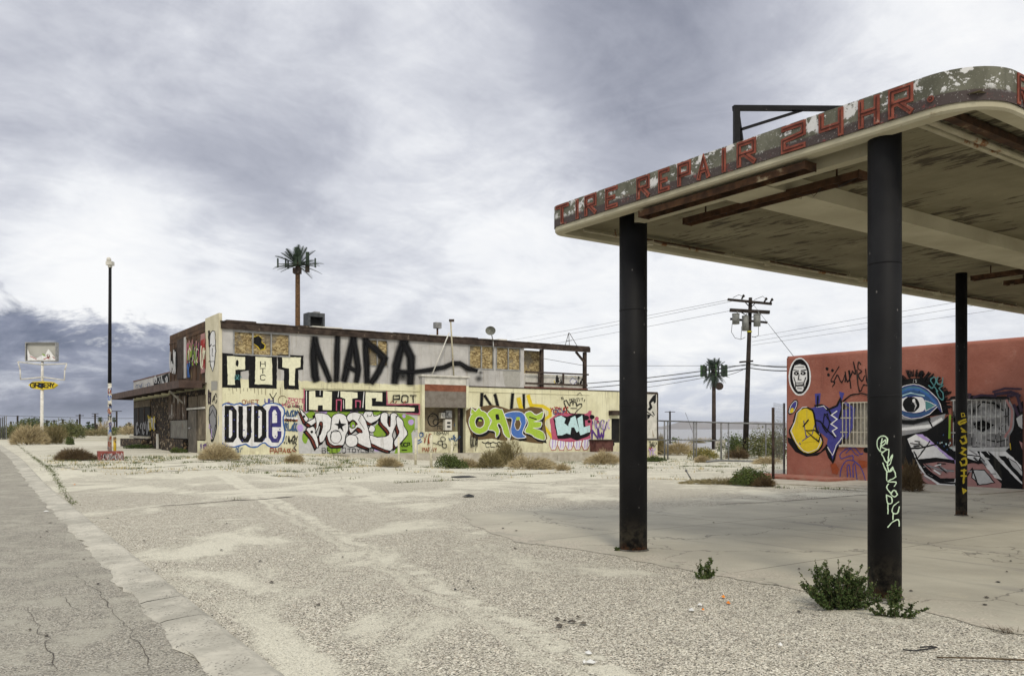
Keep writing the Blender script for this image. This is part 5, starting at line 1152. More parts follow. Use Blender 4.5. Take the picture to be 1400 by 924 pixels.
P = Paint(rm); k2 = 4.62; q2 = lambda L: [(1070+a_/k2, 470+b_/k2) for a_, b_ in L]
for c_ in ((282, 157), (290, 196), (315, 168)): P.ell(q2([c_])[0], 1.7, 2.4, 'black')
for st in ([(357, 145), (305, 232), (330, 240), (315, 270)], [(345, 195), (322, 245)], [(350, 200), (375, 245), (398, 185), (395, 240)], [(395, 175), (410, 240), (428, 200), (418, 170), (432, 280)], [(420, 235), (440, 180)], [(448, 115), (462, 190), (440, 170)], [(470, 165), (485, 300), (515, 255)], [(495, 130), (480, 115), (478, 155), (500, 175), (480, 195), (500, 235), (520, 200)], [(525, 160), (535, 250), (548, 150)], [(510, 260), (552, 265)]):
    P.line(smooth(q2(st), False, 3), 1.5, 'black')
P.done('graffiti_tag', red, 'thin black angular tag above the first window')
P = Paint(rm)      # yellow and blue piece
P.poly(q2([(30, 590), (60, 600), (100, 660), (170, 700), (240, 680), (275, 640), (300, 690), (320, 755), (290, 720), (270, 670), (220, 705), (150, 712), (80, 680), (35, 620)]), 'black')
yel = q2([(45, 555), (70, 500), (85, 440), (120, 408), (165, 405), (195, 430), (205, 480), (215, 540), (240, 575), (255, 620), (230, 670), (170, 695), (120, 680), (80, 630)]); blu = q2([(165, 410), (215, 395), (260, 385), (300, 410), (330, 400), (365, 345), (355, 300), (390, 310), (370, 370), (372, 420), (450, 400), (445, 500), (410, 560), (370, 620), (345, 650), (318, 740), (290, 670), (278, 640), (285, 600), (250, 570), (205, 540), (200, 470)])
P.poly(blu, 'ink'); P.poly(q2([(205, 315), (240, 310), (235, 375), (210, 385)]), 'ink'); P.poly(smooth(yel), 'yellow')
for _ in range(9): P.line([(random.uniform(1092, 1120), random.uniform(575, 615)) for _ in range(2)], 2.2, random.choice(('ink', 'yellow', 'brown')), soft=True)
P.line(smooth(yel)+[smooth(yel)[0]], 2.2, 'black'); P.line([(x+1.8 if x < 1100 else x-1.8, y-1.6) for x, y in yel[8:]+yel[:5]], 1.0, 'white')
P.line(q2([(205, 390), (250, 385), (290, 410), (310, 450)]), 2.0, 'black'); P.line(q2([(215, 400), (260, 392), (285, 420)]), 1.0, 'white')
P.line(q2([(280, 420), (345, 390), (365, 345), (380, 400), (360, 470)]), 2.6, 'black'); P.line(q2([(278, 640), (320, 750), (345, 660), (410, 570), (440, 520)]), 2.4, 'black'); P.line(q2([(285, 650), (318, 705), (340, 640), (385, 580)]), 1.1, 'white')
P.line(q2([(345, 425), (310, 450), (345, 475), (310, 505), (345, 530), (318, 550), (338, 585)]), 1.6, 'white')
P.line(q2([(130, 520), (165, 480)]), 1.8, 'black'); P.line(q2([(150, 545), (195, 590), (230, 615), (240, 580), (205, 545), (170, 545), (150, 545)]), 1.6, 'black'); P.line(q2([(205, 480), (240, 490), (280, 540), (335, 590)]), 1.8, 'black'); P.line(q2([(255, 520), (265, 450), (285, 440), (300, 500), (280, 560), (255, 520)]), 1.4, 'black'); P.line(q2([(265, 440), (310, 500)]), 1.2, 'black')
P.line(q2([(225, 330), (222, 395)]), 2, 'black'); P.ell((1084.6, 556.5), 5.0, 11.5, 'black', rot=28); P.ell((1084.8, 556.5), 3.6, 9.2, 'ink', 'white', .8, rot=28); P.ell((1083, 561), 2.2, 4, 'yellow', rot=28)
P.line(q2([(385, 360), (430, 325), (500, 312), (545, 325)]), 1.7, 'black'); P.line(q2([(395, 370), (450, 410), (440, 520), (400, 600)]), 7, 'ink', soft=True)
P.done('graffiti_mural', red, 'yellow and blue rounded shape with black outline and white zigzag')
P = Paint(rm)
for st in ([(362, 862), (370, 790), (400, 740), (450, 738), (500, 790), (528, 880)], [(410, 850), (408, 775), (422, 770), (432, 852)], [(448, 852), (444, 765), (458, 760), (470, 858)], [(370, 725), (362, 700), (400, 665), (455, 655), (490, 695), (505, 690)], [(372, 725), (440, 705), (445, 735)], [(400, 690), (430, 662), (455, 690), (480, 705)]): P.line(smooth(q2(st), False, 3), 1.3, 'ink')
P.poly(q2([(305, 755), (330, 750), (355, 790), (345, 830), (315, 815)]), 'rust', jit=1); P.poly(q2([(480, 730), (548, 745), (548, 775), (500, 780)]), 'rust', jit=1); P.ell((1185, 615), 4.5, 4, 'black')
P.done('graffiti_tag', red, 'purple outline drawing of an arch shape low on the wall')
P = Paint(rm); k3 = 4.861; q3 = lambda L: [(1220+a_/k3, 500+b_/k3) for a_, b_ in L]     # eye mural
P.poly(q3([(40, 105), (120, 80), (230, 78), (310, 115), (345, 200), (375, 320), (330, 330), (40, 360)]), 'black', jit=1.5)
for _ in range(90):
    a_ = random.uniform(185, 372); c_ = (1250, 552); r0 = random.uniform(34, 40); dx_, dy_ = math.cos(math.radians(a_)), math.sin(math.radians(a_))
    P.line([(c_[0]+dx_*r0*.9, c_[1]+dy_*r0), (c_[0]+dx_*(r0*1.28+random.random()*4), c_[1]+dy_*(r0*1.15+random.random()*5))], random.uniform(3, 6), 'black', soft=True)
P.poly(q3([(40, 330), (250, 345), (360, 320), (345, 370), (290, 420), (150, 450), (40, 470)]), 'grey'); P.line(q3([(70, 420), (260, 400), (340, 350)]), 10, 'white', soft=True); P.line(q3([(50, 370), (150, 375), (260, 350)]), 12, 'black', soft=True); P.line(q3([(245, 350), (280, 420)]), 2, 'black')
eye = q3([(40, 165), (80, 140), (150, 128), (215, 148), (270, 190), (310, 235), (335, 305), (300, 275), (250, 320), (190, 340), (130, 343), (80, 330), (40, 300)])
P.poly(smooth(eye), 'mid', 'navy', 1.5); P.line(smooth(q3([(50, 185), (110, 155), (190, 160), (255, 205), (300, 255)]), False), 3.5, 'blue'); P.line(q3([(55, 170), (120, 143), (190, 147), (250, 185)]), 1.2, 'teal'); P.line(q3([(60, 205), (130, 180), (220, 200)]), 1.1, 'pale')
P.line(smooth(q3([(45, 155), (85, 135), (150, 122), (215, 140), (275, 185), (318, 238), (338, 305)]), False), .9, 'white'); P.line(q3([(45, 305), (85, 336), (135, 350), (200, 343), (255, 322), (305, 272)]), .9, 'white')
P.poly(smooth(q3([(40, 230), (100, 208), (170, 202), (215, 215), (228, 260), (220, 300), (150, 315), (80, 300), (45, 280)])), 'white', 'navy', 1.0); P.poly(q3([(225, 228), (300, 262), (230, 300)]), 'teal', 'white', .8)
P.ell(q3([(133, 257)])[0], 11.6, 10.8, 'black'); P.ell(q3([(133, 257)])[0], 8, 7.6, 'black'); P.poly(q3([(140, 225), (160, 235), (172, 265), (150, 300), (160, 265)]), 'lightgrey'); P.ell(q3([(152, 232)])[0], 2.2, 2.6, 'white')
for c_ in ((150, 95), (165, 95), (150, 108), (167, 108)): P.ell(q3([c_])[0], .6, .6, 'white')
for st in ([(250, 130), (275, 150), (300, 100), (285, 75), (265, 100), (310, 170)], [(310, 75), (305, 110), (335, 125), (345, 80)], [(300, 165), (320, 210), (345, 225), (345, 180), (320, 150), (350, 130)]): P.line(smooth(q3(st), False, 3), 1.5, 'teal')
P.poly([(x, y) for x, y in q3([(40, 470), (110, 460), (240, 430), (340, 370), (380, 330), (388, 540), (788, 545), (790, 230), (815, 290), (875, 230), (875, 850), (740, 840), (300, 810), (215, 770), (130, 690), (40, 640)])], 'black', jit=.4)
P.poly(q3([(110, 485), (165, 455), (235, 470), (430, 640), (430, 700), (425, 810), (330, 812), (225, 725), (190, 680)]), 'white'); P.poly(q3([(165, 455), (210, 455), (430, 630), (430, 660), (300, 540)]), 'lilac')
P.poly(q3([(175, 620), (300, 608), (425, 625), (430, 720), (420, 770), (330, 770), (240, 710)]), 'black'); P.poly(q3([(215, 650), (330, 635), (430, 650), (430, 745), (330, 745), (260, 700)]), 'rose'); P.line(q3([(240, 660), (330, 690), (420, 700)]), 5, 'grey', soft=True)
P.line(q3([(115, 550), (200, 545), (300, 520)]), 2.2, 'black'); P.line(q3([(155, 570), (185, 640)]), 1.8, 'black'); P.line(q3([(260, 500), (180, 610)]), 1.6, 'black'); P.line(q3([(170, 610), (240, 720), (330, 775), (425, 780)]), 2.5, 'black'); P.poly(q3([(190, 690), (240, 735), (330, 805), (300, 810), (215, 765)]), 'rose')
P.poly(q3([(495, 545), (560, 545), (600, 600), (580, 640), (495, 610)]), 'white', 'black', 1.2); P.line(q3([(495, 590), (600, 600)]), 1.6, 'black')
P.poly(q3([(495, 650), (560, 640), (620, 650), (660, 700), (740, 780), (735, 838), (495, 820)]), 'rose', 'black', 1.8); P.poly(q3([(545, 690), (620, 690), (690, 775), (590, 790), (540, 740)]), 'lightgrey', 'black', 1.4); P.line(q3([(500, 740), (540, 680), (580, 790)]), 2, 'black')
P.poly(q3([(590, 560), (640, 620), (700, 700), (740, 760), (690, 740), (640, 680), (600, 620)]), 'white'); P.poly(q3([(605, 540), (740, 540), (870, 660), (875, 700), (760, 600), (720, 600), (875, 770), (875, 790), (700, 640)]), 'white', 'black', 1.0)
P.poly(q3([(640, 560), (700, 610), (860, 780), (840, 800), (700, 660)]), 'black'); P.poly(q3([(780, 610), (830, 640), (875, 700), (875, 735), (800, 660)]), 'lightgrey', 'black', 1.0)
P.poly(q3([(375, 235), (400, 205), (500, 195), (780, 205), (790, 222), (388, 222)]), 'black'); P.poly(q3([(787, 222), (822, 290), (818, 410), (787, 470)]), 'grey'); P.poly(q3([(388, 541), (787, 541), (760, 570), (420, 565)]), 'lightgrey'); P.line(q3([(770, 230), (808, 300), (800, 410), (760, 470)]), 3, 'rose'); P.line(q3([(395, 330), (390, 480)]), 3, 'green')
P.poly(q3([(835, 350), (875, 320), (875, 420), (850, 400)]), 'lightgrey'); P.poly(q3([(855, 500), (875, 510), (875, 560)]), 'rose')
for st, wd in (([(680, 175), (760, 150), (870, 155)], 5), ([(690, 190), (800, 175), (860, 200)], 7), ([(780, 200), (840, 190), (870, 300)], 8), ([(495, 185), (530, 190), (520, 215)], 3), ([(550, 210), (600, 195), (700, 200)], 3), ([(820, 260), (850, 330)], 8)): P.line(q3(st), wd, 'plum', soft=(wd > 4)); P.line(q3(st), wd*.5, 'plum')
for _ in range(34):
    a_ = random.choice(((500, 560, 700, 800), (240, 700, 200, 60), (620, 580, 160, 160), (540, 700, 130, 80), (130, 520, 90, 50), (300, 680, 120, 60))); x0_, y0_ = random.gauss(a_[0], a_[2]*.3 if a_[2] < 400 else 90), random.gauss(a_[1], a_[3]*.3 if a_[3] < 400 else 40)
    if y0_ > 545 or x0_ < 380: P.line(q3([(x0_, y0_), (x0_+random.uniform(15, 60), y0_+random.uniform(-10, 50))]), random.uniform(2, 5), random.choice(('grey', 'black', 'white', 'black')), soft=True)
for _ in range(12): c_ = q3([(random.uniform(290, 420), random.uniform(450, 560))])[0]; P.ell(c_, .9, 1.3, random.choice(('pale', 'white', 'mid')), n=8)
P.line([(1384, 606), (1385, 614)], 1.2, 'gold')
P.done('eye_mural', red, 'large blue eye mural with black, grey and pink shapes')
P = Paint(shmap(RP, .12)); P.spray(q3([(540, 300)])[0], 16, 14, 'black'); P.spray(q3([(700, 270)])[0], 14, 9, 'black'); P.line(q3([(395, 240), (420, 380), (410, 530)]), 5, 'black', soft=True); P.line(q3([(770, 240), (775, 400)]), 4, 'black', soft=True); P.line(q3([(540, 390), (600, 370), (660, 395), (600, 430), (550, 400)]), 7, 'black', soft=True); P.line(q3([(560, 395), (610, 385), (650, 400)]), 7, 'black', soft=True); P.spray(q3([(610, 395)])[0], 19, 12, 'black'); P.line(q3([(560, 280), (600, 240), (680, 250), (740, 300)]), 4, 'black', soft=True); P.line(q3([(630, 490), (700, 505), (770, 490)]), 3, 'black', soft=True); P.done('painted_socket', wb)

# ------------------------------------------------------------------ vegetation
def leafmat(name, c1, c2, c3=None):
    def fn(t):
        oi = t.new('ShaderNodeObjectInfo'); g_ = t.new('ShaderNodeNewGeometry')
        rp = S(t.nt, g_.outputs['Random Per Island']); c = t.mix(rp, c1, c2)
        if c3: c = t.mix(rp.gt(.86), c, c3)
        n = t.noise(t.pos(), 1.7, 3, .6); c = t.mix(n.ss(.35, .7)*.4, c, tuple(x*.6 for x in c1)); return c
    return material(name, fn, .8, 0, .2)
M_leaf = leafmat('dark_green_leaves', (.030, .052, .015), (.085, .125, .035), (.13, .15, .055)); M_olive = leafmat('olive_leaves', (.085, .10, .03), (.18, .19, .075), (.24, .22, .10))
M_straw = leafmat('straw_twigs', (.36, .29, .16), (.64, .54, .34), (.16, .12, .06)); M_khaki = leafmat('khaki_twigs', (.15, .125, .055), (.29, .245, .12), (.40, .33, .18)); M_grn = leafmat('mid_green_leaves', (.05, .075, .018), (.12, .15, .045)); M_gold = leafmat('yellow_green_leaves', (.20, .18, .05), (.36, .31, .10), (.10, .11, .03))
M_rbush = leafmat('red_brown_twigs', (.085, .055, .028), (.17, .12, .06), (.24, .18, .10)); M_stem = weathered('woody_stem', (.07, .05, .03), (.13, .10, .06), 20)
def bush_mesh(name, mat, rx, ry, h, n, size, seed, mode='twig', lobes=5):
    r = random.Random(seed); m = MB(); lb = [(r.uniform(-.75, .75)*rx, r.uniform(-.6, .6)*ry, r.uniform(.55, 1.0), r.uniform(.5, .8)) for _ in range(lobes)]; lb[0] = (r.uniform(-.2, .2)*rx, 0, 1.0, .85)
    for k in range(n):
        lx, ly, lh, lr = lb[k % lobes]; a_ = r.uniform(0, 6.283); q = math.sqrt(r.random())
        px, py = lx+math.cos(a_)*q*rx*lr, ly+math.sin(a_)*q*ry*lr; zt = h*lh*math.sqrt(max(0, 1-q*q))*r.uniform(.82, 1.1)
        z = zt*(r.random()**.45); p = Vector((px, py, max(z, .02)))
        if mode == 'twig':
            d = (Vector((px, py, z*.8+.15*h))+Vector((r.gauss(0, .3), r.gauss(0, .3), r.gauss(0, .25)))*max(rx, h)*.6).normalized(); L_ = size*r.uniform(1.5, 4.5); s_ = d.cross(Vector((r.gauss(0, 1), r.gauss(0, 1), r.gauss(0, 1)))).normalized()*size*.16
            m.face([p-s_, p+s_, p+d*L_+s_*.3]);
            if r.random() < .5: e_ = (d+Vector((r.gauss(0, .6), r.gauss(0, .6), r.gauss(0, .6)))).normalized(); m.face([p+d*L_*.4-s_*.6, p+d*L_*.4+s_*.6, p+d*L_*.4+e_*L_*.6])
        else:
            d = Vector((r.gauss(0, 1), r.gauss(0, 1), r.gauss(0, 1)+.5)).normalized(); e_ = d.cross(Vector((r.gauss(0, 1), r.gauss(0, 1), r.gauss(0, 1)))).normalized(); L_ = size*r.uniform(.7, 1.5)
            m.face([p, p+d*L_*.5+e_*L_*.28, p+d*L_, p+d*L_*.5-e_*L_*.28])
    return m
def shrub(px, py, wpx, hpx, mat, mode, label, group=None, n=None, name='shrub', seed=None, asp=.8, size=None):
    p = gp(px, py); w_ = wpx/F*p.y/2; h = hpx/F*p.y; sd_ = seed or int(px*7+py); n = int((n or clamp(wpx*hpx*1.6+300, 400, 2600))*1.5)
    size = size or max(.045, 1.9/F*p.y); th = thing(name, label, name.replace('_', ' '), p, group)
    m = bush_mesh(name, mat, w_*.85, w_*.85*asp, h, n, size, sd_, mode); o = m.build('foliage', mat, None); o.parent = th
    m = MB(); r = random.Random(sd_)
    for _ in range(7): a_ = r.uniform(0, 6.28); q = r.uniform(.2, .6); m.tube([Vector((0, 0, -.03)), Vector((math.cos(a_)*w_*q*.5, math.sin(a_)*w_*q*.4, h*.35)), Vector((math.cos(a_)*w_*q, math.sin(a_)*w_*q*.8, h*.7))], max(.01, h*.02), 4, r2=.004)
    o = m.build('stem', M_stem, None); o.parent = th
    return th
sh = shrub
# left, around the roadside sign
sh(37, 608, 48, 26, M_straw, 'twig', 'large pale straw bush left of the white sign pole', n=3200); sh(77, 607, 34, 25, M_khaki, 'twig', 'rounded brown-olive bush right of the white sign pole', n=2200)
sh(86, 599, 60, 26, M_olive, 'leaf', 'olive green bush behind the sign pole'); sh(22, 600, 54, 25, M_olive, 'leaf', 'green bush at the left picture edge behind the straw bush'); sh(46, 594, 60, 24, M_grn, 'leaf', 'dark green bush farther back, left of the sign pole')
sh(100, 629, 62, 15, M_rbush, 'twig', 'low brown tangled bush on the lot beside the red pole base', n=2600, asp=.5); sh(95, 608, 12, 12, M_grn, 'leaf', 'tiny green weed between the sign bushes and the brown tangle')
rr = random.Random(8); kinds = [(M_olive, 'leaf'), (M_grn, 'leaf'), (M_khaki, 'twig'), (M_straw, 'twig'), (M_olive, 'leaf')]
for i in range(24):
    px = 4+i*7.6+rr.uniform(-3, 3); mt, md = kinds[i % 5]; sh(px, 592.5+rr.uniform(-.6, 4.2), rr.uniform(20, 36), rr.uniform(8, 15), mt, md, 'desert bush in the scrub behind the roadside sign and light pole', 'desert scrub on the left horizon', n=520)
# along the building
sh(296, 629, 52, 22, M_straw, 'twig', 'big feathery straw tumbleweed heaped at the corner under the DUDE lettering', n=3200); sh(399, 632, 26, 9, M_straw, 'twig', 'small flat straw tuft below the black tags', n=900); sh(530, 638, 34, 11, M_straw, 'twig', 'straw tuft left of the white posts', n=1200)
sh(615, 640, 42, 21, M_grn, 'leaf', 'dark green bush among the posts below the meter boxes', n=2400); sh(637, 639, 30, 11, M_straw, 'twig', 'pale straw tuft beside the dark green bush', n=900); sh(672, 640, 38, 24, M_khaki, 'twig', 'tall khaki bush below the lime letters', n=2200); sh(701, 637, 40, 36, M_khaki, 'twig', 'tallest dry bush behind the white post below the OADE letters', n=2600); sh(722, 641, 64, 16, M_straw, 'twig', 'wide straw bush spreading right of the white post', n=2600)
sh(770, 643, 14, 7, M_straw, 'twig', 'little round straw tuft alone on the lot', n=500); sh(826, 635, 44, 18, M_straw, 'twig', 'straw bush against the concrete walkway left of the first column', n=2000); sh(744, 617, 22, 11, M_leaf, 'leaf', 'dark green weeds on the walkway below the brown mural'); sh(716, 616, 14, 9, M_grn, 'leaf', 'small green weed on the walkway')
sh(242, 619, 22, 7, M_grn, 'leaf', 'dark weeds at the foot of the stone front by the door'); sh(195, 613, 44, 6, M_leaf, 'leaf', 'low dark weeds along the left end of the stone front', asp=.4)
# right, around the fence
sh(1026, 664, 56, 27, M_grn, 'leaf', 'green grassy bush by the fence post near the red building', n=2400); sh(985, 662, 88, 9, M_khaki, 'twig', 'flat dry brown grass patch left of the green bush', n=1600, asp=.4); sh(1045, 665, 34, 12, M_rbush, 'twig', 'dry brown twigs between the green bush and the fence post', n=900)
sh(1038, 626, 56, 44, M_olive, 'leaf', 'tall grey-green bush behind the fence right of the utility pole', n=2600); sh(1064, 628, 50, 54, M_olive, 'leaf', 'tallest grey-green bush behind the fence beside the red wall', n=2600); sh(999, 622, 48, 30, M_grn, 'leaf', 'green bush left of the utility pole behind the fence', n=2200)
sh(926, 622, 48, 16, M_straw, 'twig', 'straw grass behind the fence at its left end', n=1400); sh(962, 627, 46, 16, M_gold, 'leaf', 'yellowish bush in front of the fence', n=1500); sh(903, 622, 16, 28, M_khaki, 'twig', 'khaki bush right beside the white mural panel'); sh(1010, 627, 26, 14, M_rbush, 'twig', 'brown bush at the foot of the utility pole'); sh(958, 632, 16, 7, M_straw, 'twig', 'small straw mound in front of the yellowish bush'); sh(1052, 634, 46, 8, M_straw, 'twig', 'low straw tufts at the fence foot near the red wall'); sh(895, 631, 32, 8, M_grn, 'leaf', 'green weeds at the foot of the cream end wall', asp=.4)
sh(948, 611, 26, 9, M_khaki, 'twig', 'dry bush far behind the fence left of the cell tower'); sh(920, 611, 24, 8, M_grn, 'leaf', 'dark green scrub behind the fence by the small pole'); sh(967, 609, 18, 7, M_leaf, 'leaf', 'dark scrub at the foot of the cell tower')
for i in range(9): sh(905+i*19+rr.uniform(-5, 5), 606.5+rr.uniform(-.6, 2.5), rr.uniform(22, 34), rr.uniform(6, 11), kinds[i % 5][0], kinds[i % 5][1], 'scrub bush on the lake shore behind the fence', 'scrub along the lake shore', n=350)
sh(1248, 672, 28, 38, M_rbush, 'twig', 'dark dry bush against the eye mural between the two right columns', n=2600)
# green plants by the near column: stems with paired leaves
def leafy(px, py, wpx, hpx, nst, label, seed, spread=1.0):
    p = gp(px, py); sc_ = p.y/F; r = random.Random(seed); th = thing('leafy_weed', label, 'weed', p); ms, ml = MB(), MB(); lw = .026
    for k in range(nst):
        fx = (k+.5)/nst*2-1+r.uniform(-.12, .12); L_ = hpx*sc_*(1.0-.35*fx*fx)*r.uniform(.65, 1.1); ex = fx*wpx*sc_*.5*spread; ey = r.uniform(-.5, .5)*wpx*sc_*.6; b0 = p+Vector((ex*.22, ey*.3, -.01)); tip = p+Vector((ex, ey, L_*(1 if abs(fx) < .6 else .75)))
        pts = [b0.lerp(tip, u)+Vector((0, 0, -.10*math.sin(u*3.14)*abs(fx)*L_)) + Vector((r.gauss(0, .006), r.gauss(0, .006), 0)) for u in [i/8 for i in range(9)]]
        ms.tube(pts, .004, 4, r2=.0015)
        Lt = (tip-b0).length; nl = int(Lt/.0065)
        side = [(pts, 1.0)]
        for _ in range(int(5+Lt*16)):
            u = r.uniform(.15, .8); i = int(u*8); q0 = pts[i]; dq = ((pts[min(i+1, 8)]-q0).normalized()+Vector((r.gauss(0, .6), r.gauss(0, .6), r.uniform(-.1, .5)))).normalized(); sp_ = [q0+dq*Lt*.22*j/4 for j in range(5)]; ms.tube(sp_, .002, 3); side.append((sp_, .3))
        for path, frac in side:
            for j in range(int(nl*frac)+3):
                u = r.random()**.8*(len(path)-1); i = min(int(u), len(path)-2); q0 = path[i].lerp(path[i+1], u-i); d = (Vector((r.gauss(0, 1), r.gauss(0, 1), r.gauss(.3, .8)))).normalized(); e_ = d.cross(Vector((r.gauss(0, 1), r.gauss(0, 1), r.gauss(0, 1)))).normalized(); l2 = lw*r.uniform(.7, 1.5)*(1-.4*u/len(path))
                ml.face([q0, q0+d*l2*.5+e_*l2*.36, q0+d*l2, q0+d*l2*.5-e_*l2*.36])
    ms.build('stem', M_stem, th); ml.build('foliage', M_leaf, th)
leafy(1146, 831, 118, 62, 34, 'large dark green leafy weed at the left of the nearest black column', 2); leafy(1222, 843, 86, 28, 7, 'straggling green weed with low arching stems in front of the nearest column', 5, 1.1); leafy(1222, 826, 30, 40, 5, 'upright green weed touching the right side of the nearest column', 9); leafy(964, 791, 40, 32, 7, 'small lone green weed on the slab edge between the two front columns', 4); leafy(843, 753, 6, 5, 3, 'tiny sprig beside the base of the farthest left column', 6)

# ------------------------------------------------------------------ palms and cell towers
def cell_palm(px, base, topy, d, crown_w, label, short=False, seed=1):
    b = W(px, HY, d); b.z = base; H = HC+(HY-topy)/F*d; th = thing('cell_tower', label, 'cell tower', b); r = random.Random(seed); rt_ = 3.3/F*d if not short else 2.6/F*d
    m = MB(); m.tube([b, Vector((b.x, b.y, H+(.5*crown_w/F*d/2 if not short else 0)))], rt_*1.15, 16, r2=rt_*.95); m.build('trunk', weathered('tower_bark', (.06, .032, .014), (.13, .07, .03), 5, .9, 0, .6, (.22, .15, .08), (.60, .7), 6) if not short else M_dkwood, th)
    top = Vector((b.x, b.y, H)); gmat = weathered('tower_green', (.018, .032, .02), (.035, .06, .032), 3, .7); hw = crown_w/F*d/2
    def frond(a_, el, L_, wd):
        mb = MB(); d_ = Vector((math.cos(a_)*math.cos(el), math.sin(a_)*math.cos(el), math.sin(el))); sd_ = d_.cross(Vector((0, 0, 1))).normalized(); up = sd_.cross(d_); n = 12; pp = []
        for i in range(n+1): u = i/n; pp.append(top+Vector((0, 0, hw*(.35 if not short else -.35)))+d_*L_*u-Vector((0, 0, 1))*L_*.16*u*u)
        mb.tube(pp, .05*hw/2, 4, r2=.01)
        for i in range(1, n*2):
            u = i/(n*2); q = pp[int(u*n)].lerp(pp[min(int(u*n)+1, n)], u*n % 1); ll = wd*math.sin(math.pi*(u*.8+.15))
            for s_ in (-1, 1): e_ = (sd_*s_+d_*.9+up*.15).normalized(); f_ = d_*.05*L_; mb.face([q-f_*.35, q+f_*.35, q+e_*ll])
        return mb
    if not short:
        for k in range(32):
            a_ = k*2.4+r.uniform(-.2, .2); el = r.choice((1.3, 1.0, .75, .5, .25, .0, -.2)); frond(a_, el, hw*r.uniform(.95, 1.2), hw*.27).build('frond', gmat, th)
        for k, (ox, oz, w_, h_) in enumerate(((-.12, .15, .34, 1.0), (.28, .2, .26, 1.3), (.95, .25, .28, 1.1), (-1.05, .1, .1, .8), (-1.75, .1, .1, .8), (1.55, .1, .1, .8), (-.85, .0, .1, .7))):
            s_ = hw/2.0; m = MB(); m.cbox(top+Vector((ox*s_, -.35*s_ if k < 3 else .0, (oz+.35)*s_*1.2)), w_*s_, .2*s_, h_*s_); m.build('antenna_panel', gmat, th)
        m = MB(); m.cbox(top+Vector((-.05, 0, .0)), rt_*3.0, rt_*3, .5); m.build('equipment', M_dkwood, th); m = MB(); m.cbox(top+Vector((.9*hw/2, -.2, .1)), .35, .3, .6); m.build('equipment', M_dkwood, th)
        m = MB(); m.bar(top+Vector((-hw*.9, 0, .9)), top+Vector((hw*.85, 0, .9)), .05, .05); m.build('mounting_rail', gmat, th)
    else:
        for k in range(64):
            a_ = k*2.4; el = r.choice((1.1, .8, .3, -.3, -.7, -1.1)); frond(a_, el, hw*r.uniform(.9, 1.2), hw*.3).build('frond', gmat, th)
        for k in range(12):
            a_ = k/12*6.283; m = MB(); c_ = top+Vector((math.cos(a_)*hw*.86, math.sin(a_)*hw*.6, -hw*.75)); m.cbox(c_, .28, .2, hw*.8, rz=a_); m.build('antenna_panel', gmat if k % 3 else weathered('bright_green_panel', (.04, .09, .03), (.06, .12, .045), 3), th)
        m = MB(); c_ = W(982.5, 528, d); c_.y -= .3; m.tube([c_, c_-Vector((0, .35, 0))], 5.2/F*d, 18); m.bar(c_+Vector((0, .1, 0)), Vector((b.x, b.y, c_.z)), .1, .1); m.build('dish', M_dkwood, th)
        m = MB(); m.cbox(b+Vector((.8, -.5, 0)), 1.5, 1.0, 1.7); m.build('cabinet', M_conc, th)
    return th
cell_palm(407, .2, 374, 78, 62, 'cell tower disguised as a palm with green fronds, rising behind the building roof'); cell_palm(976, G(30, 125)-.2, 500, 130, 40, 'cell tower with a compact bristly crown and round dish, beyond the fence', True, 3)
def fan_palm(px, py, hpx, cpx, label, group='fan palms on the left horizon', dead=False):
    p = gp(px, py); d = p.y; th = thing('palm_tree', label, 'palm', p, group); s_ = d/F; H = hpx*s_; r = random.Random(int(px*3)); m = MB(); m.tube([p, p+Vector((.1, 0, H*.6)), p+Vector((0, 0, H))], 1.1*s_, 8, r2=.8*s_); m.build('trunk', M_dkwood, th); m = MB(); c_ = p+Vector((0, 0, H)); R_ = cpx*s_/2
    for k in range(46):
        a_, el = r.uniform(0, 6.28), r.uniform(-1.3, 1.4); d_ = Vector((math.cos(a_)*math.cos(el), math.sin(a_)*math.cos(el), math.sin(el))); sd_ = d_.cross(Vector((0, 0, 1.01))).normalized(); L_ = R_*r.uniform(.7, 1.0)
        for q in (-.5, -.25, 0, .25, .5): e_ = (d_+sd_*q).normalized(); m.face([c_, c_+e_*L_*.8+sd_*L_*.06, c_+e_*L_-Vector((0, 0, L_*.15)), c_+e_*L_*.8-sd_*L_*.06])
    m.build('crown', M_leaf, th)
for a_ in ((121, 594, 14, 11, 'left palm of the close pair left of the light pole'), (127, 593, 11, 9, 'right palm of the close pair left of the light pole'), (137, 592, 19, 10, 'tall palm with a dense oval crown just left of the light pole'), (156, 592, 19, 9, 'palm directly right of the light pole'), (173, 593, 11, 9, 'left small palm beside the stone shop front'), (178, 593, 12, 8, 'right small palm beside the stone shop front'), (164, 592, 7, 7, 'low palm between the light pole and the shop front')): fan_palm(*a_)

# ------------------------------------------------------------------ utility poles and wires
M_pole = weathered('creosoted_pole', (.012, .009, .007), (.030, .022, .017), 3, .9, 0, .5); M_trans = weathered('transformer_grey', (.13, .135, .13), (.21, .215, .20), 4, .6, .1, .2)
up = thing('utility_pole', 'tall dark wooden utility pole with three transformers and crossarms, beyond the fence', 'utility pole', gp(1018.5, 626))
pb = gp(1018.5, 626); d0 = pb.y; tp = W(1026, 407, d0); L = lambda px, py, dd=0: W(px, py, d0+dd)
m = MB(); m.tube([pb-Vector((0, 0, .2)), tp], 4.1/F*d0, 14, r2=2.4/F*d0); m.build('post', M_pole, up)
for a_, b_, w_ in (((995, 409.5), (1055, 415.5), .17), ((998, 424), (1052, 427), .24), ((998.5, 436), (1049, 441), .15), ((1011, 495), (1029.5, 493.5), .12)): m = MB(); m.bar(L(*a_, -.25), L(*b_, -.25), w_, w_*.9); m.build('crossarm', M_pole, up)
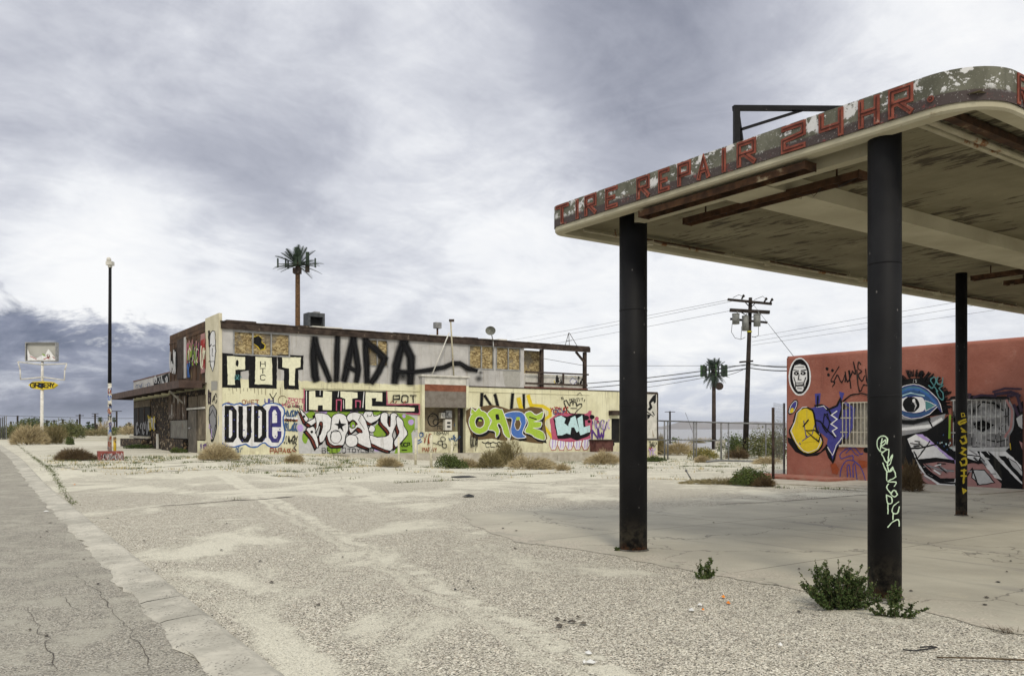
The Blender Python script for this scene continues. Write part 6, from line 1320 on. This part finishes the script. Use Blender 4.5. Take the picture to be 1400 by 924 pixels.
for px, y0, y1, w_ in ((1006, 430, 443, .24), (1019, 433, 452, .22), (1035, 430.5, 446, .23)): m = MB(); a_, b_ = L(px, y1, -.5), L(px, y0, -.5); m.tube([a_, b_], w_, 16); m.tube([b_, b_+Vector((0, 0, .06))], w_*1.05, 16); m.tube([b_+Vector((.1, 0, .05)), b_+Vector((.1, 0, .22))], .035, 6); m.build('transformer', M_trans, up)
for px, py in ((1014, 405), (1045, 409), (1053, 410)): m = MB(); m.tube([L(px, py+4, -.3), L(px+2, py, -.3)], .06, 6); m.tube([L(px+2, py, -.3), L(px+3.5, py-1, -.3)], .1, 6); m.build('insulator', M_pole, up)
m = MB(); m.tube([L(1024.6, 452.5), L(1024.6, 454.5)], .165, 12); m.build('yellow_band', paint('band', (.55, .50, .05)), up)
for st in ([(1001, 443), (1000, 454), (1005, 462), (1013, 464), (1019, 461)], [(1037, 446), (1037, 458), (1033, 461), (1028, 460)], [(1002, 407), (1010, 403), (1015, 405)], [(1014, 446), (1013, 464)], [(1031, 410), (1043, 405), (1047, 409)]): m = MB(); m.tube([L(*q, -.4) for q in st], .018, 5); m.build('jumper_wire', M_wire, up)
for a_, b_ in (((1016, 410), (1025, 420)), ((1035, 412), (1027, 420)), ((1012, 426), (1023, 433)), ((1041, 427), (1028, 434))): m = MB(); m.bar(L(*a_, -.2), L(*b_, -.1), .05, .05); m.build('brace', M_pole, up)
def small_pole(px, py, top, d=None, arms=(0,), aw=9, label='', group='utility poles on the left horizon', lean=0, w_=1.3):
    p = gp(px, py) if d is None else W(px, py, d); d = p.y; th = thing('utility_pole', label, 'utility pole', p, group); m = MB(); t_ = W(px+lean, top, d); m.tube([p, t_], max(w_, 1.2)/F*d, 6); m.build('post', M_pole, th)
    for k in arms: m = MB(); c_ = W(px, top+k, d); m.bar(c_-Vector((aw/2/F*d, 0, 0)), c_+Vector((aw/2/F*d, 0, 0)), .8/F*d, .8/F*d); m.build('crossarm', M_pole, th)
small_pole(916, 612, 562, arms=(1,), aw=14, w_=1.2, label='small utility pole with one crossarm behind the fence beside the white mural panel', group='poles')
for px, py, top, arms, aw, lab in ((109, 594, 566, (2,), 11, 'utility pole with one crossarm left of the palms'), (86, 593, 573, (1,), 8, 'short pole with a crossarm right of the sign pole'), (74, 592, 574, (1,), 6, 'short pole with a small crossarm, nearest right of the sign pole'), (64, 592, 574, (1,), 6, 'short pole with a crossarm touching the sign pole in view'), (130, 593, 565.5, (0, 3.5), 9, 'utility pole with two crossarms behind the palms'), (159.5, 592, 561.5, (0.5,), 14, 'utility pole with a wide crossarm right of the light pole'),
                                   (46, 592, 576, (1,), 9, 'low pole with a wide crossarm left of the sign pole'), (24, 594, 568, (), 0, 'bare thick post left of the sign, with a dark base'), (15, 594, 576, (), 0, 'short bare post near the left edge'), (70, 592, 577, (), 0, 'short bare post between two crossarm poles'), (97, 593, 578, (), 0, 'short slanting bare post right of the sign bushes'), (105.5, 598, 573, (), 0, 'thin pale bare post left of the utility pole'), (132.5, 594, 580, (), 0, 'short dark stump post beside the tall palm'), (176, 594, 577, (), 0, 'thin bare post by the shop front corner'), (39.5, 592, 575, (), 0, 'thin bare post left of the sign pole')):
    small_pole(px, py, top, arms=arms, aw=aw, label=lab, w_=.75 if 'thin' in lab else 1.1)
def cable(name, pts, r, label, group='overhead wires', sag=0.0):
    m = MB(); pp = []
    for a_, b_ in zip(pts, pts[1:]): pp += [a_.lerp(b_, i/10)-Vector((0, 0, sag*4*(i/10)*(1-i/10))) for i in range(10)]
    pp.append(pts[-1]); base = pts[0]; o = m.tube(pp, r, 5).build(name, M_wire, None, base=base); tag(o, label, 'wire', group)
for (a_, b_), lb in (((( 996, 410), (560, 484)), 'top faint wire running left from the utility pole'), (((1000, 412), (560, 492)), 'middle faint wire running left from the utility pole'), (((1003, 424), (560, 498)), 'lowest faint wire running left from the utility pole')): cable('overhead_wire', [L(*a_, -.3), W(*b_, 150)], .012, lb, sag=.4)
for (a_, b_), lb in ((((1028, 461), (1360, 404)), 'upper wire from the utility pole to the right over the red building'), (((1028, 467), (1360, 413)), 'middle wire from the utility pole to the right over the red building'), (((1028, 472), (1360, 424)), 'lower wire from the utility pole to the right over the red building')): cable('overhead_wire', [L(*a_, -.3), W(*b_, 48)], .009, lb)
for (a_, c_, b_), lb in ((((1120, 499.5), (1026, 497.5), (790, 525)), 'thick upper cable crossing behind the slim columns to the open deck'), (((1120, 504), (1026, 503), (790, 531)), 'thick lower cable crossing below the upper one')): cable('overhead_wire', [W(*a_, 45), L(*c_, .3), W(*b_, 75)], .035, lb, sag=.15)
cable('overhead_wire', [L(1022, 502, .3), W(975, 514, 62), W(780, 541, 90)], .02, 'thin slack wire below the thick cables', sag=.2); cable('overhead_wire', [W(1500, 500, 120), W(800, 500, 75), W(640, 472, 68)], .02, 'faint wire seen through the open deck')
cable('guy_wire', [L(1028, 414), W(1085, 487, 34)], .012, 'thin slanting wire from the utility pole down to the corner of the red building')
cable('overhead_wire', [W(-120, 565, 210), W(155, 572, 220), W(300, 570, 230)], .05, 'long faint wire low over the left horizon')
cable('loose_wire', [W(937, 564, 60), W(948, 593, 60)], .012, 'loose thin wire hanging slanted above the fence', 'loose ends')

# ------------------------------------------------------------------ fence
M_fence = weathered('dull_galvanised', (.13, .135, .14), (.22, .22, .22), 6, .6, .4, .1)
fn = thing('fence', 'tall grey pipe-frame fence without mesh in front of the lake', 'fence', gp(985, 624)); fd = lambda px: 54-(px-900)/170*3
def fpt(px, py): return W(px, py, fd(px))
rail = lambda x: 575+(x-899)*.036
m = MB(); m.tube([fpt(899, 575), fpt(1072, 580)], .045, 8); m.build('top_rail', M_fence, fn); m = MB(); m.tube([fpt(886, 601), fpt(987, 602)], .04, 8); m.build('middle_rail', M_fence, fn)
for px, py, r_ in ((908.5, 625, .05), (913, 626, .05), (948.5, 625, .05), (952, 618, .05), (986, 623, .06), (996, 623, .045), (1047, 624, .045)): m = MB(); q = fpt(px, py); m.tube([Vector((q.x, q.y, G(q.x, q.y)-.05)), fpt(px, rail(px)-1)], r_, 8); m.build('post', M_fence, fn)
fg = thing('mesh_gate', 'narrow chain-link fence panel between a dark post and the red wall', 'fence panel', gp(1057, 656)); pa, pb_ = gp(1057, 656), gp(1072, 650); za, zb_ = HC+(HY-557)/F*pa.y, HC+(HY-551)/F*pb_.y
m = MB(); m.tube([pa, Vector((pa.x, pa.y, za))], .045, 10); m.build('post', M_dkwood, fg); m = MB(); m.tube([pb_, Vector((pb_.x, pb_.y, zb_))], .04, 8); m.build('post', M_fence, fg)
m = MB(); ln = (pb_-pa).length; u_ = (pb_-pa)/ln; s_ = -2.4
while s_ < ln:
    for sg in (1, -1):
        z0 = 0; q = []
        for j in range(0, 49):
            zz_ = j*.05; tt = s_+zz_*.9 if sg > 0 else s_+2.4*.9-zz_*.9
            if 0 <= tt <= ln: q.append(pa+u_*tt+Vector((0, 0, zz_+.02)))
        if len(q) > 1: m.tube([q[0], q[-1]], .002, 3, cap=False)
    s_ += .16
m.build('mesh', M_fence, fg)
# ------------------------------------------------------------------ posts before the building
M_post = weathered('cream_post_paint', (.50, .47, .34), (.64, .60, .46), 6, .85, 0, .3, (.20, .16, .10), (.58, .66), 7)
def post(px, py, top, wpx, label, mat=None, sub=None):
    p = gp(px, py); r_ = wpx/2/F*p.y; th = thing('post', label, 'post', p, 'painted posts in front of the walkway'); z_ = HC+(HY-top)/F*p.y; m = MB(); m.tube([p-Vector((0, 0, .1)), Vector((p.x+random.uniform(-.02, .02), p.y, z_))], r_, 10); m.build('shaft', mat or M_post, th); m = MB(); m.tube([Vector((p.x, p.y, z_)), Vector((p.x, p.y, z_+.03))], r_*1.08, 10, r2=r_*.5); m.build('cap', mat or M_post, th)
for a_ in ((545.5, 636, 598, 2.8, 'slim cream post nearest the left, below the green bubbles'), (568, 635, 598, 3.4, 'cream post under the left edge of the porch'), (589.5, 638, 595, 3.8, 'cream post in front of the rust-coloured tags'), (617.5, 639, 602, 3.2, 'cream post standing in the dark green bush'), (658.5, 637, 619, 4, 'short cream post stub with chewed top beside the tall thin pole'), (695, 632, 600, 3.6, 'cream post before the dry bush below the lime letters')): post(*a_)
post(656.5, 627, 563, 1.6, 'tall thin grey pole in front of the first lime letter', M_fence); post(640, 622, 567, 1.4, 'thin grey pole by the alcove door', M_fence)
# ------------------------------------------------------------------ light pole with its red base, bollard
p = gp(151, 629); d1 = p.y; lb = thing('concrete_base', 'red graffitied concrete block at the foot of the light pole', 'concrete base', p); zt_ = HC+(HY-617)/F*d1
x0, x1 = W(133.5, 0, d1).x, W(169, 0, d1).x; m = MB(); m.hexa((x0, d1, p.z-.1), (x1-x0, .0, 0), (-.50, .95, 0), (0, 0, zt_-p.z+.1)); m.build('block', weathered('red_block_paint', (.17, .04, .035), (.27, .08, .065), 5, .9, 0, .5, (.45, .35, .30), (.58, .66), 6), lb)
P = Paint(Plane((x0, d1), (1, 0)).at); P.scrib(135, 619, 168, 630, 'rose', 13, .9, 91); P.scrib(137, 619, 168, 630, 'lightgrey', 13, .7, 92); P.scrib(137, 619, 168, 630, 'black', 5, .5, 93); P.done('scrawl', lb)
lp = thing('light_pole', 'tall thin lot light pole, black above and graffitied cream below', 'light pole', (p.x, d1+.45, zt_)); d2 = d1+.45; base = W(150, 617, d2); base.z = zt_; topp = W(150.5, 366, d2); midp = W(150, 540, d2)
m = MB(); m.tube([base, W(150, 524, d2)], .085, 12, r2=.078); m.build('lower_shaft', weathered('sticker_cream', (.42, .40, .33), (.60, .58, .50), 6, .8, 0, .2, (.04, .06, .16), (.53, .58), 5), lp); m = MB(); m.tube([W(150, 524, d2), topp], .076, 12, r2=.062); m.build('shaft', M_black, lp)
m = MB(); q = topp; m.tube([q, q+Vector((0, 0, .12))], .09, 8); m.cbox(q+Vector((0, 0, .1)), .26, .26, .16); m.sphere(q+Vector((-.03, -.05, .33)), .10, .10, .12, n=10, k=6); m.build('floodlight', M_white, lp)
P = Paint(Cyl((base.x, base.y), .086).at, start=.002, step=.0004)
for i in range(9): P.scrib(148, 532+i*9, 152, 539+i*9, random.choice(('navy', 'black', 'cobalt', 'rust')), 2, .9, 100+i)
P.done('stickers', lp)
q = gp(157, 620); q = Vector((q.x, q.y, q.z)); bo = thing('bollard', 'short yellow rusty bollard behind the light pole base', 'bollard', q); m = MB(); m.tube([q, Vector((q.x, q.y, HC+(HY-598)/F*q.y))], .075, 10); m.build('shaft', weathered('yellow_bollard', (.45, .30, .02), (.60, .42, .05), 5, .7, 0, .3, (.12, .07, .04), (.5, .6), 3), bo); m = MB(); m.tube([Vector((q.x, q.y, HC+(HY-598)/F*q.y)), Vector((q.x, q.y, HC+(HY-597)/F*q.y))], .08, 10, r2=.05); m.build('cap', M_rust, bo)
# ------------------------------------------------------------------ roadside sign
sg = thing('roadside_sign', 'tall roadside sign with empty boxes over a yellow GROCERY board', 'sign', gp(57, 604)); d3 = gp(57, 604).y; q = gp(57, 604); SP = Plane((0, d3), (1, 0))
wx = lambda px, py, dd=0: W(px, py, d3+dd)
m = MB(); m.tube([q-Vector((0, 0, .2)), wx(57.5, 532)], .17, 14, r2=.15); m.tube([wx(57.5, 532), wx(58, 493)], .15, 12, r2=.12); m.build('pole', weathered('white_pole_paint', (.55, .53, .48), (.70, .68, .63), 3, .7, 0, .2, (.50, .25, .15), (.62, .70), 1.5), sg)
def sbox(mb, x0, y0, x1, y1, a_, b_, m_=0): A, Bq = wx(x0, y1), wx(x1, y0); return mb.box((A.x, d3+a_, A.z), (Bq.x, d3+b_, Bq.z), m_)
m = MB(); sbox(m, 36, 468, 37.2, 494, -.25, .25); sbox(m, 77.2, 468, 78.6, 494, -.25, .25); sbox(m, 37.2, 468, 77.2, 469.2, -.25, .25); sbox(m, 37.2, 493, 77.2, 494.2, -.25, .25); m.build('box_frame', M_metal, sg)
m = MB(); sbox(m, 37.3, 469.3, 77.1, 492.9, .05, .12); m.build('box_back', material('ribbed_back', lambda t: t.mix(t.sep(t.scl(t.pos(), (9.0, 1, 1)))[0]._m('FRACT').ss(.35, .5), t.mix(t.noise(t.pos(), 4, 4), (.50, .50, .47), (.66, .66, .63)), (.26, .25, .22)), .7), sg)
P = Paint(Plane((0, d3-.2), (1, 0)).at); P.poly([(37.5, 477), (41, 485), (49, 490), (58, 485.5), (61, 487), (66, 477), (77, 491), (77, 492.8), (37.5, 492.8)], 'white'); P.line([(41, 487), (45, 489), (50, 491)], 1, 'red'); P.ell((66, 486.5), 2.2, 2.4, 'darkred'); P.ell((66, 486), 1, 1.2, 'white'); P.line([(60, 491), (64, 489), (67, 490)], 1.2, 'red'); P.line([(58, 484), (62, 486)], 1.4, 'green'); P.line([(72, 488), (75, 490)], 1.3, 'rose'); P.done('broken_face', sg)
m = MB(); fr4 = [(24.5, 494.5), (91, 497), (88, 520), (28, 518.5)]; mids = [((24.5, 494.5), (57, 498.5)), ((57, 498.5), (91.5, 497)), ((91.5, 497), (88.5, 506)), ((88.5, 506), (88, 519.5)), ((88, 519.5), (58, 515.5)), ((58, 515.5), (28, 518.5)), ((28, 518.5), (27.5, 505)), ((27.5, 505), (24.5, 494.5))]
for a_, b_ in mids: m.tube([wx(*a_, -.1), wx(*b_, -.1)], .065, 6)
m.build('bent_frame', M_white, sg)
m = MB(); oc = [(38.5, 526), (44, 522), (57, 521), (71, 522), (77.5, 526), (71, 531), (57, 532.5), (44, 531)]; m.prism([wx(*c_, -.22) for c_ in oc], (0, .4, 0)); nb = m.build('name_board', paint('sign_yellow', (.62, .47, .03)), sg)
P = Paint(Plane((0, d3-.225), (1, 0)).at); P.text('GR', 42, 529.5, 5, 6.0, 'black', 1.5, gap=.25); P.text('SERY', 56, 529.2, 3.9, 5.4, 'black', 1.3, gap=.2); P.poly([(52, 524), (56, 522.5), (60, 525), (58, 531), (53, 530)], 'black', jit=.4); P.ell((54.8, 527), 1.2, 1.0, 'mid'); P.done('lettering', nb)
th = thing('corrugated_fence', 'short run of grey corrugated fence panels at the far left edge', 'fence', gp(6, 594))
for i, (x0, x1, y0) in enumerate(((-6, 1, 572), (1, 3.4, 571), (3.6, 6, 570), (6.2, 8.4, 569), (8.6, 11.2, 568))): a_, b_ = W(x0, 594, 105), W(x1, 594, 105); m = MB(); m.hexa((a_.x, 105, .1), (b_.x-a_.x, -.5, 0), (0, .1, 0), (0, 0, W(x0, y0, 105).z-.1)); m.build('panel', M_metal, th)

# ------------------------------------------------------------------ litter and small debris
M_paper = weathered('white_paper', (.60, .60, .58), (.72, .72, .70), 8); M_orange = weathered('orange_plastic', (.65, .20, .02), (.75, .28, .04), 9, .5); M_rub = weathered('black_rubber', (.015, .015, .015), (.03, .03, .03), 9, .7)
def chip(name, px, py, wpx, hpx, mat, label, cat, seed, hgt=.02, group=None):
    p = gp(px, py); r = random.Random(seed); w_ = wpx/F*p.y/2; dd = hpx/F*p.y*p.y/HC/2; dd = min(dd, w_*1.5); n = 7; m = MB(); z_ = G(p.x, p.y)+.012
    pts = [Vector((p.x+math.cos(6.283*i/n)*w_*r.uniform(.7, 1.15), p.y+math.sin(6.283*i/n)*dd*r.uniform(.7, 1.15), z_+r.uniform(0, hgt*.5))) for i in range(n)]; c_ = sum(pts, Vector())/n+Vector((0, 0, hgt))
    for i in range(n): m.face([pts[i], pts[(i+1) % n], c_]); m.face([pts[(i+1) % n], pts[i], c_-Vector((0, 0, hgt+.004))])
    tag(m.build(name, mat, None, base=(p.x, p.y, z_)), label, cat, group)
chip('tyre_scrap', 641, 679, 20, 3.5, M_rub, 'black flat tyre scrap in the middle of the sunlit lot', 'tyre scrap', 1, .05); chip('tyre_scrap', 632, 652, 36, 2.6, M_rub, 'long dark strip of rubber near the bushes', 'tyre scrap', 2, .03); chip('tyre_scrap', 1075, 636.5, 3, 2, M_rub, 'small dark lump by the fence foot', 'tyre scrap', 3)
for i, (x, y, w_, h_, lb) in enumerate(((762, 848, 9, 4, 'dark brown lump, top left of the dirt clods'), (765, 857, 10, 3.5, 'black lump below the brown one among the dirt clods'), (782, 852, 14, 2.5, 'thin dark dirt clod in the middle of the cluster'), (797, 854, 13, 3, 'longest dark dirt clod at the right of the cluster'), (790, 846, 7, 2, 'small dark crumb above the dirt clods'), (772, 851, 5, 2, 'tiny dark crumb between the dirt clods'))): chip('dirt_clod', x, y, w_, h_, M_crack, lb, 'dirt clod', 10+i, .018)
for i, (x, y, w_, h_, mt, lb, nm) in enumerate(((989, 818, 7, 2, M_orange, 'left orange plastic scrap near the slab edge', 'plastic_scrap'), (996, 826, 6, 3, M_orange, 'right orange plastic scrap near the slab edge', 'plastic_scrap'), (961, 836, 5, 2, M_orange, 'lowest orange plastic scrap beside the white paper', 'plastic_scrap'), (946, 836, 10, 3, M_paper, 'white paper scrap beside the orange scrap', 'paper_scrap'), (957, 829, 7, 2, M_paper, 'small white scrap above the paper', 'paper_scrap'), (805, 895, 12, 5, M_paper, 'crumpled white paper on the pale track', 'paper_scrap'), (807, 908, 15, 4, M_paper, 'flat torn white paper at the bottom edge', 'paper_scrap'), (799, 908, 6, 3, M_paper, 'little white paper scrap left of the torn one', 'paper_scrap'),
                                         (1067, 884, 6, 2, M_paper, 'tiny white fleck on the gravel right of centre', 'paper_scrap'), (1025, 621, 9, 6, M_paper, 'white plastic bag at the foot of the utility pole', 'plastic_bag'), (104, 627, 5, 2.5, M_paper, 'white litter in the brown tangled bush', 'paper_scrap'), (94, 606, 4, 2, weathered('blue_plastic', (.03, .08, .25), (.05, .12, .32), 5), 'blue litter behind the sign bushes', 'plastic_scrap'), (102, 663, 3, 1.6, M_orange, 'orange-yellow litter in the gutter', 'plastic_scrap'), (63, 700, 6, 3, M_paper, 'pale litter at the road edge', 'paper_scrap'))): chip(nm, x, y, w_, h_, mt, lb, nm.replace('_', ' '), 40+i, .02 if 'bag' not in nm else .25)
rr = random.Random(77)
for i in range(70):
    x, y = rr.uniform(30, 1390), 650+abs(rr.gauss(0, 110))
    if y > 920: continue
    chip('stone', x, y, rr.uniform(2.5, 6)*(y-560)/200, rr.uniform(1.5, 3)*(y-560)/250, M_rub if rr.random() < .35 else M_crack, 'small dark stone lying loose on the lot', 'stone', 200+i, .006+.006*rr.random(), 'loose dark stones on the lot')
a_, b_ = gp(1281, 902), gp(1404, 906); m = MB(); m.tube([a_+Vector((0, 0, .02)), a_.lerp(b_, .5)+Vector((0, .0, .025)), b_+Vector((0, 0, .02))], .006, 6, r2=.008); tag(m.build('stick', M_stem, None, base=a_), 'long straight dark stick lying at the lower right edge', 'stick')
pp = [gp(*q)+Vector((0, 0, .02)) for q in ((1234, 891), (1250, 893), (1270, 890), (1281, 888), (1274, 887), (1258, 888))]; m = MB(); m.tube(pp, .006, 5); tag(m.build('strap', M_rub, None, base=pp[0]), 'curled black strap left of the long stick', 'strap')
for k, (x, y) in enumerate(((1368, 862), (1382, 865))): m = MB(); p = gp(x, y); [blade(p+Vector((random.gauss(0, .04), random.gauss(0, .03), 0)), random.uniform(.01, .04), random.uniform(.05, .2), .003, 0, m) for _ in range(26)]; tag(m.build('dry_grass_tuft', M_stem, None, base=p), 'flattened dry grass tuft at the right edge, '+('left' if k == 0 else 'right')+' of two', 'grass tuft')
a_ = gp(946, 657); b_ = W(938, 643, a_.y); m = MB(); m.tube([a_, b_], .02, 6); m.sphere(b_, .04, .04, .04); tag(m.build('marker_stake', M_fence, None, base=a_), 'thin leaning grey stake alone on the lot before the fence', 'stake')
m = MB(); pp = [gp(x, y)+Vector((0, 0, .08)) for x, y in ((966, 632.5), (985, 631), (1005, 631.5), (1032, 632))]; m.tube(pp, .06, 6); tag(m.build('fallen_pipe', M_fence, None, base=pp[0]), 'grey fallen pipe lying in the weeds before the fence', 'pipe')
